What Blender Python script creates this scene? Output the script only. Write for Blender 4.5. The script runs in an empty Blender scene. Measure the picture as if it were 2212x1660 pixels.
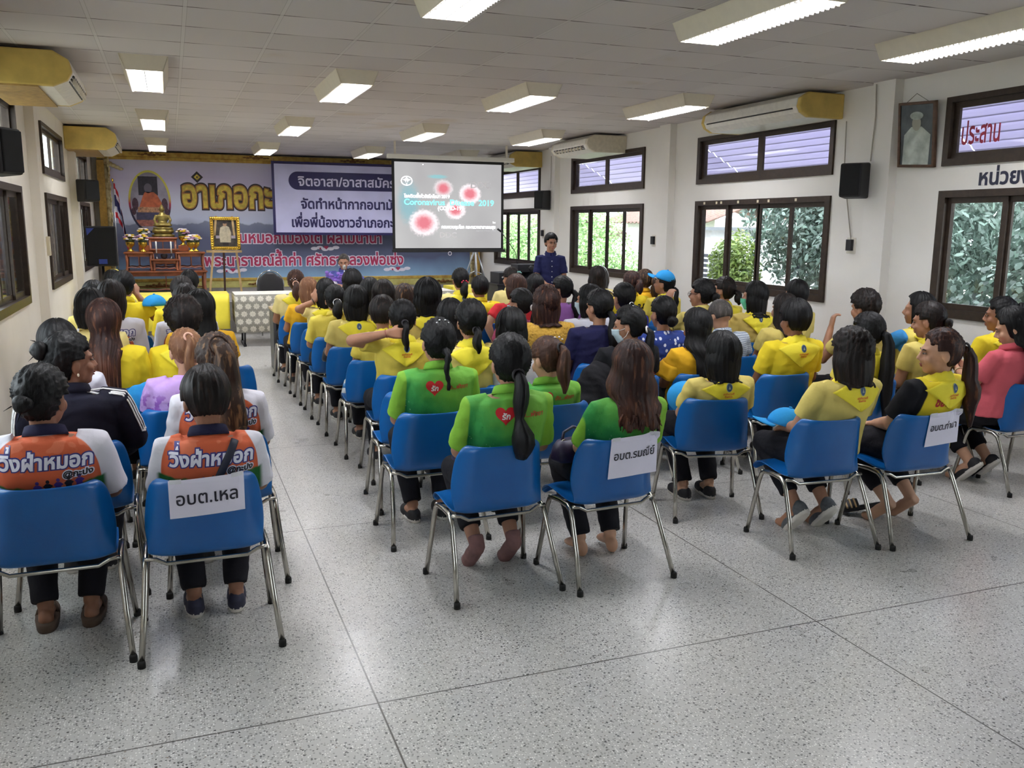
import bpy, bmesh, math, random
import numpy as np
from math import pi, sin, cos, tan, atan2, sqrt, radians
from mathutils import Vector, Matrix
from mathutils.bvhtree import BVHTree
from mathutils.geometry import delaunay_2d_cdt

random.seed(7)
SC = bpy.context.scene
COL = SC.collection

# ------------------------------------------------------------------ camera
FPX, YAW, PITCH, ROLL, CAMH = 1896.965, 0.367492, 0.177815, 0.00791472, 1.744
cy_, sy_, cp_, sp_ = cos(YAW), sin(YAW), cos(PITCH), sin(PITCH)
FWD = Vector((sy_*cp_, cy_*cp_, -sp_))
RIGHT0 = Vector((cy_, -sy_, 0)); UP0 = RIGHT0.cross(FWD)
RIGHT = RIGHT0*cos(ROLL) + UP0*sin(ROLL); UP = UP0*cos(ROLL) - RIGHT0*sin(ROLL)
CPOS = Vector((0, 0, CAMH))
cam = bpy.data.cameras.new('camera'); cam.sensor_fit = 'HORIZONTAL'; cam.sensor_width = 36
cam.lens = FPX/2212*36; cam.clip_start = 0.05; cam.clip_end = 300
camo = bpy.data.objects.new('camera', cam); COL.objects.link(camo)
camo.matrix_world = Matrix(((RIGHT.x, UP.x, -FWD.x, 0), (RIGHT.y, UP.y, -FWD.y, 0), (RIGHT.z, UP.z, -FWD.z, CAMH), (0, 0, 0, 1)))
SC.camera = camo

def at(u, v, Y):
    """world point seen at pixel (u,v) on the plane y=Y"""
    d = RIGHT*((u-1106)/FPX) - UP*((v-830)/FPX) + FWD
    return CPOS + d*(Y/d.y)
def atx(u, v, X):
    d = RIGHT*((u-1106)/FPX) - UP*((v-830)/FPX) + FWD
    return CPOS + d*(X/d.x)

# ------------------------------------------------------------------ light, exposure
W = bpy.data.worlds.new('overcast sky'); W.use_nodes = True; SC.world = W
W.node_tree.nodes['Background'].inputs[0].default_value = (0.86, 0.93, 1.0, 1)
W.node_tree.nodes['Background'].inputs[1].default_value = 7.0
SC.view_settings.view_transform = 'Standard'; SC.view_settings.look = 'None'
SC.view_settings.exposure = 0.42; SC.view_settings.gamma = 1.0; SC.view_settings.use_curve_mapping = False
LAMP_E = 27.0
SC.cycles.use_denoising = True
SC.cycles.max_bounces = 9; SC.cycles.diffuse_bounces = 6; SC.cycles.transparent_max_bounces = 12
SC.cycles.caustics_reflective = False; SC.cycles.caustics_refractive = False

# ------------------------------------------------------------------ helpers: colour, materials
def lin(c):
    c = c/255.0
    return c/12.92 if c <= 0.04045 else ((c+0.055)/1.055)**2.4
def rgb(t):
    return (lin(t[0]), lin(t[1]), lin(t[2]), 1)

class NT:
    """tiny node-building helper"""
    def __init__(s, name, rough=0.6, color=(200, 200, 200), metal=0, spec=0.5, coat=0):
        s.m = bpy.data.materials.new(name); s.m.use_nodes = True
        s.t = s.m.node_tree; s.b = s.t.nodes['Principled BSDF']; s.out = s.t.nodes['Material Output']
        s.b.inputs['Roughness'].default_value = rough; s.b.inputs['Base Color'].default_value = rgb(color)
        s.b.inputs['Metallic'].default_value = metal; s.b.inputs['Specular IOR Level'].default_value = spec
        s.b.inputs['Coat Weight'].default_value = coat
        s._tc = None
    def n(s, typ, **kw):
        nd = s.t.nodes.new(typ)
        for k, v in kw.items():
            if k.startswith('i_'):
                key = k[2:].replace('_', ' ')
                nd.inputs[key].default_value = v
            else: setattr(nd, k, v)
        return nd
    def l(s, a, b): s.t.links.new(a, b)
    def tc(s, which='Object'):
        if s._tc is None: s._tc = s.n('ShaderNodeTexCoord')
        return s._tc.outputs[which]
    def xyz(s, which='Object'):
        x = s.n('ShaderNodeSeparateXYZ'); s.l(s.tc(which), x.inputs[0]); return x.outputs
    def math(s, op, a, b=None, c=None, clamp=False):
        nd = s.n('ShaderNodeMath', operation=op, use_clamp=clamp)
        for i, q in enumerate((a, b, c)):
            if q is None: continue
            if isinstance(q, (int, float)): nd.inputs[i].default_value = q
            else: s.l(q, nd.inputs[i])
        return nd.outputs[0]
    def mix(s, f, a, b, blend='MIX'):
        nd = s.n('ShaderNodeMix', data_type='RGBA', blend_type=blend)
        for i, q in ((0, f), (6, a), (7, b)):
            if isinstance(q, (int, float)): nd.inputs[i].default_value = q
            elif isinstance(q, tuple): nd.inputs[i].default_value = q if len(q) == 4 else rgb(q)
            else: s.l(q, nd.inputs[i])
        return nd.outputs[2]
    def noise(s, scale, detail=3, vec=None, rough=0.5, mapscale=None):
        nd = s.n('ShaderNodeTexNoise'); nd.inputs['Scale'].default_value = scale; nd.inputs['Detail'].default_value = detail
        nd.inputs['Roughness'].default_value = rough
        v = vec if vec is not None else s.tc()
        if mapscale:
            mp = s.n('ShaderNodeMapping'); mp.inputs['Scale'].default_value = mapscale; s.l(v, mp.inputs[0]); v = mp.outputs[0]
        s.l(v, nd.inputs['Vector']); return nd.outputs['Fac']
    def ramp(s, f, stops):
        nd = s.n('ShaderNodeValToRGB'); cr = nd.color_ramp
        while len(cr.elements) < len(stops): cr.elements.new(0.5)
        for e, (p, c) in zip(cr.elements, stops):
            e.position = p; e.color = rgb(c) if len(c) == 3 else c
        s.l(f, nd.inputs[0]); return nd.outputs[0]
    def step(s, x, a, b):   # smooth 0..1 from a to b
        nd = s.n('ShaderNodeMapRange', interpolation_type='SMOOTHSTEP'); nd.inputs[1].default_value = a; nd.inputs[2].default_value = b
        if isinstance(x, (int, float)): nd.inputs[0].default_value = x
        else: s.l(x, nd.inputs[0])
        return nd.outputs[0]
    def col(s, c): s.l(c, s.b.inputs['Base Color'])
    def bump(s, h, dist=0.01, strength=1.0):
        nd = s.n('ShaderNodeBump'); nd.inputs['Distance'].default_value = dist; nd.inputs['Strength'].default_value = strength
        s.l(h, nd.inputs['Height']); s.l(nd.outputs[0], s.b.inputs['Normal'])

_M = {}
def M(name, color, rough=0.6, metal=0, spec=0.5, coat=0, vary=0.0, nscale=20, bump=0, bscale=60):
    """plain material with a little procedural variation"""
    if name in _M: return _M[name]
    t = NT(name, rough, color, metal, spec, coat)
    if vary:
        f = t.noise(nscale, 4)
        d = tuple(max(0, q*(1-vary)) for q in color); e = tuple(min(255, q*(1+vary*0.6)) for q in color)
        t.col(t.ramp(f, [(0.3, d), (0.7, e)]))
    if bump: t.bump(t.noise(bscale, 4), bump)
    _M[name] = t.m; return t.m

def emis(name, color, strength):
    t = NT(name, 0.5, color)
    t.b.inputs['Emission Color'].default_value = rgb(color); t.b.inputs['Emission Strength'].default_value = strength
    _M[name] = t.m; return t.m

# ------------------------------------------------------------------ helpers: geometry
class G:
    def __init__(s): s.v = []; s.f = []; s.mi = []; s.cm = 0
    def add(s, vs, fs):
        o = len(s.v); s.v += [tuple(p) for p in vs]; s.f += [tuple(i+o for i in f) for f in fs]; s.mi += [s.cm]*len(fs); return s
    def box(s, x0, x1, y0, y1, z0, z1):
        vs = [(x, y, z) for z in (z0, z1) for y in (y0, y1) for x in (x0, x1)]
        return s.add(vs, [(0, 2, 3, 1), (4, 5, 7, 6), (0, 1, 5, 4), (2, 6, 7, 3), (0, 4, 6, 2), (1, 3, 7, 5)])
    def bar(s, p, q, w, h, up=(0, 0, 1)):
        p, q = Vector(p), Vector(q); d = (q-p).normalized(); u = Vector(up)
        if abs(d.dot(u)) > 0.98: u = Vector((0, 1, 0))
        a = d.cross(u).normalized()*w/2; b = a.cross(d).normalized()*h/2
        vs = [c+i*a+j*b for c in (p, q) for i, j in ((-1, -1), (1, -1), (1, 1), (-1, 1))]
        return s.add(vs, [(0, 1, 2, 3), (7, 6, 5, 4), (0, 4, 5, 1), (1, 5, 6, 2), (2, 6, 7, 3), (3, 7, 4, 0)])
    def tube(s, pts, rad, n=10, sq=None, up=(0, 0, 1), groove=None):
        """tube through pts; rad scalar or list; sq = flattening of the second axis"""
        pts = [Vector(p) for p in pts]; k = len(pts)
        if not hasattr(rad, '__len__'): rad = [rad]*k
        vs = []; a = None
        for i in range(k):
            d = (pts[min(i+1, k-1)]-pts[max(i-1, 0)]).normalized()
            if a is None:
                u = Vector(up)
                if abs(d.dot(u)) > 0.95: u = Vector((0, 1, 0)) if abs(d.y) < 0.9 else Vector((1, 0, 0))
                a = d.cross(u).normalized()
            else:
                a = (a - d*a.dot(d)).normalized()
            b = a.cross(d)
            q = 1 if sq is None else (sq[i] if hasattr(sq, '__len__') else sq)
            for j in range(n):
                t = 2*pi*j/n; r = rad[i]*(1 if groove is None else groove[j])
                vs.append(pts[i]+a*(r*cos(t))+b*(r*q*sin(t)))
        fs = [(i*n+j, i*n+(j+1) % n, (i+1)*n+(j+1) % n, (i+1)*n+j) for i in range(k-1) for j in range(n)]
        fs += [tuple(range(n-1, -1, -1)), tuple((k-1)*n+j for j in range(n))]
        return s.add(vs, fs)
    def stack(s, rings, n=24):
        """closed body of horizontal ellipses (cx,cy,cz,rx,ry[,power])"""
        vs = []
        for r in rings:
            e = 2/r[5] if len(r) > 5 else 1
            for j in range(n):
                t = 2*pi*j/n; c, q = cos(t), sin(t)
                vs.append((r[0]+r[3]*math.copysign(abs(c)**e, c), r[1]+r[4]*math.copysign(abs(q)**e, q), r[2]))
        k = len(rings)
        fs = [(i*n+j, i*n+(j+1) % n, (i+1)*n+(j+1) % n, (i+1)*n+j) for i in range(k-1) for j in range(n)]
        fs += [tuple(range(n-1, -1, -1)), tuple((k-1)*n+j for j in range(n))]
        return s.add(vs, fs)
    def ell(s, c, r, R=None, nu=16, nv=10):
        c = Vector(c); vs = [Vector((0, 0, -1))]
        for i in range(1, nv):
            p = pi*i/nv - pi/2
            vs += [Vector((cos(p)*cos(2*pi*j/nu), cos(p)*sin(2*pi*j/nu), sin(p))) for j in range(nu)]
        vs.append(Vector((0, 0, 1)))
        vs = [Vector((q.x*r[0], q.y*r[1], q.z*r[2])) for q in vs]
        if R is not None: vs = [R @ q for q in vs]
        vs = [q+c for q in vs]
        fs = [(0, 1+(j+1) % nu, 1+j) for j in range(nu)]
        for i in range(nv-2):
            a = 1+i*nu; b = a+nu
            fs += [(a+j, a+(j+1) % nu, b+(j+1) % nu, b+j) for j in range(nu)]
        a = 1+(nv-2)*nu; t = len(vs)-1
        fs += [(a+j, a+(j+1) % nu, t) for j in range(nu)]
        return s.add(vs, fs)
    def lathe(s, c, prof, n=20):
        c = Vector(c); vs = []
        for r, z in prof: vs += [c+Vector((r*cos(2*pi*j/n), r*sin(2*pi*j/n), z)) for j in range(n)]
        k = len(prof)
        fs = [(i*n+j, i*n+(j+1) % n, (i+1)*n+(j+1) % n, (i+1)*n+j) for i in range(k-1) for j in range(n)]
        fs += [tuple(range(n-1, -1, -1)), tuple((k-1)*n+j for j in range(n))]
        return s.add(vs, fs)
    def grid(s, P, close_u=False):
        """P[i][j] points -> quads"""
        a, b = len(P), len(P[0]); vs = [p for r in P for p in r]; fs = []
        for i in range(a-1):
            for j in range(b if close_u else b-1):
                fs.append((i*b+j, i*b+(j+1) % b, (i+1)*b+(j+1) % b, (i+1)*b+j))
        return s.add(vs, fs)
    def xf(s, Mx, start=0):
        s.v[start:] = [tuple(Mx @ Vector(p)) for p in s.v[start:]]; return s
    def mesh(s, name, mats, smooth=False, auto=None):
        me = bpy.data.meshes.new(name); me.from_pydata(s.v, [], s.f)
        if not isinstance(mats, (list, tuple)): mats = [mats]
        for m in mats: me.materials.append(m)
        if len(mats) > 1: me.polygons.foreach_set('material_index', s.mi)
        bm = bmesh.new(); bm.from_mesh(me); bmesh.ops.recalc_face_normals(bm, faces=bm.faces); bm.to_mesh(me); bm.free()
        if smooth: me.polygons.foreach_set('use_smooth', [True]*len(me.polygons))
        if auto is not None:
            me.set_sharp_from_angle(angle=radians(auto)) if hasattr(me, 'set_sharp_from_angle') else None
            me.polygons.foreach_set('use_smooth', [True]*len(me.polygons))
        return me

# a scratch scene evaluates modifiers without touching the real one
TMP = bpy.data.scenes.new('scratch')
def evalmods(me, mods):
    o = bpy.data.objects.new('scratch', me); TMP.collection.objects.link(o)
    for typ, kw in mods:
        md = o.modifiers.new(typ, typ)
        for k, v in kw.items(): setattr(md, k, v)
    vl = TMP.view_layers[0]; vl.update()
    dg = vl.depsgraph; ev = o.evaluated_get(dg)
    out = bpy.data.meshes.new_from_object(ev, depsgraph=dg)
    bpy.data.objects.remove(o); bpy.data.meshes.remove(me)
    return out
def remesh(g, mat, voxel=0.009, it=4, fac=0.5, wr=None, name='m'):
    """fuse the pieces of g into ONE continuous smooth surface"""
    me = g.mesh(name, mat)
    me = evalmods(me, [('REMESH', dict(mode='VOXEL', voxel_size=voxel, use_smooth_shade=True)), ('SMOOTH', dict(factor=fac, iterations=it))])
    me.name = name
    if wr:
        n = len(me.vertices); co = np.empty(n*3); me.vertices.foreach_get('co', co); co = co.reshape(-1, 3)
        no = np.empty(n*3); me.vertices.foreach_get('normal', no); no = no.reshape(-1, 3)
        d = wrinkle(co, wr[1]); co = co+no*(d*wr[0])[:, None]
        me.vertices.foreach_set('co', co.ravel())
    if not me.materials: me.materials.append(mat)
    me.polygons.foreach_set('use_smooth', [True]*len(me.polygons))
    return me
def wrinkle(p, seed):
    r = np.random.RandomState(seed); d = np.zeros(len(p))
    q = p + 0.03*np.stack([np.sin(p[:, 2]*19+seed), np.sin(p[:, 0]*17+seed*2), np.sin(p[:, 0]*13+p[:, 1]*15)], 1)
    for i in range(7):
        k = r.randn(3)*np.array([14, 14, 24])*(1+0.35*i); d += np.sin(q @ k + r.rand()*6.28)/(1+0.35*i)
    return d/2.6

def link(o, parent=None, mtx=None):
    COL.objects.link(o)
    if parent is not None: o.parent = parent
    return o
def ob(name, me, parent=None, loc=None, rot=None):
    o = bpy.data.objects.new(name, me); link(o, parent)
    if loc is not None: o.location = loc
    if rot is not None: o.rotation_euler = rot
    return o
def empty(name, loc=(0, 0, 0), rz=0):
    o = bpy.data.objects.new(name, None); link(o); o.location = loc; o.rotation_euler = (0, 0, rz); o.empty_display_size = 0.1
    return o
def tag(o, label, cat, group=None, kind=None):
    o['label'] = label; o['category'] = cat
    if group: o['group'] = group
    if kind: o['kind'] = kind
    return o
def struct(name, me, parent=None):
    o = ob(name, me, parent)
    if parent is None: o['kind'] = 'structure'
    return o
def bev(me, w=0.004, seg=2):
    return evalmods(me, [('BEVEL', dict(width=w, segments=seg, limit_method='ANGLE', angle_limit=radians(40)))])
def copy_tree(o, parent=None):
    c = o.copy(); COL.objects.link(c)
    if parent is not None: c.parent = parent; c.matrix_parent_inverse = Matrix()
    for ch in list(o.children): copy_tree(ch, c)
    return c

# ------------------------------------------------------------------ lettering
_GL = {}
def _outline(s, bold):
    c = bpy.data.curves.new('txt', 'FONT'); c.body = s; c.size = 1; c.resolution_u = 4; c.fill_mode = 'NONE'
    o = bpy.data.objects.new('txt', c); TMP.collection.objects.link(o)
    vl = TMP.view_layers[0]; vl.update(); ev = o.evaluated_get(vl.depsgraph); me = ev.to_mesh()
    vs = [(v.co.x, v.co.y) for v in me.vertices]; nb = {}
    for e in me.edges:
        a, b = e.vertices; nb.setdefault(a, []).append(b); nb.setdefault(b, []).append(a)
    loops = []; seen = set()
    for st in range(len(vs)):
        if st in seen or st not in nb: continue
        lp = [st]; seen.add(st); cur = st
        nxt = min(nb[st], key=lambda q: (q != st+1, q)); 
        while nxt not in seen:
            lp.append(nxt); seen.add(nxt); c2 = [q for q in nb[nxt] if q not in seen]
            if not c2: break
            nxt = c2[0]
        if len(lp) > 2: loops.append([vs[i] for i in lp])
    ev.to_mesh_clear(); bpy.data.objects.remove(o); bpy.data.curves.remove(c)
    return embolden(loops, bold) if bold else loops
def embolden(loops, d):
    """push every outline outward by d"""
    ar = sum(sum(a[0]*b[1]-b[0]*a[1] for a, b in zip(l, l[1:]+l[:1])) for l in loops); s = 1 if ar > 0 else -1; out = []
    for l in loops:
        q = [p for i, p in enumerate(l) if math.hypot(p[0]-l[i-1][0], p[1]-l[i-1][1]) > 1e-5]; n = len(q); r = []
        for i in range(n):
            a, b, c = q[i-1], q[i], q[(i+1) % n]; e = (b[0]-a[0], b[1]-a[1]); f = (c[0]-b[0], c[1]-b[1]); le, lf = math.hypot(*e), math.hypot(*f)
            n1 = (e[1]/le*s, -e[0]/le*s); n2 = (f[1]/lf*s, -f[0]/lf*s); m = (n1[0]+n2[0], n1[1]+n2[1]); k = 1+n1[0]*n2[0]+n1[1]*n2[1]
            if k < 0.5: r += [(b[0]+n1[0]*d, b[1]+n1[1]*d), (b[0]+n2[0]*d, b[1]+n2[1]*d)]
            else: r.append((b[0]+m[0]/k*d, b[1]+m[1]/k*d))
        out.append(r)
    return out
def _w(s):
    l = _outline(s, 0); xs = [p[0] for q in l for p in q]; return max(xs)-min(xs)
def glyph(ch, bold):
    k = (ch, bold)
    if k not in _GL:
        if (ch, 'adv') not in _GL: _GL[(ch, 'adv')] = max(0, _w('\u0e01'+ch+'\u0e01')-_w('\u0e01\u0e01')) if ch not in UPPER+TONE+LOWER else 0
        _GL[k] = _outline(ch, bold) if ch != ' ' else []
    return _GL[k], _GL[(ch, 'adv')]
UPPER = '\u0e31\u0e34\u0e35\u0e36\u0e37\u0e47'; TONE = '\u0e48\u0e49\u0e4a\u0e4b\u0e4c'; LOWER = '\u0e38\u0e39\u0e3a'
def text_loops(s, size, bold=0.0, shear=0.0, sx=1.0):
    """loops of a line of Thai or Latin text, tone marks stacked; starts at x=0, baseline 0"""
    out = []; x = 0
    for i, ch in enumerate(s):
        lp, adv = glyph(ch, bold); dx = dy = 0
        if ch in TONE:
            j = i-1
            if j >= 0 and s[j] in UPPER: dy = 0.23
            elif i+1 < len(s) and s[i+1] == '\u0e33': dy = 0.2; dx = -0.03
        if ch in UPPER+TONE:
            j = i-1
            while j >= 0 and s[j] in UPPER+TONE+LOWER: j -= 1
            if j >= 0 and s[j] in '\u0e1b\u0e1d\u0e1f': dx -= 0.14
        out += [[((px+x+dx+shear*(py+dy))*size*sx, (py+dy)*size) for px, py in l] for l in lp]
        x += adv
    return out, x*size*sx
def fit(loops, x0=None, x1=None, y0=None, y1=None):
    """scale/translate loops to a box"""
    xs = [p[0] for l in loops for p in l]; ys = [p[1] for l in loops for p in l]
    a, b, c, d = min(xs), max(xs), min(ys), max(ys)
    kx = (x1-x0)/(b-a); ky = (y1-y0)/(d-c)
    return [[(x0+(px-a)*kx, y0+(py-c)*ky) for px, py in l] for l in loops]
def fill(loops, step=None):
    """2-D triangulation by non-zero winding; optional inner grid so it can follow a curved surface"""
    pts = []; ed = []
    for l in loops:
        q = []
        for p in l:
            if not q or abs(p[0]-q[-1][0])+abs(p[1]-q[-1][1]) > 1e-6: q.append(p)
        if step:
            r = []
            for i in range(len(q)):
                a, b = q[i], q[(i+1) % len(q)]; m = max(1, int(math.hypot(b[0]-a[0], b[1]-a[1])/step))
                r += [(a[0]+(b[0]-a[0])*t/m, a[1]+(b[1]-a[1])*t/m) for t in range(m)]
            q = r
        o = len(pts); pts += q; ed += [(o+i, o+(i+1) % len(q)) for i in range(len(q))]
    if step:
        xs = [p[0] for p in pts]; ys = [p[1] for p in pts]
        x = min(xs)+step/2
        while x < max(xs):
            y = min(ys)+step/2
            while y < max(ys): pts.append((x+0.1*step*sin(y*99), y)); y += step
            x += step
    r = delaunay_2d_cdt([Vector(p) for p in pts], ed, [], 0, 1e-7)
    V, F = r[0], r[2]
    if not F: return [], []
    P = np.array([(v.x, v.y) for v in V]); T = [f for f in F if len(f) == 3]
    C = np.array([(P[f[0]]+P[f[1]]+P[f[2]])/3 for f in T]); wn = np.zeros(len(C))
    for l in loops:
        a = np.array(l); b = np.roll(a, -1, 0)
        for (ax, ay), (bx, by) in zip(a, b):
            if ay == by: continue
            up = (ay <= C[:, 1]) & (by > C[:, 1]); dn = (ay > C[:, 1]) & (by <= C[:, 1])
            if not (up.any() or dn.any()): continue
            cr = (bx-ax)*(C[:, 1]-ay)-(C[:, 0]-ax)*(by-ay)
            wn += (up & (cr > 0)); wn -= (dn & (cr < 0))
    T = [t for t, w in zip(T, wn) if abs(w) > 0.5]
    used = sorted({i for t in T for i in t}); mp = {i: k for k, i in enumerate(used)}
    return [tuple(P[i]) for i in used], [tuple(mp[i] for i in t) for t in T]
def flat(loops, y, mat, name, parent=None, step=None):
    """filled shape standing in the x-z plane at depth y"""
    V, F = fill(loops, step)
    g = G().add([(p[0], y, p[1]) for p in V], F)
    me = bpy.data.meshes.new(name); me.from_pydata(g.v, [], g.f); me.materials.append(mat)
    return ob(name, me, parent)
def oval(cx, cz, rx, rz, n=40):
    return [(cx+rx*cos(2*pi*i/n), cz+rz*sin(2*pi*i/n)) for i in range(n)]
def rect(x0, x1, z0, z1): return [(x0, z0), (x1, z0), (x1, z1), (x0, z1)]
def rrect(x0, x1, z0, z1, r, n=8):
    o = []
    for cx, cz, a in ((x1-r, z0+r, -90), (x1-r, z1-r, 0), (x0+r, z1-r, 90), (x0+r, z0+r, 180)):
        o += [(cx+r*cos(radians(a+90*i/n)), cz+r*sin(radians(a+90*i/n))) for i in range(n+1)]
    return o
def heart(cx, cz, w, n=48):
    o = []
    for i in range(n):
        t = 2*pi*i/n; x = 16*sin(t)**3; z = 13*cos(t)-5*cos(2*t)-2*cos(3*t)-cos(4*t)
        o.append((cx+x*w/32, cz+(z+2.5)*w/32*1.0))
    return o
def printed(loops, bvh, off, mat, name, parent, step=0.014, frm=-1.0):
    """shape laid on a curved surface: each point is carried along +y onto it"""
    V, F = fill(loops, step); g = G(); vs = []
    for x, z in V:
        h = bvh.ray_cast(Vector((x, frm, z)), Vector((0, 1, 0)))
        vs.append((x, (h[0].y if h[0] is not None else -0.12)-off, z))
    me = bpy.data.meshes.new(name); me.from_pydata(vs, [], F); me.materials.append(mat)
    me.polygons.foreach_set('use_smooth', [True]*len(me.polygons))
    return ob(name, me, parent)
def bvh_of(me):
    return BVHTree.FromPolygons([v.co.copy() for v in me.vertices], [tuple(p.vertices) for p in me.polygons])
# ------------------------------------------------------------------ the room
XL, XR, YB, YF, ZC = -1.31, 6.37, -4.6, 18.62, 3.1
def mat_floor():
    t = NT('terrazzo', 0.34, spec=0.6, coat=0.35); t.b.inputs['Coat Roughness'].default_value = 0.22
    x = t.xyz()
    base = t.ramp(t.noise(0.7, 4), [(0.3, (184, 182, 177)), (0.7, (196, 193, 188))])
    def specks(scale, thr, col, prev, keep):
        v = t.n('ShaderNodeTexVoronoi'); v.inputs['Scale'].default_value = scale
        n = t.n('ShaderNodeTexNoise'); n.inputs['Scale'].default_value = scale*0.6; t.l(t.tc(), n.inputs['Vector'])
        ad = t.n('ShaderNodeVectorMath', operation='SCALE'); t.l(n.outputs['Color'], ad.inputs[0]); ad.inputs['Scale'].default_value = 0.6/scale
        a2 = t.n('ShaderNodeVectorMath', operation='ADD'); t.l(t.tc(), a2.inputs[0]); t.l(ad.outputs[0], a2.inputs[1])
        t.l(a2.outputs[0], v.inputs['Vector'])
        c = t.n('ShaderNodeSeparateColor'); t.l(v.outputs['Color'], c.inputs[0])
        m = t.math('MULTIPLY', t.step(v.outputs['Distance'], thr, thr*0.75), t.math('GREATER_THAN', c.outputs[0], 1-keep))
        return t.mix(m, prev, col)
    c = specks(95, 0.42, (146, 144, 138), base, 0.5)
    c = specks(120, 0.40, (235, 233, 228), c, 0.35)
    c = specks(75, 0.33, (98, 96, 92), c, 0.40)
    c = specks(52, 0.27, (66, 63, 60), c, 0.2)
    c = specks(60, 0.25, (140, 126, 112), c, 0.05)
    def joint(o, off):
        d = t.math('SUBTRACT', o, off); f = t.math('MODULO', t.math('ADD', d, 200.0), 2.0)
        d = t.math('MINIMUM', f, t.math('SUBTRACT', 2.0, f)); return t.step(d, 0.0045, 0.002)
    j = t.math('MAXIMUM', joint(x[0], 0.6215), joint(x[1], 2.968))
    jc = t.mix(t.step(t.noise(1.3, 2), 0.66, 0.7), (72, 66, 58), (226, 218, 204))
    t.col(t.mix(j, c, jc))
    t.l(t.math('MULTIPLY_ADD', t.noise(3, 3), 0.22, 0.2), t.b.inputs['Roughness'])
    return t.m
def mat_ceiling():
    t = NT('ceiling tiles', 0.9, spec=0.2); x = t.xyz()
    u = t.math('MODULO', t.math('ADD', x[0], 60-0.167), 0.6); v = t.math('MODULO', t.math('ADD', x[1], 60-6.26), 0.6)
    du = t.math('MINIMUM', u, t.math('SUBTRACT', 0.6, u)); dv = t.math('MINIMUM', v, t.math('SUBTRACT', 0.6, v))
    wn = t.n('ShaderNodeTexWhiteNoise', noise_dimensions='2D')
    cb = t.n('ShaderNodeCombineXYZ')
    t.l(t.math('FLOOR', t.math('DIVIDE', t.math('ADD', x[0], 60-0.167), 0.6)), cb.inputs[0]); t.l(t.math('FLOOR', t.math('DIVIDE', t.math('ADD', x[1], 60-6.26), 0.6)), cb.inputs[1])
    t.l(cb.outputs[0], wn.inputs['Vector'])
    tile = t.mix(wn.outputs['Value'], (206, 201, 203), (216, 211, 213))
    tile = t.mix(t.step(t.noise(0.8, 5), 0.62, 0.78), tile, (198, 184, 168))
    c = t.mix(t.step(du, 0.016, 0.011), tile, (216, 212, 213))
    gap = t.math('MULTIPLY', t.step(dv, 0.009, 0.005), t.step(du, 0.26, 0.05))
    gap = t.math('MULTIPLY', gap, t.step(du, 0.008, 0.014))
    gap2 = t.math('MULTIPLY', t.step(dv, 0.005, 0.003), 0.5)
    lite = t.math('MULTIPLY', t.step(t.math('ABSOLUTE', t.math('SUBTRACT', du, 0.0135)), 0.002, 0.0008), 0.35)
    c = t.mix(t.math('MAXIMUM', t.math('MAXIMUM', gap, gap2), lite), c, (58, 50, 46))
    t.col(c); return t.m
def mat_wall(name, a, b):
    t = NT(name, 0.75, spec=0.3)
    c = t.ramp(t.noise(1.2, 5), [(0.3, a), (0.7, b)])
    st = t.math('MULTIPLY', t.step(t.noise(2.6, 4, mapscale=(1, 1, 0.25)), 0.6, 0.8), 0.25)
    t.col(t.mix(st, c, (176, 166, 150))); t.bump(t.noise(90, 3), 0.002, 0.4); return t.m
MFLOOR, MCEIL = mat_floor(), mat_ceiling()
MWR = mat_wall('wall paint white', (228, 225, 220), (236, 233, 229)); MWL = mat_wall('wall paint cream', (226, 219, 206), (234, 228, 217))
MFRAME = M('brown anodised aluminium', (58, 46, 38), 0.42, 0.3, vary=0.15)
def mat_glass():
    t = NT('window glass', 0.05); tr = t.n('ShaderNodeBsdfTransparent'); gl = t.n('ShaderNodeBsdfGlossy'); gl.inputs['Roughness'].default_value = 0.02
    tr.inputs[0].default_value = (0.95, 0.97, 0.96, 1)
    lw = t.n('ShaderNodeLayerWeight'); mx = t.n('ShaderNodeMixShader'); fac = t.math('MULTIPLY_ADD', t.math('POWER', lw.outputs['Facing'], 4.0), 0.5, 0.03)
    t.l(fac, mx.inputs[0]); t.l(tr.outputs[0], mx.inputs[1]); t.l(gl.outputs[0], mx.inputs[2]); t.l(mx.outputs[0], t.out.inputs[0]); return t.m
MGLASS = mat_glass()

struct('floor', G().box(XL-0.2, XR+0.2, YB-0.2, YF+0.2, -0.1, 0).mesh('floor', MFLOOR))
struct('ceiling', G().box(XL-0.2, XR+0.2, YB-0.2, YF+0.2, ZC, ZC+0.1).mesh('ceiling', MCEIL))
struct('wall_back', G().box(XL-0.2, XR+0.2, YF, YF+0.15, 0, ZC).mesh('wall', MWR))
struct('wall_front', G().box(XL-0.2, XR+0.2, YB-0.15, YB, 0, ZC).mesh('wall', MWR))
ZW = (0.98, 2.08, 2.29, 2.87)
WR = [(-0.3, 2.2), (3.55, 6.05), (7.44, 9.96), (11.33, 13.80), (15.17, 17.6)]
WL = [(-0.2, 1.9), (3.4, 5.6), (7.3, 9.6), (11.4, 13.55), (15.35, 17.3)]
def wall(name, x0, x1, wins, mat):
    g = G(); y = YB
    for a, b in wins:
        g.box(x0, x1, y, a, 0, ZC); g.box(x0, x1, a, b, 0, ZW[0]); g.box(x0, x1, a, b, ZW[1], ZW[2]); g.box(x0, x1, a, b, ZW[3], ZC); y = b
    g.box(x0, x1, y, YF, 0, ZC); return struct(name, g.mesh('wall', mat))
wall('wall_right', XR, XR+0.14, WR, MWR); wall('wall_left', XL-0.14, XL, WL, MWL)
n = 0
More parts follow.
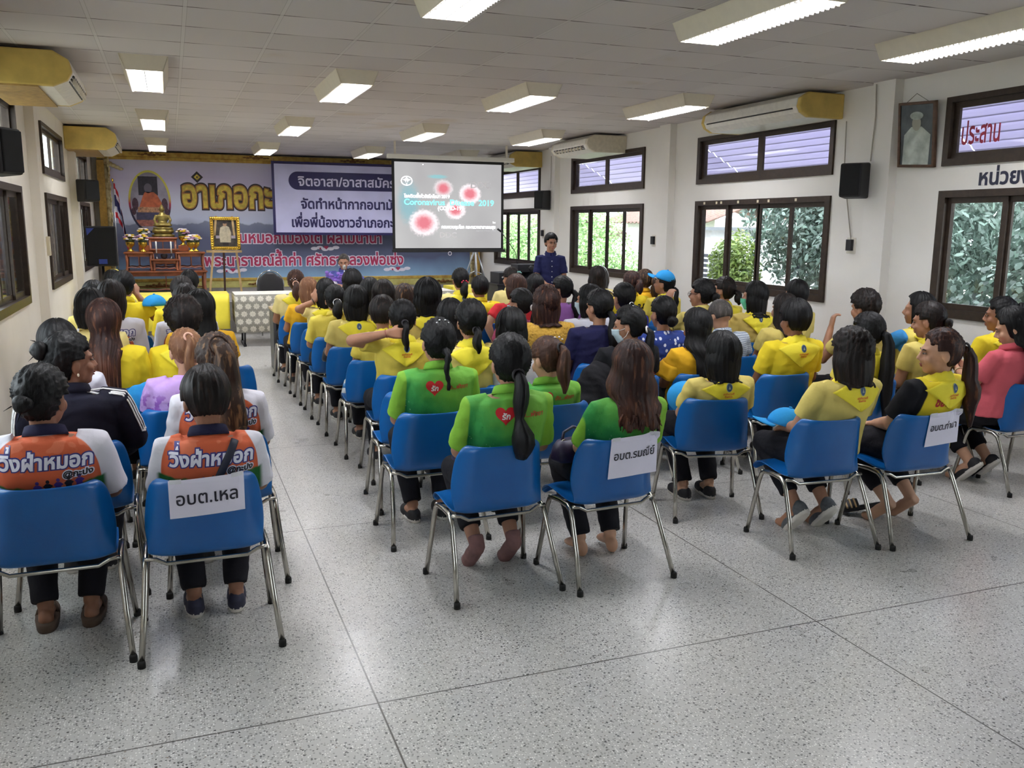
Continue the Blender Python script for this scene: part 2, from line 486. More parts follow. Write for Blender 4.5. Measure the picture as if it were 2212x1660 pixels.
for x0, x1, ys, m in ((XR-0.1, XR, (2.9, 6.72, 10.65, 14.45), MWR), (XL, XL+0.09, (2.65, 6.45, 10.45, 14.45), MWL)):
    for y in ys:
        n += 1; struct('trim_%d' % n, G().box(x0, x1, y-0.14, y+0.14, 0, ZC).mesh('pilaster', m))
def window(n, X, s, a, b, z0, z1, k, fw=0.075):
    """s=+1: right wall; frame stands 2 cm proud of the wall; k sashes"""
    xi, xo = X-s*0.025, X+s*0.1
    g = G()
    for q in ((a, a+fw, z0+fw, z1-fw*0.8), (b-fw, b, z0+fw, z1-fw*0.8), (a, b, z0, z0+fw), (a, b, z1-fw*0.8, z1)): g.box(min(xi, xo), max(xi, xo), *q)
    r = struct('window_%d' % n, g.mesh('frame', MFRAME)); r.name = 'window_%d' % n
    y0, y1 = a+fw, b-fw; w = (y1-y0)/k
    for i in range(k):
        xs = X+s*(0.03 if (i in (0, 3) or k < 4) else 0.055); h = G(); st = 0.05
        p, q = y0+i*w, y0+(i+1)*w
        if k == 4: p -= 0.012; q += 0.012
        c, d = z0+fw, z1-fw*0.8
        for e in ((p, p+st, c, d), (q-st, q, c, d), (p+st, q-st, c, c+st), (p+st, q-st, d-st, d)): h.box(xs-0.012, xs+0.012, *e)
        sa = ob('sash', h.mesh('sash', MFRAME), r)
        ob('pane', G().box(xs-0.002, xs+0.002, p+st, q-st, c+st, d-st).mesh('pane', MGLASS), sa)
    return r
n = 0
for X, s, ws in ((XR, 1, WR), (XL, -1, WL)):
    for a, b in ws:
        n += 1; window(n, X, s, a, b, ZW[0], ZW[1], 4); n += 1; window(n, X, s, a, b, ZW[2], ZW[3], 2, 0.06)
# scraps of tape left on the window heads
MTAPE = M('yellowed tape', (226, 216, 190), 0.7)
g = G()
for y in (7.95, 8.42, 8.62, 9.0, 9.35, 9.45, 9.72): g.box(XR-0.029, XR-0.026, y, y+0.035, 2.035, 2.065)
o = ob('tape_scraps', g.mesh('tape', MTAPE)); tag(o, 'scraps of old tape along the head of the window behind the checked shirt', 'tape', kind='stuff')

# awning outside the right-hand windows: ribbed translucent sheets
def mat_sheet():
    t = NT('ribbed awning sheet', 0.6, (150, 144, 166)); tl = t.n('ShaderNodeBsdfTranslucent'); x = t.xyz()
    f = t.math('FRACT', t.math('MULTIPLY', x[0], 8.66)); c = t.mix(t.step(t.math('ABSOLUTE', t.math('SUBTRACT', f, 0.5)), 0.13, 0.06), (206, 200, 222), (150, 144, 166)); t.col(c); t.l(c, tl.inputs[0])  # shade of the ribs painted into the sheet colour as thin darker lines
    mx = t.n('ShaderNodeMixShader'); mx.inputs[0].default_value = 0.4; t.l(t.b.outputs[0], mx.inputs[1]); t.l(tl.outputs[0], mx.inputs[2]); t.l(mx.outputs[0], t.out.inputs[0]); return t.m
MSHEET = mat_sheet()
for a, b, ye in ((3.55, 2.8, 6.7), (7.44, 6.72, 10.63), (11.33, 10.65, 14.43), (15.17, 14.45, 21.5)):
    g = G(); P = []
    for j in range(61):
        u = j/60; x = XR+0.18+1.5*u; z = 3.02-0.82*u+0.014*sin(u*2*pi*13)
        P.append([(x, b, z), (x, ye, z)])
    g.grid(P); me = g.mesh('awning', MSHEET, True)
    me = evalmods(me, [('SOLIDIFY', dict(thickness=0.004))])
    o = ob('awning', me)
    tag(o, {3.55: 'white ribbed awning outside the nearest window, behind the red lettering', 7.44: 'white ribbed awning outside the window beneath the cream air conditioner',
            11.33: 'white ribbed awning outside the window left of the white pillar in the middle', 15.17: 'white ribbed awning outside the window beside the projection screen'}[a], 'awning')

# ------------------------------------------------------------------ outside
struct('ground', G().box(-40, 60, -30, 70, -1.2, -1.0).mesh('ground', M('garden ground', (178, 174, 158), 0.9, vary=0.2)))
def mat_leaf(name, a, b):
    t = NT(name, 0.42, spec=0.5); oi = t.n('ShaderNodeNewGeometry')
    c = t.ramp(oi.outputs['Random Per Island'], [(0.0, a), (0.75, b), (1.0, tuple(min(255, int(q*1.25)) for q in b))]); t.col(c)
    tl = t.n('ShaderNodeBsdfTranslucent'); t.l(c, tl.inputs[0]); mx = t.n('ShaderNodeMixShader'); mx.inputs[0].default_value = 0.3
    t.l(t.b.outputs[0], mx.inputs[1]); t.l(tl.outputs[0], mx.inputs[2]); t.l(mx.outputs[0], t.out.inputs[0]); return t.m
ML_GREY = mat_leaf('broad grey-green leaves', (62, 78, 70), (118, 136, 126)); ML_LIME = mat_leaf('yellow-green leaves', (104, 126, 62), (152, 172, 96))
ML_SOFT = mat_leaf('soft green leaves', (112, 144, 88), (160, 190, 128)); MBARK = M('bark', (98, 84, 70), 0.9, vary=0.25)
def foliage(blobs, n, size, seed, asp=0.55):
    r = np.random.RandomState(seed); vs = []; w = np.array([b[3]*b[4]*b[5] for b in blobs])**0.67; w /= w.sum()
    for k in r.choice(len(blobs), n, p=w):
        b = blobs[k]; d = r.randn(3); d /= np.linalg.norm(d); rad = r.uniform(0.35, 1.05)**0.7
        c = np.array(b[:3])+d*np.array(b[3:6])*rad
        nrm = d+r.randn(3)*0.55+np.array([0, 0, 0.35]); nrm /= np.linalg.norm(nrm)
        t = np.cross(nrm, r.randn(3)); t /= np.linalg.norm(t); u = np.cross(nrm, t); L = size*r.uniform(0.7, 1.3)
        q_ = u*L*asp*0.5; h_ = nrm*L*0.07; vs += [c-t*L*0.5, c-t*L*0.22+q_*0.9+h_, c+t*L*0.2+q_+h_, c+t*L*0.5, c+t*L*0.2-q_+h_, c-t*L*0.22-q_*0.9+h_]
    return np.array(vs)
def tree(name, label, base, blobs, n, size, seed, mat, group=None, trunk=0.09, asp=0.55):
    root = empty(name, base); vs = foliage(blobs, n, size, seed, asp)-np.array(base)
    me = bpy.data.meshes.new('crown'); k = len(vs)//6
    me.vertices.add(k*6); me.vertices.foreach_set('co', vs.ravel())
    me.loops.add(k*6); me.loops.foreach_set('vertex_index', np.arange(k*6)); me.polygons.add(k); me.polygons.foreach_set('loop_start', np.arange(0, k*6, 6)); me.polygons.foreach_set('loop_total', np.full(k, 6))
    me.update(calc_edges=True); me.materials.append(mat); ob('crown', me, root)
    g = G()
    for b in blobs[:4]:
        e = Vector(b[:3])-Vector(base); g.tube([(0, 0, 0), (e.x*0.2, e.y*0.2, e.z*0.5), tuple(e)], [trunk, trunk*0.75, trunk*0.3], 8)
    ob('trunk', g.mesh('trunk', MBARK, True), root); tag(root, label, 'tree', group); return root
tree('broadleaf_tree', 'dense grey-green broad-leaved tree filling the nearest window', (9.2, 6.0, -1), [(9.4, 6.0, 1.7, 1.3, 1.7, 1.5), (9.6, 4.2, 1.5, 1.2, 1.3, 1.3), (9.0, 7.0, 0.6, 1.0, 1.2, 0.9), (10.2, 5.2, 2.4, 1.6, 2.0, 1.0), (10.4, 7.0, 1.4, 1.2, 1.3, 1.5), (9.2, 3.2, 0.6, 0.9, 1.0, 0.9)], 32000, 0.085, 1, ML_GREY, asp=0.72)
tree('broadleaf_tree', 'second grey-green broad-leaved tree farther back outside the nearest window', (12.6, 8.4, -1), [(12.6, 8.0, 1.6, 1.6, 2.6, 2.2), (12.4, 5.6, 1.6, 1.4, 1.8, 2.2), (12.4, 10.6, 1.2, 1.2, 1.2, 1.8)], 16000, 0.13, 21, ML_GREY, asp=0.72)
tree('narrow_leaf_tree', 'tree with narrow drooping leaves outside the second window', (9.4, 10.6, -1), [(9.6, 10.9, 1.6, 1.0, 1.35, 1.5), (9.2, 9.6, 1.1, 0.9, 1.1, 1.3), (9.7, 12.1, 2.0, 0.9, 0.9, 1.1), (10.4, 10.4, 1.9, 1.2, 1.6, 1.5)], 24000, 0.11, 2, ML_GREY, asp=0.36)
tree('shrub', 'yellow-green shrub at the foot of the second window', (8.6, 12.0, -1), [(8.5, 12.0, 0.7, 0.42, 0.36, 1.0), (8.5, 12.3, 1.1, 0.32, 0.3, 0.5)], 6000, 0.075, 3, ML_LIME, trunk=0.05, asp=0.4)
e = at(1290, 560, 21); tree('garden_tree', 'soft bright green tree outside the third window', (e.x, 21, -1), [(e.x-0.3, 21.2, 1.0, 1.2, 1.4, 1.7), (e.x+0.8, 20.2, 0.1, 1.1, 1.1, 1.1), (e.x-0.6, 22.4, 0.2, 1.2, 1.3, 1.3), (e.x+0.2, 20.6, -0.3, 1.4, 1.4, 0.9)], 34000, 0.075, 4, ML_SOFT, 'soft green garden trees')
e = at(1128, 560, 26); tree('garden_tree', 'soft bright green tree outside the farthest window beside the screen', (e.x, 26, -1), [(e.x, 26, 0.8, 1.5, 1.6, 1.4), (e.x+0.7, 25.4, 0.2, 1.2, 1.2, 1.1), (e.x-1.2, 27, 0.3, 1.3, 1.3, 1.2)], 30000, 0.085, 5, ML_SOFT, 'soft green garden trees')
for k, yy in enumerate((9.0, 12.6, 17.5)):
    tree('left_garden_tree'.replace('left_', ''), ['dark green tree outside the nearest left window', 'dark green tree outside the middle left window', 'dark green tree outside the far left window'][k], (-4.4, yy+4, -1),
         [(-4.4, yy+4, 1.4, 1.1, 1.6, 1.5), (-4.8, yy+2.4, 1.0, 1.1, 1.3, 1.2), (-4.2, yy+5.4, 0.8, 1.0, 1.2, 1.2)], 5000, 0.15, 10+k, ML_GREY, asp=0.6)
MWHITEB = M('white rendered wall', (232, 230, 232), 0.8, vary=0.04); MROOF = M('brown corrugated roof', (120, 92, 82), 0.7, vary=0.15)
# neighbouring house with a corrugated roof, seen through the third window
h0 = at(1338, 570, 25.5); hx = h0.x
root = empty('neighbour_house', (hx+2, 24, -1))
ob('wall', G().box(-1.6, 3.4, -3.2, 1.8, 0, 3.0).mesh('wall', MWHITEB), root)
P = [[(-2.3, -3.9+0.06*j, 2.9+0.03*sin(j*1.6)), (1.0, -3.9+0.06*j, 4.0+0.03*sin(j*1.6)), (4.2, -3.9+0.06*j, 2.9+0.03*sin(j*1.6))] for j in range(106)]
ob('roof', evalmods(G().grid(P).mesh('roof', MROOF, True), [('SOLIDIFY', dict(thickness=0.03))]), root)
w_ = ob('window', G().box(-1.64, -1.6, -2.2, -0.6, 1.6, 2.5).mesh('window', M('blue house window frame', (92, 104, 122), 0.5)), root)
for k in range(3): ob('pane', G().box(-1.66, -1.64, -2.12+0.52*k, -1.67+0.52*k, 1.68, 2.42).mesh('pane', M('dark house glass', (72, 86, 104), 0.2)), w_)
tag(root, 'white neighbouring house with brown corrugated roof outside the third window', 'house')
e = at(1120, 480, 30); root = empty('roofed_shed', (e.x+0.6, 30, -1))
ob('wall', G().box(-1.0, 2.4, -1.5, 1.5, 0, 2.3).mesh('wall', M('pale shed wall', (206, 200, 206), 0.8)), root)
ob('roof', G().add([(-2.2, -1.9, 2.1), (0.6, -1.9, 3.3), (3.2, -1.9, 2.3), (-2.2, 1.9, 2.1), (0.6, 1.9, 3.3), (3.2, 1.9, 2.3), (-2.2, -1.9, 2.2), (0.6, -1.9, 3.42), (3.2, -1.9, 2.4), (-2.2, 1.9, 2.2), (0.6, 1.9, 3.42), (3.2, 1.9, 2.4)],
   [(0, 1, 4, 3), (1, 2, 5, 4), (6, 9, 10, 7), (7, 10, 11, 8), (0, 6, 7, 1), (1, 7, 8, 2), (3, 4, 10, 9), (4, 5, 11, 10), (0, 3, 9, 6), (2, 8, 11, 5)]).mesh('roof', MROOF), root)
tag(root, 'pale shed with a dark gabled roof outside the farthest window', 'shed')
# white building and air-conditioner condenser outside the second window
e = atx(1512, 560, 9.0)
o = ob('white_outbuilding', G().box(8.85, 9.15, e.y-1.3+0.45, e.y+1.2, -1.0, 2.1).mesh('wall', MWHITEB))
bpy.data.objects.remove(o)
root = empty('white_outbuilding', (11, 14.5, -1))
ob('wall', G().box(-1.5, 1.5, -0.2, 1.5, 0, 2.7).mesh('wall', MWHITEB), root); ob('roof_edge', G().box(-1.7, 1.7, -0.4, 1.7, 2.7, 2.76).mesh('roof_edge', M('grey gutter', (120, 122, 126), 0.5)), root)
tag(root, 'plain white outbuilding seen through the left pane of the second window', 'building')
c0 = atx(1535, 578, 9.0)
root = empty('condenser_unit', (9.2, c0.y+0.1, -1.0))
zc = c0.z+1.0
ob('casing', bev(G().box(-0.2, 0.2, -0.36, 0.36, zc-0.36, zc+0.3).mesh('casing', M('white enamel', (238, 236, 244), 0.4)), 0.02), root)
ob('stand', G().box(-0.15, -0.1, -0.3, -0.25, 0, zc-0.36).box(-0.15, -0.1, 0.25, 0.3, 0, zc-0.36).box(0.1, 0.15, -0.3, -0.25, 0, zc-0.36).box(0.1, 0.15, 0.25, 0.3, 0, zc-0.36).mesh('stand', M('galvanised steel', (150, 152, 156), 0.4, 0.8)), root)
for k in range(6):
    for j in (0, 1): ob('vent', G().box(-0.2-0.004, -0.19, -0.25+0.24*j, -0.05+0.24*j, zc-0.27+0.09*k, zc-0.215+0.09*k).mesh('vent', M('dark vent', (62, 64, 76), 0.7)), root)
tag(root, 'white air conditioner condenser outside the second window', 'condenser')

# ------------------------------------------------------------------ ceiling lights
MHOUS = M('cream enamel', (222, 214, 198), 0.45, vary=0.015); MDIFF = emis('lit tube diffuser', (248, 250, 255), LAMP_E); MLOUV = M('white louver', (244, 244, 246), 0.35)
def ceiling_light():
    root = empty('ceiling_light'); g = G()
    a, b, h = 0.19, 0.66, 0.12
    for s in (-1, 1):
        g.add([(s*a, -b, 0), (s*a, b, 0), (s*(a-0.045), b-0.02, -h), (s*(a-0.045), -b+0.02, -h), (s*(a-0.005), -b, 0), (s*(a-0.005), b, 0), (s*(a-0.052), b-0.02, -h), (s*(a-0.052), -b+0.02, -h)], [(0, 1, 2, 3), (4, 7, 6, 5), (3, 2, 6, 7), (0, 4, 5, 1), (0, 3, 7, 4), (1, 5, 6, 2)])
        g.add([(-a, s*b, 0), (a, s*b, 0), (a-0.045, s*(b-0.02), -h), (-a+0.045, s*(b-0.02), -h), (-a, s*(b-0.006), 0), (a, s*(b-0.006), 0), (a-0.045, s*(b-0.027), -h), (-a+0.045, s*(b-0.027), -h)], [(0, 1, 2, 3), (4, 7, 6, 5), (3, 2, 6, 7), (0, 4, 5, 1), (0, 3, 7, 4), (1, 5, 6, 2)])
    g.box(-a, a, -b, b, -0.004, 0)
    ob('housing', g.mesh('housing', MHOUS), root)
    ob('diffuser', G().add([(-0.13, -0.61, -0.085), (0.13, -0.61, -0.085), (0.13, 0.61, -0.085), (-0.13, 0.61, -0.085)], [(0, 3, 2, 1)]).mesh('diffuser', MDIFF), root)
    g = G()
    for k in range(15):
        y = -0.58+k*1.16/14
        g.add([(-0.135, y-0.004, -0.095), (0.135, y-0.004, -0.095), (0.135, y, -0.12), (-0.135, y, -0.12), (-0.135, y+0.004, -0.095), (0.135, y+0.004, -0.095)], [(0, 1, 2, 3), (4, 3, 2, 5), (0, 4, 5, 1)])
    for k in range(28):
        for s in (-1, 1):
            y = -0.59+k*1.18/27; a_, b_ = s*0.118, s*0.137
            g.add([(a_, y-0.021, -0.1), (a_, y+0.021, -0.1), (a_, y, -0.132), (b_, y-0.021, -0.1), (b_, y+0.021, -0.1), (b_, y, -0.132)], [(0, 1, 2), (3, 5, 4), (0, 3, 4, 1), (1, 4, 5, 2), (2, 5, 3, 0)])
    g.box(-0.137, -0.118, -0.61, 0.61, -0.104, -0.1).box(0.118, 0.137, -0.61, 0.61, -0.104, -0.1); g.box(-0.004, 0.004, -0.61, 0.61, -0.12, -0.095); ob('louver', g.mesh('louver', MLOUV), root)
    return root
proto = None
colw = ['left', 'second', 'third', 'right']; roww = {4.8: 'nearest', 8.77: 'second', 12.5: 'third', 16.3: 'farthest'}
for i, x in enumerate((-0.125, 1.63, 3.43, 5.16)):
    for y in (4.8, 8.77, 12.5, 16.3):
        if proto is None: proto = o = ceiling_light()
        else: o = copy_tree(proto)
        o.location = (x, y, ZC)
        w = roww.get(y, 'rear')
        if y > 4:
            tag(o, 'lit fluorescent ceiling light, %s of four across in the %s row%s' % (['leftmost', 'second', 'third', 'rightmost'][i], w, ' of lights'), 'ceiling light', 'fluorescent ceiling lights')
        else: tag(o, 'lit fluorescent ceiling light behind the camera', 'ceiling light', 'fluorescent ceiling lights')

# ------------------------------------------------------------------ hanging air conditioners
MACW = M('off-white plastic', (226, 222, 214), 0.45, vary=0.04); MACY = M('yellowed plastic', (206, 178, 96), 0.5, vary=0.1, nscale=6); MACB = M('beige plastic', (214, 205, 186), 0.5, vary=0.05); MDARK = M('dark slot', (34, 30, 26), 0.6)
def hanging_ac(xw, s, y0, y1, zb, depth, endm, label, under=None, vanes=True):
    """s=+1 unit on the right wall facing -x"""
    root = empty('air_conditioner', (xw, (y0+y1)/2, ZC)); L = (y1-y0)/2; H = ZC-zb; d = depth
    prof = [(0, -0.03), (d*0.8, -0.03), (d*0.97, -H*0.32), (d, -H*0.62), (d*0.94, -H*0.84), (d*0.78, -H), (0, -H)]
    P = lambda y: [(-s*a, y, b) for a, b in prof]
    def ext(ya, yb):
        g = G(); k = len(prof); g.add(P(ya)+P(yb), [(i, (i+1) % k, k+(i+1) % k, k+i) for i in range(k)]+[tuple(range(k-1, -1, -1)), tuple(range(k, 2*k))]); return g
    ob('casing', bev(ext(-L+0.06, L-0.06).mesh('casing', MACW), 0.008), root)
    for a, b in ((-L, -L+0.06), (L-0.06, L)): ob('end_panel', bev(ext(a, b).mesh('end_panel', endm), 0.012), root)
    g = G()
    for k in range(3 if vanes else 1):
        z = -H*(0.68+0.07*k); x = d*(1.0-0.025*k)+0.002
        g.box(min(-s*x, -s*(x-0.02)), max(-s*x, -s*(x-0.02)), -L+0.12, L-0.12, z-0.006, z+0.006)
    ob('air_outlet', g.mesh('air_outlet', MDARK), root)
    g = G()
    for k in range(9 if vanes else 0):
        y = -L+0.2+k*(2*L-0.4)/8; g.box(min(-s*(d+0.004), -s*(d-0.02)), max(-s*(d+0.004), -s*(d-0.02)), y-0.006, y+0.006, -H*0.86, -H*0.64)
    if vanes: g.box(min(-s*(d-0.012), -s*(d-0.02)), max(-s*(d-0.012), -s*(d-0.02)), -L+0.19, L-0.19, -H*0.77, -H*0.74)
    if vanes: ob('vane', g.mesh('vane', MACB), root)
    if under: ob('underside_panel', G().box(min(-s*0.02, -s*d*0.62), max(-s*0.02, -s*d*0.62), -L+0.01, L-0.01, -H-0.012, -H).mesh('underside_panel', under), root)
    tag(root, label, 'air conditioner', 'hanging air conditioners')
MBRN = M('aged brown plastic', (164, 132, 78), 0.6, vary=0.12)
hanging_ac(XL, -1, 8.0, 9.35, 2.8, 0.66, MACY, 'air conditioner with yellowed end panel high on the left wall, nearest the camera', MBRN)
hanging_ac(XL, -1, 14.0, 15.4, 2.76, 0.68, MACY, 'air conditioner with yellowed end panel in the far left corner above the speaker', MBRN)
hanging_ac(XR, 1, 7.35, 9.1, 2.83, 0.54, MACY, 'long air conditioner with yellowed end above the second right window', vanes=False)
hanging_ac(XR, 1, 11.9, 13.2, 2.82, 0.66, MACB, 'beige air conditioner above the third right window')
hanging_ac(XR, 1, 15.1, 16.6, 2.8, 0.64, MACY, 'yellow-ended air conditioner behind the projection screen')

# ------------------------------------------------------------------ wall things
MBLK = M('black plastic', (26, 25, 30), 0.55, vary=0.1); MCLOTHB = M('black speaker cloth', (18, 18, 21), 0.85, bump=0.001, bscale=400)
def wall_speaker(x, y, z, s, w, d, h, label, ry=0):
    root = empty('wall_speaker', (x, y, z), ry)
    b = G(); b.add([(-w/2, d/2, -h/2), (w/2, d/2, -h/2), (w/2, d/2, h/2), (-w/2, d/2, h/2), (-w*0.42, -d/2, -h*0.46), (w*0.42, -d/2, -h*0.46), (w*0.42, -d/2, h*0.46), (-w*0.42, -d/2, h*0.46)], [(0, 1, 2, 3), (4, 7, 6, 5), (0, 4, 5, 1), (1, 5, 6, 2), (2, 6, 7, 3), (3, 7, 4, 0)])
    ob('cabinet', bev(b.mesh('cabinet', MBLK), 0.02, 3), root)
    ob('grille', bev(G().box(-w*0.38, w*0.38, -d/2-0.012, -d/2+0.005, -h*0.42, h*0.42).mesh('grille', MCLOTHB), 0.01), root)
    ob('bracket', G().box(-0.03, 0.03, d/2, d/2+0.06, -0.06, 0.06).mesh('bracket', MBLK), root)
    tag(root, label, 'speaker', 'wall speakers')
wall_speaker(6.12, 6.86, 2.2, 1, 0.24, 0.2, 0.34, 'black wall speaker on the right pillar beside the tilted portrait', radians(-62))
wall_speaker(6.12, 14.5, 2.2, 1, 0.24, 0.2, 0.34, 'black wall speaker above the standing man', radians(-62))
wall_speaker(-1.06, 14.2, 2.2, 1, 0.26, 0.22, 0.32, 'black wall speaker on the left wall above the large floor speaker', radians(30))
wall_speaker(-1.08, 7.15, 2.23, 1, 0.26, 0.2, 0.34, 'black wall speaker cut off by the left edge of the photo', radians(60))
# conduits / cables
MCAB = M('grey cable', (176, 170, 160), 0.6)
for pts, lab in ((((6.25, 6.8, 3.08), (6.26, 6.79, 2.8), (6.25, 6.8, 2.38)), 'thin cable running from ceiling to the nearest right wall speaker'),
                 (((6.35, 7.28, 2.8), (6.34, 7.25, 2.3), (6.36, 7.1, 1.62)), 'thin cable hanging down to the switch box on the right wall'),
                 (((6.25, 14.42, 2.95), (6.25, 14.43, 2.4)), 'thin cable above the speaker over the standing man')):
    o = ob('cable', G().tube(pts, 0.006, 6).mesh('cable', MCAB, True)); tag(o, lab, 'cable', 'wall cables')
for p, lab in (((6.37, 7.1, 1.58), 'switch box with a black switch left of the nearest right pillar'), ((6.37, 11.0, 1.56), 'switch box with a black switch on the middle right wall'), ((6.37, 15.0, 1.62), 'switch box on the wall behind the standing man')):
    root = empty('switch_box', p); ob('plate', bev(G().box(-0.012, 0.0, -0.06, 0.06, -0.08, 0.08).mesh('plate', M('ivory plate', (216, 210, 198), 0.5)), 0.004), root)
    ob('switch', G().box(-0.045, -0.012, -0.035, 0.035, -0.05, 0.06).mesh('switch', MBLK), root); tag(root, lab, 'switch', 'wall switch boxes')
o = ob('junction_box', bev(G().box(-0.012, 0.02, -0.05, 0.05, -0.1, 0.1).mesh('box', M('old ivory box', (196, 186, 160), 0.6)), 0.006), None, (XL+0.1, 10.5, 1.5)); tag(o, 'small ivory junction box on the left pillar', 'junction box')
# tilted portrait on the right wall
c = (Vector((6.3, 6.31, 2.58))); root = empty('hanging_portrait', c); root.rotation_euler = (radians(3.5), radians(-8), 0)
w, h = 0.21, 0.285
g = G()
for q in ((-w, w, -h, -h+0.025), (-w, w, h-0.025, h), (-w, -w+0.025, -h, h), (w-0.025, w, -h, h)): g.box(-0.015, 0.02, *q)
ob('frame', bev(g.mesh('frame', M('dark brown wood', (88, 62, 46), 0.5, vary=0.2)), 0.004), root)
ph = ob('photo', G().box(-0.004, 0.002, -w+0.02, w-0.02, -h+0.02, h-0.02).mesh('photo', M('faded photo dark', (70, 78, 84), 0.35, vary=0.3, nscale=8)), root)
def sideflat(loops, x, mat, name, parent, sy=-1):
    V, F = fill(loops); me = bpy.data.meshes.new(name); me.from_pydata([(x, sy*p[0], p[1]) for p in V], [], F); me.materials.append(mat); return ob(name, me, parent)
MPALE = M('faded photo pale', (176, 186, 180), 0.4, vary=0.2, nscale=9)
sideflat([[(-0.16, -0.26), (0.14, -0.26), (0.16, 0.0), (0.06, 0.07), (-0.06, 0.07), (-0.14, 0.0)]], -0.006, MPALE, 'pictured_figure', ph)
sideflat([oval(0.0, 0.1, 0.05, 0.065)], -0.007, M('faded photo skin', (150, 150, 138), 0.4), 'pictured_head', ph); sideflat([oval(0.0, 0.165, 0.075, 0.035)], -0.008, MPALE, 'pictured_cap', ph)
ob('wire', G().tube([(0.0, -0.12, h), (-0.01, 0, h+0.07), (0.0, 0.12, h)], 0.003, 5).mesh('wire', M('steel wire', (120, 118, 112), 0.4, 0.7)), root)
tag(root, 'tilted faded portrait in a dark wooden frame on the right wall', 'portrait')
# painted words on the right wall (letters themselves)
MRED = M('red sign paint', (166, 54, 76), 0.6); MNAVY = M('navy sign paint', (42, 44, 66), 0.6)
def wallword(s, y0, y1, z0, z1, mat, name, label, x=XR-0.004, bold=0.012):
    lp, w_ = text_loops(s, 1, bold); lp = fit(lp, y0, y1, z0, z1)
    o = sideflat(lp, x, mat, name, None, 1)
    tag(o, label, 'lettering'); return o
lp, _ = text_loops('\u0e1b\u0e23\u0e30\u0e2a\u0e32\u0e19', 1, 0.018)
o = sideflat(fit([[(-a, b) for a, b in l] for l in lp], 5.52, 5.9, 2.46, 2.66), XR+0.02, MRED, 'red_lettering', None, 1); tag(o, 'red stencilled word on the transom glass of the nearest window', 'lettering')
lp, _ = text_loops('\u0e1b\u0e23\u0e30\u0e0a\u0e32', 1, 0.018)
o = sideflat(fit([[(-a, b) for a, b in l] for l in lp], 4.85, 5.22, 2.46, 2.66), XR+0.02, MRED, 'red_lettering', None, 1); tag(o, 'red stencilled word cut off at the right edge of the nearest transom', 'lettering')
lp, _ = text_loops('\u0e2b\u0e19\u0e48\u0e27\u0e22\u0e07\u0e32\u0e19', 1, 0.03)
o = sideflat(fit([[(-a, b) for a, b in l] for l in lp], 5.0, 5.66, 2.11, 2.27), XR-0.004, MNAVY, 'navy_lettering', None, 1); tag(o, 'navy painted word on the white wall between the nearest window and its transom', 'lettering')
# grey curtains at the left windows
MCURT = M('grey lilac curtain', (148, 142, 150), 0.8, vary=0.12, nscale=14)
for y0, y1, lab in ((8.75, 9.5, 'grey curtain in the nearest left window'), (12.5, 13.45, 'grey curtain in the middle left window'), (15.45, 17.2, 'brownish grey curtain in the far left window')):
    P = [[(XL-0.12+0.018*sin(j*0.9), y0+(y1-y0)*j/40, z) for j in range(41)] for z in (1.06, 1.5, 2.0)]
    o = ob('curtain', evalmods(G().grid(P).mesh('curtain', MCURT, True), [('SOLIDIFY', dict(thickness=0.003))])); tag(o, lab, 'curtain', 'left window curtains')
# ------------------------------------------------------------------ stage and backdrop
STZ = 0.5
MSTAGE = M('grey stage paint', (126, 122, 118), 0.6, vary=0.1)
struct('trim_stage', G().box(XL, XR, 14.9, YF, 0, STZ).mesh('stage', MSTAGE))
YB_ = 18.4
def mat_backdrop():
    t = NT('printed mountain mist', 0.45, spec=0.3); x = t.xyz()
    nz = t.noise(0.9, 5); z = t.math('ADD', x[2], t.math('MULTIPLY', t.math('SUBTRACT', nz, 0.5), 0.55))
    c = t.ramp(t.math('DIVIDE', t.math('SUBTRACT', z, 0.6), 2.4), [(0.0, (146, 182, 212)), (0.1, (122, 148, 178)), (0.2, (88, 94, 120)), (0.38, (112, 114, 140)), (0.5, (192, 198, 218)), (0.62, (204, 204, 222)), (0.8, (194, 184, 210)), (1.0, (214, 212, 232))])
    rid = t.math('ADD', 1.55, t.math('MULTIPLY', t.noise(2.2, 6, mapscale=(1, 0, 0)), 0.42))
    m = t.math('MULTIPLY', t.step(t.math('SUBTRACT', rid, x[2]), 0.0, 0.03), t.step(x[2], 0.95, 1.7))
    c = t.mix(t.math('MULTIPLY', m, 0.7), c, (78, 84, 108)); t.col(c); return t.m
root = empty('stage_backdrop', (2.65, YB_, STZ))
inv = Vector(root.location)
def bd(o): o.location = -inv; return o
bx0, bx1, bz0, bz1 = -0.95, 6.03, 0.69, 2.92
bd(ob('printed_panel', G().box(bx0-0.05, bx1+0.05, YB_, YB_+0.03, bz0-0.02, bz1+0.02).mesh('printed_panel', mat_backdrop()), root))
def mat_gold(name, a, b, sc):
    t = NT(name, 0.4, a, 0.25); f = t.noise(sc*2.2, 5); t.col(t.ramp(f, [(0.42, a), (0.75, b)])); t.bump(f, 0.012); return t.m
MGOLDF = mat_gold('carved gilt moulding', (198, 166, 78), (160, 118, 48), 5); MGOLDP = M('plain ochre strip', (176, 138, 56), 0.5, vary=0.12)
MGREENG = mat_gold('pale green gilt panel', (204, 198, 122), (180, 158, 84), 3)
g = G().box(bx0-0.25, bx1+0.25, YB_-0.03, YB_+0.05, bz1, bz1+0.06).box(bx0-0.25, bx1+0.25, YB_-0.05, YB_+0.05, bz1+0.06, bz1+0.15)
bd(ob('top_moulding', bev(g.mesh('top_moulding', MGOLDF), 0.01), root))
g = G().box(bx0-0.2, bx1+0.2, YB_-0.03, YB_+0.05, bz0-0.06, bz0).box(bx0-0.2, bx1+0.2, YB_-0.05, YB_+0.05, bz0-0.24, bz0-0.19)
bd(ob('base_moulding', bev(g.mesh('base_moulding', MGOLDF), 0.008), root))
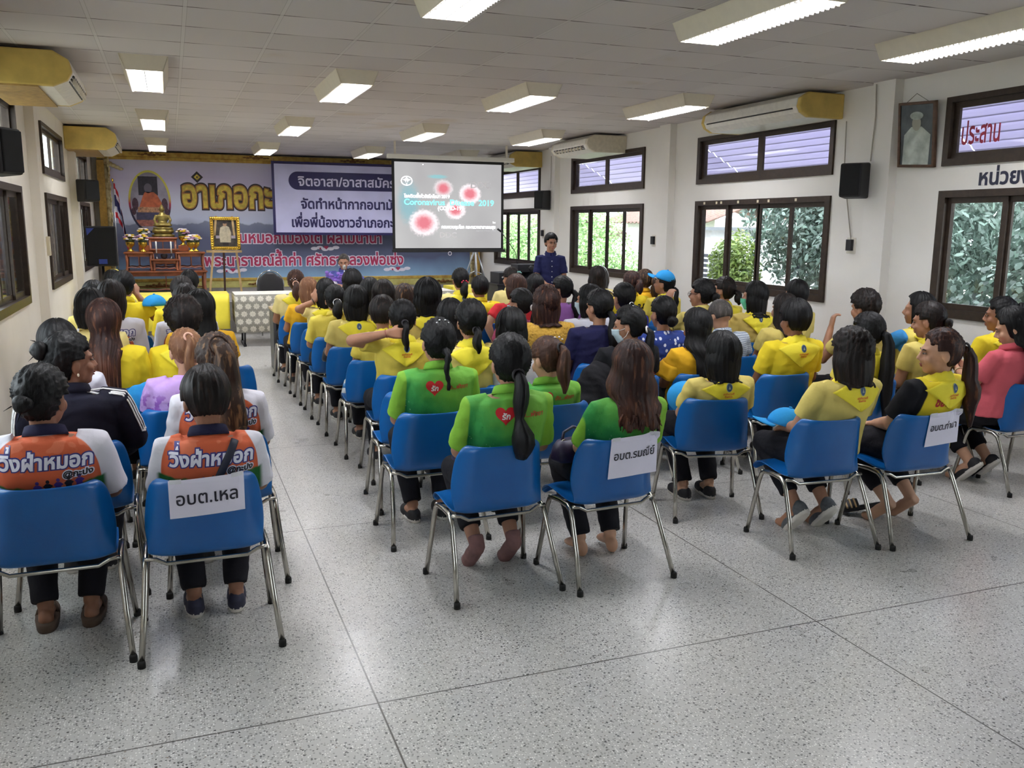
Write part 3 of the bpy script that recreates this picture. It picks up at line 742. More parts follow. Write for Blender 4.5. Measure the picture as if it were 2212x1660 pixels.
bd(ob('base_panel', G().box(bx0-0.2, bx1+0.2, YB_-0.02, YB_+0.05, bz0-0.19, bz0-0.06).mesh('base_panel', MGREENG), root))
MORN = M('dark bronze ornament', (122, 84, 38), 0.5, 0.3)
for i in range(4):      # carved ornaments along the base and the top
    cx = bx0+0.7+i*1.9
    for zc, nm in ((bz0-0.125, 'base_ornament'), (bz1+0.1, 'top_ornament')):
        g = G()
        for s in (-1, 1):
            for k in range(4): g.ell((cx+s*(0.04+k*0.06), YB_-0.035-0.012, zc+0.018*(1-k*0.3)*(1 if k % 2 else -0.4)), (0.035, 0.012, 0.026-0.004*k))
        g.ell((cx, YB_-0.047, zc+0.015), (0.03, 0.015, 0.045)); bd(ob(nm, g.mesh(nm, MORN, True), root))
bd(ob('side_strip', bev(G().box(bx0-0.26, bx0-0.13, YB_-0.06, YB_+0.05, STZ-0.1, bz1-0.02).mesh('side_strip', MGOLDP), 0.01), root)); bd(ob('side_strip', bev(G().box(bx1+0.13, bx1+0.26, YB_-0.06, YB_+0.05, STZ-0.1, bz1-0.02).mesh('side_strip', MGOLDP), 0.01), root))
MCREAM = mat_gold('cream carved strip', (208, 196, 150), (130, 96, 48), 6)
for s, x in ((-1, bx0-0.09), (1, bx1+0.09)):
    g = G().box(x-0.045, x+0.045, YB_-0.05, YB_+0.04, STZ, bz1)
    for k in range(26): g.ell((x-s*0.035+0.01*sin(k*2.1), YB_-0.055, STZ+0.2+k*0.092), (0.02, 0.016, 0.05))
    for k in range(5): g.ell((x-s*0.06*k, YB_-0.05, bz1-0.06-0.03*k+0.012*k*k*0), (0.05, 0.02, 0.05-0.006*k))
    bd(ob('carved_strip', g.mesh('carved_strip', MCREAM, True), root))
def fl(loops, dy, mat, name, par=root):
    o = flat(loops, YB_-dy, mat, name, par); o.location = -inv; return o
# oval picture of a robed statue
ox, oz = -0.33, 2.15
def mat_rim():
    t = NT('yellow red navy rim', 0.5); x = t.xyz(); z = t.math('SUBTRACT', x[2], oz)
    t.col(t.ramp(t.math('ADD', t.math('DIVIDE', z, 1.2), 0.5), [(0.2, (24, 24, 58)), (0.36, (40, 26, 60)), (0.47, (176, 40, 60)), (0.58, (206, 190, 70)), (1, (206, 200, 80))])); return t.m
pic = fl([oval(ox, oz, 0.375, 0.585)], 0.003, mat_rim(), 'oval_picture')
def fl2(*a): 
    o = fl(*a, par=None); o.parent = pic; o.location = (0, 0, 0); return o
fl2([oval(ox, oz, 0.34, 0.545)], 0.005, M('picture mist', (150, 142, 156), 0.5, vary=0.15, nscale=4), 'picture_ground')
fl2([rect(ox-0.19, ox+0.15, oz+0.12, oz+0.47)], 0.007, M('picture dark wall', (44, 38, 50), 0.6, vary=0.2), 'picture_wall')
fl2([[(ox-0.19, oz-0.1), (ox+0.2, oz-0.1), (ox+0.21, oz-0.02), (ox+0.14, oz+0.12), (ox+0.08, oz+0.18), (ox-0.08, oz+0.18), (ox-0.12, oz+0.1)]], 0.009, M('picture orange robe', (178, 88, 50), 0.6, vary=0.2, nscale=10), 'picture_robe')
fl2([oval(ox-0.02, oz+0.25, 0.07, 0.09)], 0.009, M('picture stone head', (92, 84, 96), 0.6), 'picture_head')
fl2([rect(ox-0.22, ox+0.22, oz-0.2, oz-0.1)], 0.009, M('picture gilt pedestal', (168, 122, 88), 0.6, vary=0.3, nscale=30), 'picture_pedestal')
fl2([rect(ox-0.25, ox+0.25, oz-0.34, oz-0.2)], 0.009, M('picture slate pedestal', (62, 58, 86), 0.6, vary=0.2), 'picture_pedestal'); fl2([[(ox-0.27, oz-0.34), (ox+0.27, oz-0.34), (ox+0.19, oz-0.46), (ox-0.19, oz-0.46)]], 0.009, M('picture rose pedestal', (150, 90, 76), 0.6, vary=0.3, nscale=20), 'picture_pedestal')
for s in (-1, 1): fl2([oval(ox+s*0.26, oz-0.05, 0.055, 0.12), oval(ox+s*0.29, oz-0.18, 0.04, 0.07)], 0.009, M('picture plum tree', (74, 44, 58), 0.6, vary=0.3, nscale=30), 'picture_tree')
# title and two lines of slogan
MGOLDL = M('golden letter print', (198, 172, 60), 0.45, vary=0.2, nscale=12); MKEY = M('dark letter outline', (34, 26, 28), 0.5); MORL = M('amber letter shade', (150, 96, 36), 0.5)
TT = '\u0e2d\u0e32\u0e40\u0e20\u0e2d\u0e01\u0e30\u0e1b\u0e07'
def line(s, x0, x1, z0, h, layers, par=root, base=0.004, bold0=0, shear=0):
    l0, w0 = text_loops(s, 1, bold0); xs = [p[0] for l in l0 for p in l]; a, b = min(xs), max(xs)
    for i, (mat, bold, nm) in enumerate(layers):
        lp, _ = text_loops(s, 1, bold, shear); k = (x1-x0)/(b-a)
        lp = [[(x0+(p[0]-a)*k, z0+p[1]*h) for p in l] for l in lp]; fl(lp, base+0.002*i, mat, nm, par)
line(TT, 0.27, 2.5, 2.07, 0.7, [(MKEY, 0.10, 'title_outline'), (MORL, 0.06, 'title_shade'), (MGOLDL, 0.03, 'title_lettering')])
fl([[(0.54, 2.52), (0.65, 2.63), (0.54, 2.74), (0.43, 2.63)]], 0.004, MKEY, 'title_outline'); fl([[(0.54, 2.57), (0.60, 2.63), (0.54, 2.69), (0.48, 2.63)], [(0.54, 2.61), (0.52, 2.63), (0.54, 2.65), (0.56, 2.63)]], 0.006, MGOLDL, 'title_lettering')
MHALO = M('white letter edge', (226, 220, 230), 0.5); MCRIM = M('crimson letter print', (170, 44, 84), 0.5)
line('\u0e21\u0e48\u0e32\u0e19\u0e2b\u0e21\u0e2d\u0e01\u0e40\u0e21\u0e37\u0e2d\u0e07\u0e43\u0e15\u0e49 \u0e1c\u0e25\u0e44\u0e21\u0e49\u0e19\u0e32\u0e19\u0e32', 1.0, 4.12, 1.38, 0.30, [(MHALO, 0.085, 'slogan_edge'), (MCRIM, 0.03, 'slogan_lettering')])
line('\u0e1e\u0e23\u0e30\u0e19\u0e32\u0e23\u0e32\u0e22\u0e13\u0e4c\u0e25\u0e49\u0e33\u0e04\u0e48\u0e32 \u0e28\u0e23\u0e31\u0e17\u0e18\u0e32\u0e2b\u0e25\u0e27\u0e07\u0e1e\u0e48\u0e2d\u0e40\u0e0b\u0e48\u0e07', 0.6, 4.58, 0.93, 0.30, [(MHALO, 0.085, 'slogan_edge'), (MCRIM, 0.03, 'slogan_lettering')])
for hx_, hz_ in ((1.1, 0.83), (2.95, 1.27), (4.45, 0.83)):   # small hearts on curls of cloud
    fl([oval(hx_-0.22+0.11*k, hz_-0.005+0.02*sin(k*2), 0.07, 0.035) for k in range(5)], 0.004, MHALO, 'cloud_curl'); fl([heart(hx_+0.02, hz_+0.01, 0.09)], 0.007, MCRIM, 'heart')
    fl([oval(hx_-0.1, hz_-0.005, 0.018, 0.02)], 0.007, MCRIM, 'heart')
tag(root, 'wide gilt-framed printed backdrop of misty mountains across the stage', 'backdrop')

# ------------------------------------------------------------------ banner
MBAN = M('lavender white vinyl', (196, 194, 226), 0.4, vary=0.04, nscale=3); MVIO = M('deep violet print', (40, 34, 84), 0.45)
root = empty('cloth_banner', (3.7, 18.05, 2.25)); inv = Vector(root.location); YBN = 18.05
def bl(loops, dy, mat, name):
    o = flat(loops, YBN-dy, mat, name, root); o.location = -inv; return o
a0, a1, b0, b1 = 1.9, 4.95, 1.54, 2.96
o = ob('sheet', G().box(a0, a1, YBN, YBN+0.006, b0, b1).mesh('sheet', MBAN), root); o.location = -inv
bl([rect(a0, a1, b0, b1), rect(a0+0.05, a1-0.05, b0+0.05, b1-0.05)[::-1]], 0.003, MVIO, 'border')
bl([rrect(2.22, 4.66, 2.42, 2.77, 0.175)], 0.003, MVIO, 'pill')
MPILLT = M('pale pill lettering', (214, 210, 232), 0.45)
def bline(s, x0, k, z0, h, mat, nm, bold=0.02, dy=0.004):
    lp, w_ = text_loops(s, 1, bold); k = k/w_; bl([[(x0+p[0]*k, z0+p[1]*h) for p in l] for l in lp], dy, mat, nm)
bline('\u0e08\u0e34\u0e15\u0e2d\u0e32\u0e2a\u0e32/\u0e2d\u0e32\u0e2a\u0e32\u0e2a\u0e21\u0e31\u0e04\u0e23', 2.4, 1.96, 2.5, 0.25, MPILLT, 'lettering', 0.02, 0.006)
bline('\u0e08\u0e31\u0e14\u0e17\u0e33\u0e2b\u0e19\u0e49\u0e32\u0e01\u0e32\u0e01\u0e2d\u0e19\u0e32\u0e21\u0e31\u0e22', 2.44, 2.0, 2.06, 0.26, MVIO, 'lettering', 0.03)
bline('\u0e40\u0e1e\u0e37\u0e48\u0e2d\u0e1e\u0e35\u0e48\u0e19\u0e49\u0e2d\u0e07\u0e0a\u0e32\u0e27\u0e2d\u0e33\u0e40\u0e20\u0e2d\u0e01\u0e30\u0e1b\u0e07', 2.24, 2.34, 1.7, 0.26, MVIO, 'lettering', 0.03)
for x in (a0+0.03, a1-0.03):
    o = ob('hanging_cord', G().tube([(x, YBN, b1-0.02), (x, YBN+0.02, ZC)], 0.004, 5).mesh('cord', MCAB), root); o.location = -inv
tag(root, 'lavender banner with violet border and Thai lettering hung before the backdrop', 'banner')

# ------------------------------------------------------------------ projection screen with its projected slide
YS = 14.5
root = empty('projection_screen', (4.42, YS, 1.33)); inv = Vector(root.location)
def so(o): o.location = -inv; return o
s0, s1, t0_, t1_ = 3.44, 5.40, 1.33, 2.82
ca, sa = 1, 0
so(ob('black_border', G().box(s0, s1, YS, YS+0.004, t0_, t1_).mesh('black_border', M('black screen border', (18, 18, 20), 0.6)), root))
so(ob('bottom_bar', bev(G().box(s0-0.01, s1+0.03, YS-0.025, YS+0.02, t0_-0.03, t0_+0.02).mesh('bottom_bar', MBLK), 0.008), root))
so(ob('housing', bev(G().box(3.37, 5.58, YS-0.05, YS+0.06, t1_, t1_+0.075).mesh('housing', M('white screen case', (222, 220, 212), 0.45)), 0.012), root))
so(ob('pull_ring', G().tube([(4.42+0.03*cos(a), YS-0.03, t0_-0.05+0.03*sin(a)) for a in [2*pi*k/16 for k in range(17)]], 0.005, 6).mesh('pull_ring', MHALO, True), root))
def mat_slide():   # projected light: the screen is lit by a slide
    t = NT('projected slide', 0.9, (60, 60, 60)); x = t.xyz()
    vig = t.noise(1.2, 2); c = t.ramp(vig, [(0.2, (160, 158, 160)), (0.8, (184, 184, 184))])
    def blob(cx, cz, rx, rz, col, prev, k=1.0, edge=0.25):
        dx = t.math('DIVIDE', t.math('SUBTRACT', x[0], cx), rx); dz = t.math('DIVIDE', t.math('SUBTRACT', x[2], cz), rz)
        d = t.math('SQRT', t.math('ADD', t.math('MULTIPLY', dx, dx), t.math('MULTIPLY', dz, dz)))
        d = t.math('ADD', d, t.math('MULTIPLY', t.math('SUBTRACT', t.noise(26, 3), 0.5), 0.5))
        return t.mix(t.math('MULTIPLY', t.step(d, 1+edge, 1-edge), k), prev, col)
    c = blob(3.72, 2.12, 0.16, 0.3, (128, 176, 186), c, 0.8, 0.5); c = blob(4.22, 2.55, 0.15, 0.03, (130, 190, 196), c, 0.8, 0.5)
    for cx, cz, r, k in ((4.32, 2.36, 0.145, 0.55), (4.79, 2.28, 0.165, 1), (4.53, 2.01, 0.155, 1), (3.98, 1.79, 0.215, 1)):
        c = blob(cx, cz, r*1.12, r*0.95, (250, 238, 242), c, k, 0.2); c = blob(cx, cz, r*0.7, r*0.6, (216, 112, 126), c, 0.95, 0.55)
    t.l(c, t.b.inputs['Emission Color']); t.b.inputs['Emission Strength'].default_value = 0.93; t.col(t.mix(0, (10, 10, 10), (10, 10, 10))); return t.m
sl = so(ob('projected_slide', G().add([(s0+0.045, YS-0.002, t0_+0.04), (s1-0.045, YS-0.002, t0_+0.04), (s1-0.045, YS-0.002, t1_-0.045), (s0+0.045, YS-0.002, t1_-0.045)], [(0, 1, 2, 3)]).mesh('projected_slide', mat_slide()), root))
MSW = emis('slide white', (250, 252, 255), 1.0); MSC = emis('slide cyan', (126, 226, 226), 0.95); MSF = emis('slide faint mark', (160, 158, 160), 0.82); MSG = emis('slide grey', (146, 146, 150), 0.9)
def sline(s, x0, x1, z0, h, mat, bold=0.02, nm='slide_lettering'):
    lp, w_ = text_loops(s, 1, bold); xs = [p[0] for l in lp for p in l]; a, b = min(xs), max(xs); k = (x1-x0)/(b-a)
    o = flat([[(x0+(p[0]-a)*k, z0+p[1]*h) for p in l] for l in lp], YS-0.004, mat, nm, sl); return o
sline('\u0e42\u0e23\u0e04\u0e15\u0e34\u0e14\u0e40\u0e0a\u0e37\u0e49\u0e2d\u0e44\u0e27\u0e23\u0e31\u0e2a\u0e42\u0e04\u0e42\u0e23\u0e19\u0e32 2019', 3.64, 4.43, 2.20, 0.075, MSW, 0.04)
sline('Coronavirus  Disease  2019', 3.64, 5.22, 2.085, 0.135, MSC, 0.025); sline('(COVID-19)', 4.22, 4.66, 2.005, 0.09, MSW, 0.03)
sline('\u0e01\u0e23\u0e21\u0e04\u0e27\u0e1a\u0e04\u0e38\u0e21\u0e42\u0e23\u0e04 \u0e01\u0e23\u0e30\u0e17\u0e23\u0e27\u0e07\u0e2a\u0e32\u0e18\u0e32\u0e23\u0e13\u0e2a\u0e38\u0e02', 4.28, 5.25, 1.70, 0.075, MSW, 0.04); sline('\u0e42\u0e14\u0e22', 5.2, 5.25, 1.79, 0.04, MSW)
sline('Department of Disease Control', 4.9, 5.25, 1.655, 0.028, MSG); sline('DDC', 4.8, 5.16, 2.38, 0.14, MSF, 0.03); sline('DDC', 4.25, 4.55, 1.55, 0.12, MSF, 0.03)
flat([oval(3.69, 2.47, 0.1, 0.08), oval(3.69, 2.47, 0.082, 0.063)[::-1]], YS-0.004, MSW, 'slide_emblem', sl)
flat([[(3.69, 2.42), (3.66, 2.47), (3.62, 2.49), (3.66, 2.5), (3.69, 2.53), (3.72, 2.5), (3.76, 2.49), (3.72, 2.47)], oval(3.69, 2.44, 0.012, 0.04, 12)], YS-0.004, MSW, 'slide_emblem', sl)
flat([oval(3.97, 2.74, 0.01, 0.01, 12)], YS-0.004, MSW, 'slide_spot', sl)
for x in (3.5, 5.45): so(ob('hanging_bracket', G().box(x-0.015, x+0.015, YS-0.01, YS+0.02, t1_+0.07, ZC).mesh('hanging_bracket', MHOUS), root))
tag(root, 'black-bordered pull-down projection screen showing a grey coronavirus slide', 'projection screen')

# tripod standing behind the screen
MALU = M('brushed aluminium', (190, 192, 196), 0.3, 0.9)
p0 = at(1027, 545, 15.6); root = empty('tripod', (p0.x, 15.6, STZ)); h = 1.32-STZ+0.2
ob('pole', G().tube([(0, 0, 0.35), (0, 0, h)], 0.02, 10).mesh('pole', MALU, True), root)
for a in (0.3, 2.4, 4.5): ob('leg', G().tube([(0, 0, h-0.15), (0.32*cos(a), 0.32*sin(a), 0.01)], 0.014, 8).mesh('leg', MALU, True), root)
ob('collar', G().lathe((0, 0, h-0.2), [(0.035, 0), (0.04, 0.03), (0.04, 0.09), (0.03, 0.12)], 12).mesh('collar', MBLK, True), root)
for a in (0.3, 2.4, 4.5): ob('brace', G().tube([(0, 0, 0.42), (0.19*cos(a), 0.19*sin(a), 0.34)], 0.008, 6).mesh('brace', MALU, True), root)
tag(root, 'silver tripod stand behind the lower right corner of the projection screen', 'tripod')

# ------------------------------------------------------------------ altar set
MWOOD = M('polished red teak', (150, 84, 50), 0.32, vary=0.18, nscale=6, coat=0.3); MGOLD = M('polished brass gold', (206, 166, 60), 0.25, 0.85, vary=0.1)
YA = 17.3; q = at(348, 588, YA-0.4)
def small_table(name, x0, x1, y0, y1, z0, z1, label, apron=0.05, leg=0.045):
    root = empty(name, ((x0+x1)/2, (y0+y1)/2, z0)); w, d, h = (x1-x0)/2, (y1-y0)/2, z1-z0
    ob('top', bev(G().box(-w-0.02, w+0.02, -d-0.02, d+0.02, h-0.03, h).mesh('top', MWOOD), 0.008), root)
    g = G()
    for s in (-1, 1):
        g.box(-w+leg, w-leg, s*(d-0.015)-0.01, s*(d-0.015)+0.01, h-0.03-apron, h-0.03); g.box(s*(w-0.015)-0.01, s*(w-0.015)+0.01, -d+leg, d-leg, h-0.03-apron, h-0.03)
        nn = 9    # shaped lower rail
        g.box(-0.006, 0.006, s*(d-0.015)-0.006, s*(d-0.015)+0.006, h*0.16, h-0.04)
        g.tube([(-w+leg*0.6+(2*w-leg*1.2)*k/(nn-1), s*(d-0.015), h*0.16+0.02*sin(pi*k/(nn-1)*3)**2) for k in range(nn)], 0.012, 6)
    ob('apron', g.mesh('apron', MWOOD), root)
    for sx in (-1, 1):
        for sy in (-1, 1): ob('leg', G().tube([(sx*(w-leg/2), sy*(d-leg/2), h-0.03), (sx*(w-leg*0.65), sy*(d-leg*0.65), h*0.4), (sx*(w-leg/2), sy*(d-leg/2), 0.02), (sx*(w-leg*0.3), sy*(d-leg*0.3), 0)], [leg*0.55, leg*0.42, leg*0.5, leg*0.6], 8).mesh('leg', MWOOD, True), root)
    tag(root, label, 'altar table'); return root
A = lambda u, v, Y=YA: at(u, v, Y)
xa, xb, zt = A(266, 588, 16.95).x, A(446, 588, 16.95).x, A(356, 586, 16.95).z
small_table('altar_table', xa, xb, 16.95, 17.8, STZ, zt, 'wide low teak base table of the altar on the stage', 0.06, 0.06)
def tier(u0, u1, v0, v1, y0, y1, label): 
    a, b = A(u0, v1, y0), A(u1, v0, y0); z1 = b.z; return small_table('altar_tier', a.x, b.x, y0, y1, zt if z1 > zt+0.05 else zt, z1, label)
tier(272, 328, 545, 588, 17.02, 17.6, 'left front teak tier of the altar carrying two flower bowls')
tier(386, 441, 545, 588, 17.02, 17.6, 'right front teak tier of the altar carrying two flower bowls')
tier(331, 385, 560, 588, 17.0, 17.25, 'lowest middle teak tier of the altar with two candles')
tier(329, 384, 538, 588, 17.27, 17.45, 'middle teak tier of the altar behind the candles')
tier(325, 381, 513, 588, 17.47, 17.75, 'tallest teak tier of the altar under the seated statue')
MBUD = M('dark bronze gilt', (142, 124, 66), 0.38, 0.6, vary=0.25, nscale=14)
b = A(353, 512, 17.6); root = empty('buddha_statue', (b.x, 17.6, b.z)); hb = A(348, 440, 17.6).z-b.z; k = hb/0.66
g = G()
for z0, z1, r in ((0, 0.05, 0.21), (0.05, 0.08, 0.17), (0.08, 0.15, 0.2), (0.15, 0.19, 0.18)): g.stack([(0, 0, z0*k, r*k, r*0.7*k), (0, 0, (z0+z1)/2*k, r*1.03*k, r*0.72*k), (0, 0, z1*k, r*k, r*0.7*k)])
ob('pedestal', g.mesh('pedestal', MBUD, True, None), root)
g = G()
g.ell((0, -0.02*k, 0.235*k), (0.185*k, 0.12*k, 0.05*k)); g.stack([(0, 0.02*k, 0.22*k, 0.09*k, 0.07*k), (0, 0.02*k, 0.32*k, 0.085*k, 0.06*k), (0, 0.02*k, 0.42*k, 0.115*k, 0.06*k), (0, 0.02*k, 0.46*k, 0.06*k, 0.045*k), (0, 0.02*k, 0.5*k, 0.03*k, 0.03*k)])
for s in (-1, 1): g.tube([(s*0.11*k, 0.02*k, 0.43*k), (s*0.15*k, 0.0, 0.33*k), (s*0.12*k, -0.08*k, 0.255*k), (s*0.03*k, -0.11*k, 0.25*k)], [0.034*k, 0.03*k, 0.024*k, 0.022*k], 8)
g.ell((0, 0.005*k, 0.555*k), (0.046*k, 0.05*k, 0.06*k)); g.ell((0, 0.01*k, 0.61*k), (0.03*k, 0.03*k, 0.025*k)); g.tube([(0, 0.01*k, 0.62*k), (0, 0.01*k, 0.66*k)], [0.014*k, 0.003*k], 8)
for s in (-1, 1): g.ell((s*0.047*k, 0.01*k, 0.54*k), (0.007*k, 0.012*k, 0.035*k))
ob('figure', remesh(g, MBUD, 0.011, 2), root); tag(root, 'bronze seated statue on the tallest tier of the altar', 'statue')
# flower bowls
rr = random.Random(3)
PET = [M('yellow petals', (222, 186, 50), 0.6), M('white petals', (226, 214, 214), 0.6), M('mauve petals', (170, 130, 160), 0.6)]; MGRN = M('dark flower leaves', (70, 80, 50), 0.6)
def flower_bowl(u, v, Y, label, s=1.0, zt_=None):
    p = A(u, v, Y); root = empty('flower_bowl', (p.x, Y, zt_ if zt_ else p.z)); R = 0.055*s
    ob('bowl', G().lathe((0, 0, 0), [(R*0.8, 0), (R*0.75, 0.012*s), (R*0.3, 0.03*s), (R*0.35, 0.05*s), (R*0.95, 0.085*s), (R*1.05, 0.12*s), (R*1.0, 0.125*s), (R*0.3, 0.12*s)], 16).mesh('bowl', MGOLD, True), root)
    for m, cnt in zip(PET, (9, 10, 7)):
        g = G()
        for k in range(cnt):
            a, b_ = rr.uniform(0, 2*pi), rr.uniform(0.1, 1.3); q_ = Vector((cos(a)*cos(b_)*0.075*s, sin(a)*cos(b_)*0.075*s, 0.15*s+sin(b_)*0.075*s))
            for j in range(4): g.ell(q_+Vector((0.012*cos(j*1.57), 0.012*sin(j*1.57), 0))*s, (0.014*s, 0.014*s, 0.01*s), None, 6, 4)
        ob('flowers', g.mesh('flowers', m, True), root)
    ob('foliage', G().ell((0, 0, 0.15*s), (0.06*s, 0.06*s, 0.055*s), None, 10, 6).mesh('foliage', MGRN, True), root)
    tag(root, label, 'flower bowl', 'gold flower bowls on the altar')
zL = A(300, 545, 17.02).z
flower_bowl(282, 541, 17.4, 'gold flower bowl at the left end of the altar', 1.35, zL); flower_bowl(310, 550, 17.12, 'gold flower bowl at the front of the left altar tier', 1.35, zL)
flower_bowl(414, 550, 17.12, 'gold flower bowl at the front of the right altar tier', 1.35, zL); flower_bowl(423, 541, 17.4, 'gold flower bowl at the right end of the altar', 1.35, zL)
for u, nm in ((311, 'left'), (396, 'right')):
    p = A(u, 530, 17.58); hh = p.z-zL
    o = ob('flower_stand', bev(G().box(-0.09, 0.09, -0.06, 0.06, 0, hh).mesh('stand', MWOOD), 0.01), None, (p.x, 17.53, zL)); tag(o, 'small teak block under the raised flower bowl on the %s of the statue' % nm, 'stand', 'teak blocks')
    flower_bowl(u, 530, 17.53, 'raised gold flower bowl just %s of the statue' % nm, 1.35, p.z)
for u, nm in ((339, 'left'), (371, 'right')):
    p = A(u, 561, 17.12); zz = A(u, 560, 17.0).z; root = empty('candlestick', (p.x, 17.12, zz)); 
    ob('holder', G().lathe((0, 0, 0), [(0.04, 0), (0.04, 0.01), (0.012, 0.03), (0.012, 0.09), (0.02, 0.1)], 12).mesh('holder', M('pewter', (96, 96, 100), 0.35, 0.8), True), root)
    ob('candle', G().tube([(0, 0, 0.1), (0, 0, 0.31)], 0.012, 10).mesh('candle', M('white wax', (232, 230, 224), 0.5), True), root); tag(root, 'white candle in a small pewter holder, %s of the pair on the altar' % nm, 'candle', 'altar candles')
p = A(355, 560, 17.12); o = ob('incense_pot', G().lathe((p.x, 17.14, A(u, 560, 17.0).z), [(0.03, 0), (0.05, 0.02), (0.06, 0.06), (0.05, 0.08), (0.055, 0.085)], 14).mesh('incense_pot', M('black glaze', (36, 34, 36), 0.3), True)); tag(o, 'dark incense pot between the two altar candles', 'incense pot')

# ------------------------------------------------------------------ portrait on an easel
YE = 16.6; root = empty('easel', (at(487, 600, YE).x, YE, STZ)); ex = root.location.x
MPINE = M('pale pine', (196, 164, 112), 0.6, vary=0.15, nscale=8)
for (ua, va), (ub, vb) in (((470, 535), (453, 632)), ((504, 535), (522, 630))):
    a, b = at(ua, va, YE), at(ub, vb, YE); ob('leg', G().bar((a.x-ex, 0.02, a.z-STZ+0.55), (b.x-ex, -0.06, 0), 0.035, 0.025).mesh('leg', MPINE), root)
ob('rear_leg', G().bar((0, 0.05, 1.2), (0, 0.35, 0), 0.035, 0.025).mesh('rear_leg', M('dark pine', (96, 70, 56), 0.6)), root)
zz = at(487, 541, YE).z-STZ; ob('ledge', G().box(-0.3, 0.3, -0.05, 0.03, zz-0.04, zz).mesh('ledge', MPINE), root); tag(root, 'pale wooden easel holding the gold-framed portrait', 'easel')
a, b = at(456, 540, YE-0.03), at(517, 469, YE-0.03); w, h = b.x-a.x, b.z-a.z
root = empty('framed_portrait', ((a.x+b.x)/2, YE-0.03, a.z)); root.rotation_euler = (radians(-5), 0, 0)
g = G(); f = 0.055
for q in ((-w/2, w/2, 0, f), (-w/2, w/2, h-f, h), (-w/2, -w/2+f, 0, h), (w/2-f, w/2, 0, h)): g.box(q[0], q[1], -0.02, 0.02, q[2], q[3])
for k in range(14):
    for s in (-1, 1): g.ell((s*(w/2-f/2), -0.022, h*(k+0.5)/14), (0.02, 0.012, 0.016), None, 8, 5); g.ell((-w/2+w*(k+0.5)/14, -0.022, f/2 if s < 0 else h-f/2), (0.013, 0.012, 0.02), None, 8, 5)
ob('frame', g.mesh('frame', MGOLD), root)
ph = ob('photo', G().box(-w/2+f, w/2-f, -0.004, 0.004, f, h-f).mesh('photo', M('sepia portrait ground', (74, 66, 58), 0.35, vary=0.45, nscale=9)), root)
flat([[(-0.09, 0.13), (0.09, 0.13), (0.1, 0.3), (0.07, 0.4), (0.03, 0.42), (-0.03, 0.42), (-0.08, 0.39), (-0.1, 0.28)]], -0.006, M('pale uniform print', (196, 184, 156), 0.4, vary=0.12), 'pictured_figure', ph)
flat([rect(-0.05, 0.05, 0.07, 0.13)], -0.006, M('dark print', (48, 40, 40), 0.4), 'pictured_figure', ph); flat([oval(0, 0.45, 0.032, 0.04)], -0.006, M('pictured skin', (186, 146, 112), 0.4), 'pictured_head', ph); flat([oval(0, 0.478, 0.034, 0.02)], -0.008, M('dark print', (48, 40, 40), 0.4), 'pictured_hair', ph)
flat([rect(-0.16, -0.08, 0.2, 0.25), rect(0.1, 0.17, 0.2, 0.25)], -0.005, M('pale lilac print', (170, 158, 172), 0.4), 'pictured_table', ph)
tag(root, 'gold framed photograph of a standing figure in a pale uniform, on the easel', 'portrait')

# ------------------------------------------------------------------ flag, floor speaker
YFL = 17.9; a, b = at(243, 392, YFL), at(262, 600, YFL); root = empty('flag', (a.x, YFL, STZ)); hp = a.z-STZ
ob('pole', G().tube([(0, 0, 0.02), (0, 0, hp)], 0.012, 8).mesh('pole', MALU, True), root); ob('base', G().lathe((0, 0, 0), [(0.14, 0), (0.14, 0.03), (0.03, 0.06)], 16).mesh('base', MBLK, True), root)
ob('finial', G().ell((0, 0, hp+0.02), (0.018, 0.018, 0.035)).mesh('finial', MGOLD, True), root)
def mat_flag():
    t = NT('flag stripes', 0.75); u = t.n('ShaderNodeUVMap'); s_ = t.n('ShaderNodeSeparateXYZ'); t.l(u.outputs[0], s_.inputs[0])
    r = t.ramp(s_.outputs[1], [(0, (196, 40, 52)), (1/6, (226, 222, 230)), (1/3, (44, 44, 96)), (2/3, (226, 222, 230)), (5/6, (196, 40, 52))]); r.node.color_ramp.interpolation = 'CONSTANT'; t.col(r); return t.m
P = []; UVs = []
for i in range(25):        # hanging limply: bunched along the pole, fly end drooping
    u = i/24; row = []
    for j in range(19):
        v = j/18; x = 0.012+u*0.20*(0.55+0.45*(1-v))+0.012*sin(u*14); y = 0.045*sin(u*15+v*2)*(0.3+u)
        z = hp-0.03-(1-v)*0.62-u*u*0.75*(1-0.25*v)-0.02*u; row.append((x, y, z)); UVs.append((u, v))
    P.append(row)
me = G().grid(P).mesh('cloth', mat_flag(), True); uv = me.uv_layers.new(name='UVMap')
for lp_ in me.loops: uv.data[lp_.index].uv = UVs[lp_.vertex_index]
ob('cloth', me, root); tag(root, 'red white and blue striped flag drooping from a pole at the left of the stage', 'flag')
YSP = 15.3; a, b = at(189, 575, YSP), at(249, 489, YSP); w, h = b.x-a.x, b.z-a.z; cx = (a.x+b.x)/2
root = empty('tripod_speaker_stand', (cx, YSP+0.05, STZ))
ob('pole', G().tube([(0, 0, 0.1), (0, 0, a.z-STZ+0.02)], 0.02, 10).mesh('pole', MBLK, True), root)
for k in range(3): ob('leg', G().tube([(0, 0, 0.3), (0.24*cos(k*2.09+0.5), 0.24*sin(k*2.09+0.5), 0.015)], 0.013, 8).mesh('leg', MBLK, True), root)
tag(root, 'black stand carrying the large black loudspeaker on the left', 'speaker stand')
root = empty('loudspeaker', (cx, YSP, a.z), radians(4))
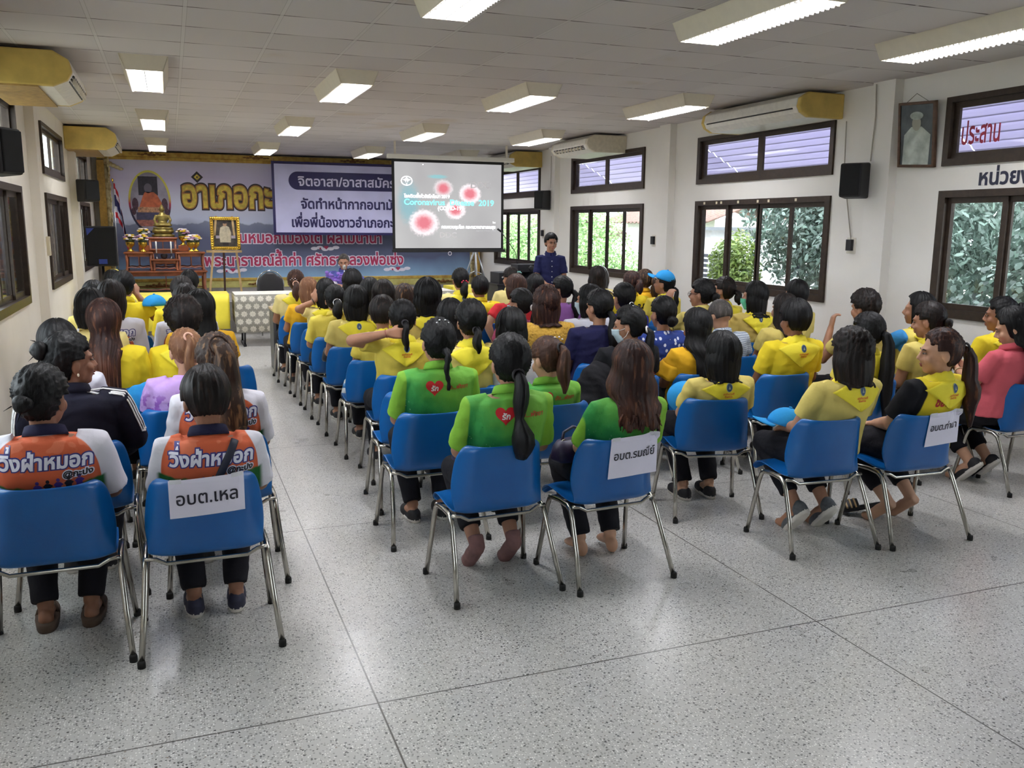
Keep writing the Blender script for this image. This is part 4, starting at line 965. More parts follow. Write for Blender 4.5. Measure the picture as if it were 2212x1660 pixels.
ob('cabinet', bev(G().add([(-w/2, 0.18, 0), (w/2, 0.18, 0), (-w/2, -0.14, 0), (w/2, -0.14, 0), (-w/2, 0.18, h), (w/2, 0.18, h), (-w/2, -0.14, h), (w/2, -0.14, h)], [(0, 1, 3, 2), (4, 6, 7, 5), (0, 4, 5, 1), (2, 3, 7, 6), (0, 2, 6, 4), (1, 5, 7, 3)]).mesh('cabinet', MBLK), 0.015, 3), root)
ob('grille', bev(G().box(-w*0.46, w*0.46, -0.155, -0.135, h*0.04, h*0.96).mesh('grille', MCLOTHB), 0.008), root)
MBLUE = M('blue plastic panel', (40, 62, 142), 0.5)
flat([[(-w*0.46, h*0.95), (-w*0.2, h*0.95), (-w*0.44, h*0.77)]], -0.158, MBLUE, 'blue_corner', root); flat([rect(-0.05, 0.07, h*0.06, h*0.18)], -0.158, MBLUE, 'blue_badge', root)
tag(root, 'large black loudspeaker with blue panels on a stand at the left', 'speaker')
e = at(246, 590, 15.0)
root = empty('pedestal_tray', (e.x, 15.0, STZ)); hh = e.z-STZ
ob('stem', G().lathe((0, 0, 0), [(0.13, 0), (0.12, 0.02), (0.07, 0.06), (0.07, hh-0.1), (0.1, hh-0.03), (0.1, hh)], 18).mesh('stem', M('black lacquer', (26, 24, 28), 0.35), True), root)
ob('yellow_top', G().lathe((0, 0, hh), [(0.085, 0), (0.08, 0.03), (0.05, 0.06)], 18).mesh('yellow_top', M('yellow satin', (226, 206, 70), 0.5), True), root); tag(root, 'black pedestal tray with a yellow cloth top below the loudspeaker', 'pedestal tray')

# ------------------------------------------------------------------ head tables
MTOPW = M('white cloth', (226, 222, 212), 0.8, vary=0.05)
def mat_lace():
    t = NT('white lace over grey', 0.85); x = t.xyz(); sc = 8.6
    a = t.math('MULTIPLY', x[0], sc); b = t.math('MULTIPLY', x[2], sc*1.08)
    row = t.math('FLOOR', b); sh = t.math('MULTIPLY', t.math('MODULO', t.math('ADD', row, 100), 2.0), 0.5)
    fx = t.math('SUBTRACT', t.math('FRACT', t.math('ADD', a, sh)), 0.5); fz = t.math('SUBTRACT', t.math('FRACT', b), 0.5)
    r = t.math('SQRT', t.math('ADD', t.math('MULTIPLY', fx, fx), t.math('MULTIPLY', fz, fz)))
    an = t.math('ARCTAN2', fz, fx); pet = t.math('ADD', 0.36, t.math('MULTIPLY', t.math('COSINE', t.math('MULTIPLY', an, 8)), 0.05))
    m = t.step(t.math('SUBTRACT', r, pet), 0.05, -0.05); hole = t.step(r, 0.12, 0.06)
    c = t.mix(m, (142, 138, 128), (206, 200, 186)); c = t.mix(t.math('MULTIPLY', hole, 0.4), c, (160, 154, 144)); t.col(c); return t.m
MLACE = mat_lace(); MYCL = M('yellow satin cloth', (236, 218, 66), 0.5, vary=0.05, nscale=5); MLEG = M('chrome tube', (188, 190, 192), 0.18, 1.0); MLAM = M('pale wood laminate', (196, 168, 126), 0.5, vary=0.12, nscale=5)
def table(x0, x1, y0, y1, label, cloth, clabel, zdrop, zt=0.745, pleats=0, ends=True, group=None):
    root = empty('folding_table', ((x0+x1)/2, (y0+y1)/2, 0)); w, d = (x1-x0)/2, (y1-y0)/2
    ob('top', bev(G().box(-w, w, -d, d, zt-0.03, zt).mesh('top', MLAM), 0.004), root)
    for sx in (-1, 1):
        for sy in (-1, 1): ob('leg', G().tube([(sx*(w-0.12), sy*(d-0.08), zt-0.03), (sx*(w-0.1), sy*(d-0.06), 0)], 0.014, 8).mesh('leg', MBLK, True), root)
        ob('foot_rail', G().box(sx*(w-0.1)-0.02, sx*(w-0.1)+0.02, -d+0.02, d-0.02, 0, 0.03).mesh('foot_rail', MBLK), root)
    tag(root, label, 'table', group)
    if cloth is None: return root
    c = empty('tablecloth', ((x0+x1)/2, (y0+y1)/2, zt)); W_, D_ = w+0.012, d+0.012
    ob('cloth_top', bev(G().box(-W_, W_, -D_, D_, 0.002, 0.01).mesh('cloth_top', MTOPW if cloth is MLACE else cloth), 0.003), c)
    P = []; nn = 90
    for k in range(5):
        z = 0.008-(zt-zdrop)*k/4; P.append([(-W_+2*W_*j/nn, -D_-0.004-(0.012*abs(sin(j*pi/nn*pleats))**0.5 if pleats else 0.006*sin(j*0.6))*min(1, k/1.5)-0.004*k, z) for j in range(nn+1)])
    ob('front_drop', evalmods(G().grid(P).mesh('front_drop', cloth, True), [('SOLIDIFY', dict(thickness=0.004))]), c)
    if ends:
        for s in (-1, 1): ob('side_drop', G().box(min(s*W_, s*(W_+0.006)), max(s*W_, s*(W_+0.006)), -D_, D_, -(zt-zdrop)*0.75, 0.008).mesh('side_drop', cloth), c)
    tag(c, clabel, 'tablecloth', None); return root
table(0.82, 2.42, 13.1, 13.72, 'folding table under the left part of the lace cloth, before the stage', MLACE, 'grey and white lace cloth over the table with the empty black chair', 0.2, group='head tables')
table(2.46, 4.06, 13.1, 13.72, 'folding table under the right part of the lace cloth, before the stage', MLACE, 'grey and white lace cloth over the right half of the head table', 0.2, group='head tables')
table(-1.12, 0.72, 13.25, 13.85, 'folding table under the yellow cloth left of the lace-covered table', MYCL, 'pleated yellow cloth over the table left of the lace-covered table', 0.25, pleats=9)
table(4.3, 5.3, 13.9, 14.4, 'folding table under the yellow cloth right of the lace-covered table', MYCL, 'pleated yellow cloth over the table right of the lace-covered table', 0.25, pleats=7)
# front-row desks with dark end panels
MGREY = M('dark grey laminate', (78, 80, 86), 0.5, vary=0.06)
for x0, x1, lab in ((1.08, 2.84, 'left desk with a dark grey end panel in front of the foremost row'), (2.88, 4.6, 'right desk with a dark grey end panel in front of the foremost row')):
    root = empty('desk', ((x0+x1)/2, 10.95, 0)); w = (x1-x0)/2
    ob('top', bev(G().box(-w, w, -0.25, 0.25, 0.72, 0.75).mesh('top', MLAM), 0.004), root)
    for s in (-1, 1): ob('end_panel', G().box(s*(w-0.02)-0.015, s*(w-0.02)+0.015, -0.2, 0.22, 0, 0.72).mesh('end_panel', MGREY), root)
    ob('front_panel', G().box(-w+0.02, w-0.02, 0.2, 0.215, 0.2, 0.72).mesh('front_panel', MGREY), root); tag(root, lab, 'desk', 'front row desks')

# lectern desk with audio gear, right front
c = at(1118, 620, 12.9); root = empty('av_desk', (c.x, 12.9, 0)); 
zt_ = at(1118, 582, 12.7).z; w = 0.42
ob('body', bev(G().box(-w, w, -0.25, 0.25, 0, zt_-0.25).mesh('body', M('charcoal laminate', (50, 50, 54), 0.5)), 0.006), root); ob('shelf', G().box(-w-0.02, w+0.02, -0.28, 0.26, zt_-0.25, zt_-0.22).mesh('shelf', MBLK), root)
ob('rim', G().box(-w*0.4, w*0.9, -0.29, -0.275, zt_-0.245, zt_-0.235).mesh('rim', MALU), root); tag(root, 'charcoal equipment desk beside the standing man', 'desk')
o = ob('amplifier', bev(G().box(-w*0.92, -w*0.05, -0.22, 0.2, 0, 0.17).mesh('amplifier', MBLK), 0.006), None, (c.x, 12.9, zt_-0.22)); 
for k in range(3): ob('knob', G().ell((-w*0.8+0.07*k, -0.225, 0.1), (0.014, 0.01, 0.014), None, 10, 6).mesh('knob', MALU, True), o)
tag(o, 'black amplifier at the left of the equipment desk', 'amplifier')
o = ob('projector', bev(G().box(-0.17, 0.17, -0.16, 0.16, 0, 0.12).ell((0.05, -0.16, 0.06), (0.045, 0.03, 0.045)).mesh('projector', MBLK), 0.008), None, (c.x+0.12, 12.92, zt_-0.05)); tag(o, 'black projector on top of the equipment desk stack', 'projector')
o = ob('mixer', bev(G().add([(-0.2, -0.2, 0), (0.2, -0.2, 0), (0.2, 0.16, 0), (-0.2, 0.16, 0), (-0.2, -0.2, 0.06), (0.2, -0.2, 0.06), (0.2, 0.16, 0.17), (-0.2, 0.16, 0.17)], [(0, 3, 2, 1), (4, 5, 6, 7), (0, 1, 5, 4), (1, 2, 6, 5), (2, 3, 7, 6), (3, 0, 4, 7)]).mesh('mixer', MBLK), 0.006), None, (c.x+0.2, 12.9, zt_-0.22)); tag(o, 'black mixing desk under the projector', 'mixer')
o = ob('boom_microphone', G().tube([(0, 0, 0), (-0.05, 0, 0.3), (-0.3, -0.02, 0.62)], 0.006, 6).tube([(-0.3, -0.02, 0.62), (-0.36, -0.02, 0.66)], 0.016, 8).mesh('boom', MBLK, True), None, (c.x+0.05, 13.0, zt_-0.05)); tag(o, 'thin black boom microphone rising left from the equipment desk', 'microphone')

# ------------------------------------------------------------------ black banquet chairs
MVIN = M('black vinyl', (30, 27, 30), 0.38, coat=0.2)
def banquet():
    root = empty('banquet_chair')
    bk = []
    for i in range(15):
        z = 0.48+0.47*i/14; hw = 0.2*(1-max(0, (i-8)/6.0)**2.4*0.75); bk.append((0, -0.2-0.05*(i/14), z, hw, 0.022, 4))
    ob('backrest', G().stack(bk, 20).mesh('backrest', MVIN, True), root)
    ob('seat', bev(G().box(-0.2, 0.2, -0.2, 0.2, 0.4, 0.47).mesh('seat', MVIN), 0.02, 3), root)
    for s in (-1, 1):
        ob('leg', G().tube([(s*0.19, 0.2, 0), (s*0.19, 0.17, 0.4)], 0.011, 8).mesh('leg', MLEG, True), root); ob('leg', G().tube([(s*0.2, -0.26, 0), (s*0.2, -0.2, 0.42), (s*0.2, -0.235, 0.7)], 0.011, 8).mesh('leg', MLEG, True), root)
    ob('back_frame', G().tube([(-0.2, -0.23, 0.68)]+[(-0.205*cos(pi*k/12), -0.245, 0.76+0.215*sin(pi*k/12)) for k in range(13)]+[(0.2, -0.23, 0.68)], 0.011, 8).mesh('back_frame', MLEG, True), root)
    return root
BQ = [(at(588, 612, 14.1).x, 14.15, pi, 0.05, 'empty black banquet chair behind the lace-covered table'), (5.32, 11.1, 0.5, 0, 'lowest of the stacked black banquet chairs right of the standing man'), (5.33, 11.08, 0.5, 0.12, 'middle of the stacked black banquet chairs right of the standing man'), (5.34, 11.06, 0.5, 0.24, 'topmost of the stacked black banquet chairs right of the standing man'),
      (5.75, 11.0, 0.2, 0, 'black banquet chair just left of the person in cream under the third window'), (5.85, 10.2, 0.1, 0, 'black banquet chair behind the person with black writing on the back')]
proto = None
for x, y, rz, z, lab in BQ:
    if proto is None: proto = o = banquet()
    else: o = copy_tree(proto)
    o.location = (x, y, z); o.rotation_euler = (0, 0, rz); tag(o, lab, 'chair', 'black banquet chairs')
# microphone on the head table, flowers
mz = 0.757
root = empty('table_microphone', (at(744, 600, 13.35).x, 13.35, mz)); hm = at(744, 577, 13.35).z-mz
ob('base', G().lathe((0, 0, 0), [(0.06, 0), (0.06, 0.015), (0.01, 0.03)], 14).mesh('base', MBLK, True), root); ob('gooseneck', G().tube([(0, 0, 0.02), (0, 0, hm-0.03)], 0.007, 6).mesh('gooseneck', MALU, True), root)
ob('head', G().ell((0, -0.01, hm), (0.026, 0.026, 0.034)).mesh('head', M('silver mesh', (170, 168, 160), 0.4, 0.8), True), root); tag(root, 'microphone on a stand in front of the seated speaker', 'microphone')
root = empty('purple_flowers', (at(722, 610, 13.2).x, 13.2, mz)); g = G(); zf = at(735, 600, 13.2).z-mz
for k in range(26): g.ell((rr.uniform(-0.13, 0.17), rr.uniform(-0.06, 0.06), zf+rr.uniform(-0.07, 0.08)), (0.03, 0.03, 0.014), Matrix.Rotation(rr.uniform(0, 3), 3, 'X'), 8, 5)
ob('blossoms', g.mesh('blossoms', M('violet petals', (132, 96, 190), 0.6, vary=0.2, nscale=40), True), root); ob('vase', G().lathe((0, 0, 0), [(0.05, 0), (0.06, 0.08), (0.035, zf-0.05)], 14).mesh('vase', MHALO, True), root)
tag(root, 'spray of violet flowers on the table before the seated speaker', 'flowers')
# ------------------------------------------------------------------ blue chairs
def mat_shell():
    t = NT('blue moulded plastic', 0.3, spec=0.5); n = t.noise(2.5, 4)
    t.col(t.ramp(n, [(0.3, (6, 82, 150)), (0.7, (12, 98, 170))])); t.bump(t.noise(260, 2), 0.0006, 0.6); return t.m
MSHELL = mat_shell(); MRUB = M('black rubber', (24, 23, 22), 0.8); MCHR = M('worn chrome', (186, 182, 174), 0.24, 1.0, vary=0.12, nscale=9)
def chair_parts():
    prof = [(0.262, 0.385, 0.19), (0.275, 0.405, 0.205), (0.25, 0.428, 0.215), (0.18, 0.437, 0.225), (0.06, 0.422, 0.232), (-0.04, 0.412, 0.234), (-0.105, 0.412, 0.230), (-0.142, 0.426, 0.226), (-0.158, 0.460, 0.230),
            (-0.166, 0.52, 0.237), (-0.172, 0.58, 0.235), (-0.18, 0.64, 0.228), (-0.187, 0.69, 0.22), (-0.192, 0.73, 0.21), (-0.195, 0.752, 0.195), (-0.194, 0.763, 0.17)]
    P = []
    for i, (y, z, w) in enumerate(prof):
        row = []; back = min(1, max(0, (i-6)/3)); n = 22
        for j in range(n+1):
            t = -1+2*j/n; e = max(0, abs(t)-0.55)/0.45; row.append((w*t, y+back*(0.018*t*t+0.075*e*e)*(1 if i < 13 else 0.75), 0.968*z+(1-back)*(-0.006+0.02*e*e if i > 2 else -0.02*e*e)-back*0.0-(0.006*(1-t*t) if i >= 14 else 0)))
        P.append(row)
    me = evalmods(G().grid(P).mesh('seat_shell', MSHELL, True), [('SOLIDIFY', dict(thickness=0.006, offset=0)), ('SUBSURF', dict(levels=1))])
    me.polygons.foreach_set('use_smooth', [True]*len(me.polygons)); legs = []; feet = []
    for s in (-1, 1):
        zf = 0.968; pts = [(s*0.272, 0.19, 0.0), (s*0.252, 0.155, 0.22), (s*0.243, 0.135, 0.34), (s*0.242, 0.115, 0.385), (s*0.241, 0.085, 0.405), (s*0.241, 0.0, 0.41), (s*0.241, -0.07, 0.405), (s*0.242, -0.105, 0.385), (s*0.244, -0.125, 0.35), (s*0.255, -0.19, 0.2), (s*0.275, -0.265, 0.0)]; pts = [(a, b, c*zf) for a, b, c in pts]
        legs.append(G().tube(pts, 0.0125, 10, up=(1, 0, 0)).mesh('leg_frame', MCHR, True))
        for y in (0.19, -0.265): feet.append(G().lathe((s*0.2735, y, 0), [(0.016, 0), (0.016, 0.02), (0.0145, 0.028)], 10).mesh('rubber_foot', MRUB, True))
    cb = [G().tube([(-0.243, y, z+0.01), (-0.2, y, z+0.005), (-0.16, y, z-0.018), (0.16, y, z-0.018), (0.2, y, z+0.005), (0.243, y, z+0.01)], 0.009, 8, up=(0, 1, 0)).mesh('crossbar', MCHR, True) for y, z in ((-0.118, 0.386), (0.12, 0.376))]
    return me, legs, feet, cb
CH = chair_parts(); SHELL_BVH = bvh_of(CH[0])
NCH = 0
def chair(x, yr, rz, label):
    """yr: y of the rear feet"""
    root = empty("stacking_chair", (x, yr+0.265, 0), rz); ob('seat_shell', CH[0], root)
    for k, l in enumerate(CH[1]):
        lf = ob('leg_frame', l, root)
        for f in CH[2][2*k:2*k+2]: ob('rubber_foot', f, lf)
    for c in CH[3]: ob('crossbar', c, root)
    tag(root, label, 'chair', 'blue stacking chairs'); return root

# ------------------------------------------------------------------ people: materials
def mat_skin(name, c):
    t = NT(name, 0.5, spec=0.4); n = t.noise(9, 4); d = tuple(int(q*0.9) for q in c); t.col(t.ramp(n, [(0.3, d), (0.7, c)])); t.b.inputs['Subsurface Weight'].default_value = 0.0
    t.bump(t.noise(120, 3), 0.001, 0.5); return t.m
SKIN = {'l': mat_skin('light tan skin', (196, 150, 122)), 'm': mat_skin('tan skin', (172, 124, 98)), 'd': mat_skin('brown skin', (150, 104, 80))}
def mat_hair(name, a, b, hi):
    t = NT(name, 0.5, spec=0.22); s_ = t.noise(55, 3, mapscale=(1, 1, 0.12)); b_ = t.noise(6, 3, mapscale=(1, 1, 0.4))
    c = t.mix(t.step(b_, 0.45, 0.7), a, b); t.col(t.mix(t.math('MULTIPLY', t.step(s_, 0.52, 0.72), 0.6), c, hi)); t.bump(s_, 0.006, 0.7); return t.m
HAIR = {'k': mat_hair('black hair', (12, 11, 13), (18, 16, 18), (30, 27, 29)), 'd': mat_hair('dark brown hair', (24, 18, 17), (38, 27, 24), (60, 44, 37)), 'b': mat_hair('brown hair', (60, 38, 30), (88, 56, 42), (116, 78, 58)),
        'r': mat_hair('reddish brown hair', (46, 28, 26), (88, 52, 38), (122, 78, 56)), 'l': mat_hair('light brown hair', (110, 74, 52), (146, 104, 74), (178, 136, 100)), 'g': mat_hair('cropped grey hair', (62, 58, 56), (88, 82, 78), (120, 114, 110)),
        'o': mat_hair('sun-lightened hair', (50, 36, 30), (120, 86, 58), (156, 116, 80))}
def fabric(name, c, rough=0.85, vary=0.06, weave=500):
    if name in _M: return _M[name]
    t = NT(name, rough, c, spec=0.25); f = t.noise(7, 4); t.col(t.ramp(f, [(0.3, tuple(q*(1-vary) for q in c)), (0.7, c)]))
    t.bump(t.math('ADD', t.noise(weave, 2), t.math('MULTIPLY', t.noise(16, 3), 6)), 0.0025, 0.5); t.b.inputs['Sheen Weight'].default_value = 0.0; _M[name] = t.m; return t.m
def shirt_base(name, rough=0.8):
    t = NT(name, rough, spec=0.25); t.bump(t.math('ADD', t.noise(500, 2), t.math('MULTIPLY', t.noise(16, 3), 6)), 0.0025, 0.5); return t
def mat_run():
    t = shirt_base('white orange running shirt'); x = t.xyz(); nz = t.math('MULTIPLY', t.math('SUBTRACT', t.noise(14, 3), 0.5), 0.03)
    ax = t.math('DIVIDE', t.math('ABSOLUTE', x[0]), 0.192); az = t.math('DIVIDE', t.math('ABSOLUTE', t.math('SUBTRACT', x[2], 0.675)), 0.25)
    d = t.math('ADD', t.math('POWER', ax, 3.2), t.math('POWER', az, 3.2)); m = t.step(t.math('ADD', d, nz), 1.03, 0.97)
    c = t.mix(m, (220, 218, 228), (208, 100, 66)); sw = t.math('MULTIPLY', t.step(t.noise(11, 2, mapscale=(1, 1, 1)), 0.6, 0.63), 0.3); c = t.mix(t.math('MULTIPLY', m, sw), c, (238, 150, 118))
    hz = t.math('ADD', 0.712, t.math('MULTIPLY', t.math('SUBTRACT', t.noise(6, 3, mapscale=(1, 0, 0)), 0.5), 0.12)); hz = t.math('ADD', hz, t.math('MULTIPLY', t.math('ABSOLUTE', x[0]), 0.12))
    gm = t.math('MULTIPLY', t.step(t.math('SUBTRACT', hz, x[2]), -0.006, 0.006), t.step(t.math('ABSOLUTE', x[0]), 0.215, 0.195)); c = t.mix(gm, c, (38, 104, 52))
    c = t.mix(t.math('MULTIPLY', t.step(x[2], 0.66, 0.6), t.step(t.math('ABSOLUTE', x[0]), 0.215, 0.195)), c, (40, 52, 84)); c = t.mix(t.step(x[2], 1.988, 1.994), c, (30, 30, 58)); t.col(c); return t.m
def mat_green():
    t = shirt_base('green gradient shirt', 0.7); x = t.xyz(); n = t.noise(5, 4)
    f = t.math('ADD', t.math('MULTIPLY', t.math('SUBTRACT', 0.9, x[2]), 2.3), t.math('MULTIPLY', x[0], -2.2)); f = t.math('ADD', f, t.math('MULTIPLY', t.math('SUBTRACT', n, 0.5), 1.0))
    c = t.ramp(f, [(0.0, (112, 172, 62)), (0.25, (92, 168, 70)), (0.5, (60, 154, 76)), (0.75, (26, 118, 64)), (1.0, (10, 78, 46))])
    sp = t.math('MULTIPLY', t.step(t.noise(60, 2, mapscale=(1, 1, 0.5)), 0.68, 0.74), t.step(f, 0.55, 0.85)); c = t.mix(t.math('MULTIPLY', sp, 0.8), c, (190, 232, 190))
    sp2 = t.math('MULTIPLY', t.step(t.noise(75, 2), 0.7, 0.74), t.step(f, 0.2, 0.5)); c = t.mix(t.math('MULTIPLY', sp2, 0.6), c, (26, 82, 44))
    c = t.mix(t.step(t.math('ABSOLUTE', x[0]), 0.192, 0.2), c, (126, 178, 56)); t.col(c); return t.m
def mat_polka():
    t = shirt_base('blue shirt with white flecks'); v = t.n('ShaderNodeTexVoronoi'); v.inputs['Scale'].default_value = 24; v.inputs['Randomness'].default_value = 0.55; mp = t.n('ShaderNodeMapping'); mp.inputs['Scale'].default_value = (1, 0.15, 0.85); t.l(t.tc(), mp.inputs[0]); t.l(mp.outputs[0], v.inputs['Vector'])
    t.col(t.mix(t.step(v.outputs['Distance'], 0.3, 0.24), (46, 66, 138), (216, 220, 236))); return t.m
def mat_check():
    t = shirt_base('navy and white checked shirt'); x = t.xyz()
    def st(o, p): f = t.math('FRACT', t.math('MULTIPLY', t.math('ADD', o, 10), 1/p)); return t.step(t.math('ABSOLUTE', t.math('SUBTRACT', f, 0.5)), 0.24, 0.2)
    a, b = st(t.math('ADD', x[0], t.math('MULTIPLY', x[1], 0.4)), 0.016), st(x[2], 0.016); c = t.mix(t.math('MULTIPLY', a, 0.55), (214, 222, 230), (60, 78, 112)); t.col(t.mix(t.math('MULTIPLY', b, 0.55), c, (60, 78, 112))); return t.m
def mat_knit():
    t = shirt_base('mustard openwork knit'); v = t.n('ShaderNodeTexVoronoi'); v.inputs['Scale'].default_value = 46; t.l(t.tc(), v.inputs['Vector']); x = t.xyz()
    lz = t.math('MAXIMUM', t.step(t.math('ABSOLUTE', x[0]), 0.13, 0.17), t.step(t.noise(9, 2, mapscale=(0.4, 0.4, 3)), 0.52, 0.6)); m = t.math('MULTIPLY', t.step(v.outputs['Distance'], 0.3, 0.18), lz)
    t.col(t.mix(m, (214, 168, 72), (140, 98, 44))); t.bump(v.outputs['Distance'], 0.01, 0.8); return t.m
def mat_floral():
    t = shirt_base('black floral blouse'); n = t.noise(9, 2); m = t.noise(13, 2); c = t.mix(t.step(n, 0.62, 0.66), (24, 24, 30), (150, 44, 52)); t.col(t.mix(t.step(m, 0.64, 0.68), c, (34, 64, 56))); return t.m
def mat_lilac():
    t = shirt_base('lilac printed tee'); x = t.xyz(); n = t.noise(10, 3); c = t.ramp(n, [(0.3, (196, 156, 224)), (0.7, (210, 176, 236))]); m = t.math('MULTIPLY', t.step(t.noise(18, 2), 0.5, 0.55), t.step(x[2], 0.84, 0.76)); t.col(t.mix(m, c, (150, 96, 190))); return t.m
def mat_track():
    t = shirt_base('navy track jacket'); t.col(t.ramp(t.noise(5, 3), [(0.3, (20, 20, 34)), (0.7, (30, 29, 48))])); return t.m
def mat_dark2():
    t = shirt_base('yellow football shirt black sleeves'); x = t.xyz(); t.col(t.mix(t.step(t.math('ABSOLUTE', x[0]), 0.178, 0.184), (232, 208, 52), (26, 26, 32))); return t.m
def mat_bluesl():
    t = shirt_base('pale yellow shirt blue sleeves'); x = t.xyz(); t.col(t.mix(t.step(t.math('ABSOLUTE', x[0]), 0.178, 0.184), (232, 214, 110), (62, 142, 206))); return t.m
FB = {'run': mat_run(), 'green': mat_green(), 'polka': mat_polka(), 'check': mat_check(), 'knit': mat_knit(), 'floral': mat_floral(), 'lilac': mat_lilac(), 'track': mat_track(), 'vest7': mat_dark2(), 'bluesl': mat_bluesl(),
      'pale': fabric('pale yellow polo', (218, 198, 112)), 'cream': fabric('cream yellow polo', (240, 222, 150)), 'yel': fabric('yellow polo', (228, 206, 88)), 'bri': fabric('bright yellow polo', (240, 214, 50)), 'gold': fabric('golden yellow blouse', (236, 180, 40)),
      'mus': fabric('mustard pale polo', (206, 180, 100)), 'red': fabric('red tee', (206, 46, 54)), 'navy': fabric('navy tee', (30, 30, 70)), 'royal': fabric('royal blue blouse', (40, 40, 150)), 'white': fabric('white tee', (222, 222, 234)), 'purple': fabric('purple blouse', (164, 108, 182)),
      'pink': fabric('coral pink polo', (214, 98, 110)), 'rose': fabric('rose pink top', (186, 84, 118)), 'navysh': fabric('navy buttoned shirt', (36, 40, 86)), 'violet': fabric('violet blue shirt', (78, 82, 150)), 'whitered': fabric('white and yellow tee', (226, 222, 226))}
MSCARF = fabric('bright yellow neckerchief', (242, 224, 62), 0.6, 0.05); MPANT = fabric('black trousers', (26, 25, 31), 0.9); MPANTN = fabric('navy trousers', (34, 34, 54), 0.9); MPANTB = fabric('brown trousers', (70, 52, 44), 0.9)
MEMB = M('navy emblem print', (36, 66, 108), 0.6, vary=0.3, nscale=120); MEMW = M('grey emblem rim', (150, 162, 150), 0.6); MREDT = M('red print', (214, 84, 40), 0.6); MHEART = M('red heart print', (206, 34, 44), 0.5); MWT = M('white print', (238, 238, 238), 0.5)
MBLP = M('blue outline print', (52, 50, 126), 0.5); MPRW = M('lavender white print', (224, 224, 240), 0.5); MBKP = M('black print', (30, 28, 40), 0.6); MPUP = M('violet runner print', (70, 46, 130), 0.6)
MMASK = M('pale blue surgical mask', (184, 206, 216), 0.8); MMASKG = M('green surgical mask', (96, 196, 160), 0.8)

# ------------------------------------------------------------------ people: heads
def hair_mask(p, style):
    """p in head frame -> 0..1 whether hair grows in that direction"""
    z, y, x = p.z, p.y, abs(p.x)
    if style in ('short', 'crop'):
        yb = 0.075 if z > 0.068 else (0.055 if z > 0.04 else (0.018 if z > 0.0 else -0.03)); zn = -0.062 if style == 'short' else -0.04
    elif style in ('bob', 'long', 'wavy'):
        yb = 0.085 if z > 0.08 else (0.055 if z > 0.04 else 0.032); zn = -0.09
    else:
        yb = 0.085 if z > 0.08 else (0.06 if z > 0.05 else (0.03 if z > 0.015 else -0.022)); zn = -0.075
    a = (yb-y)/0.014; b = (z-zn)/0.014
    return max(0, min(1, min(a, b)+0.5))
def skull(d):
    c = Vector((0, -0.012, 0.018)); r = Vector((0.079, 0.099, 0.099)); q = Vector((d.x/r.x, d.y/r.y, d.z/r.z)).length; return c+d*(1/q)
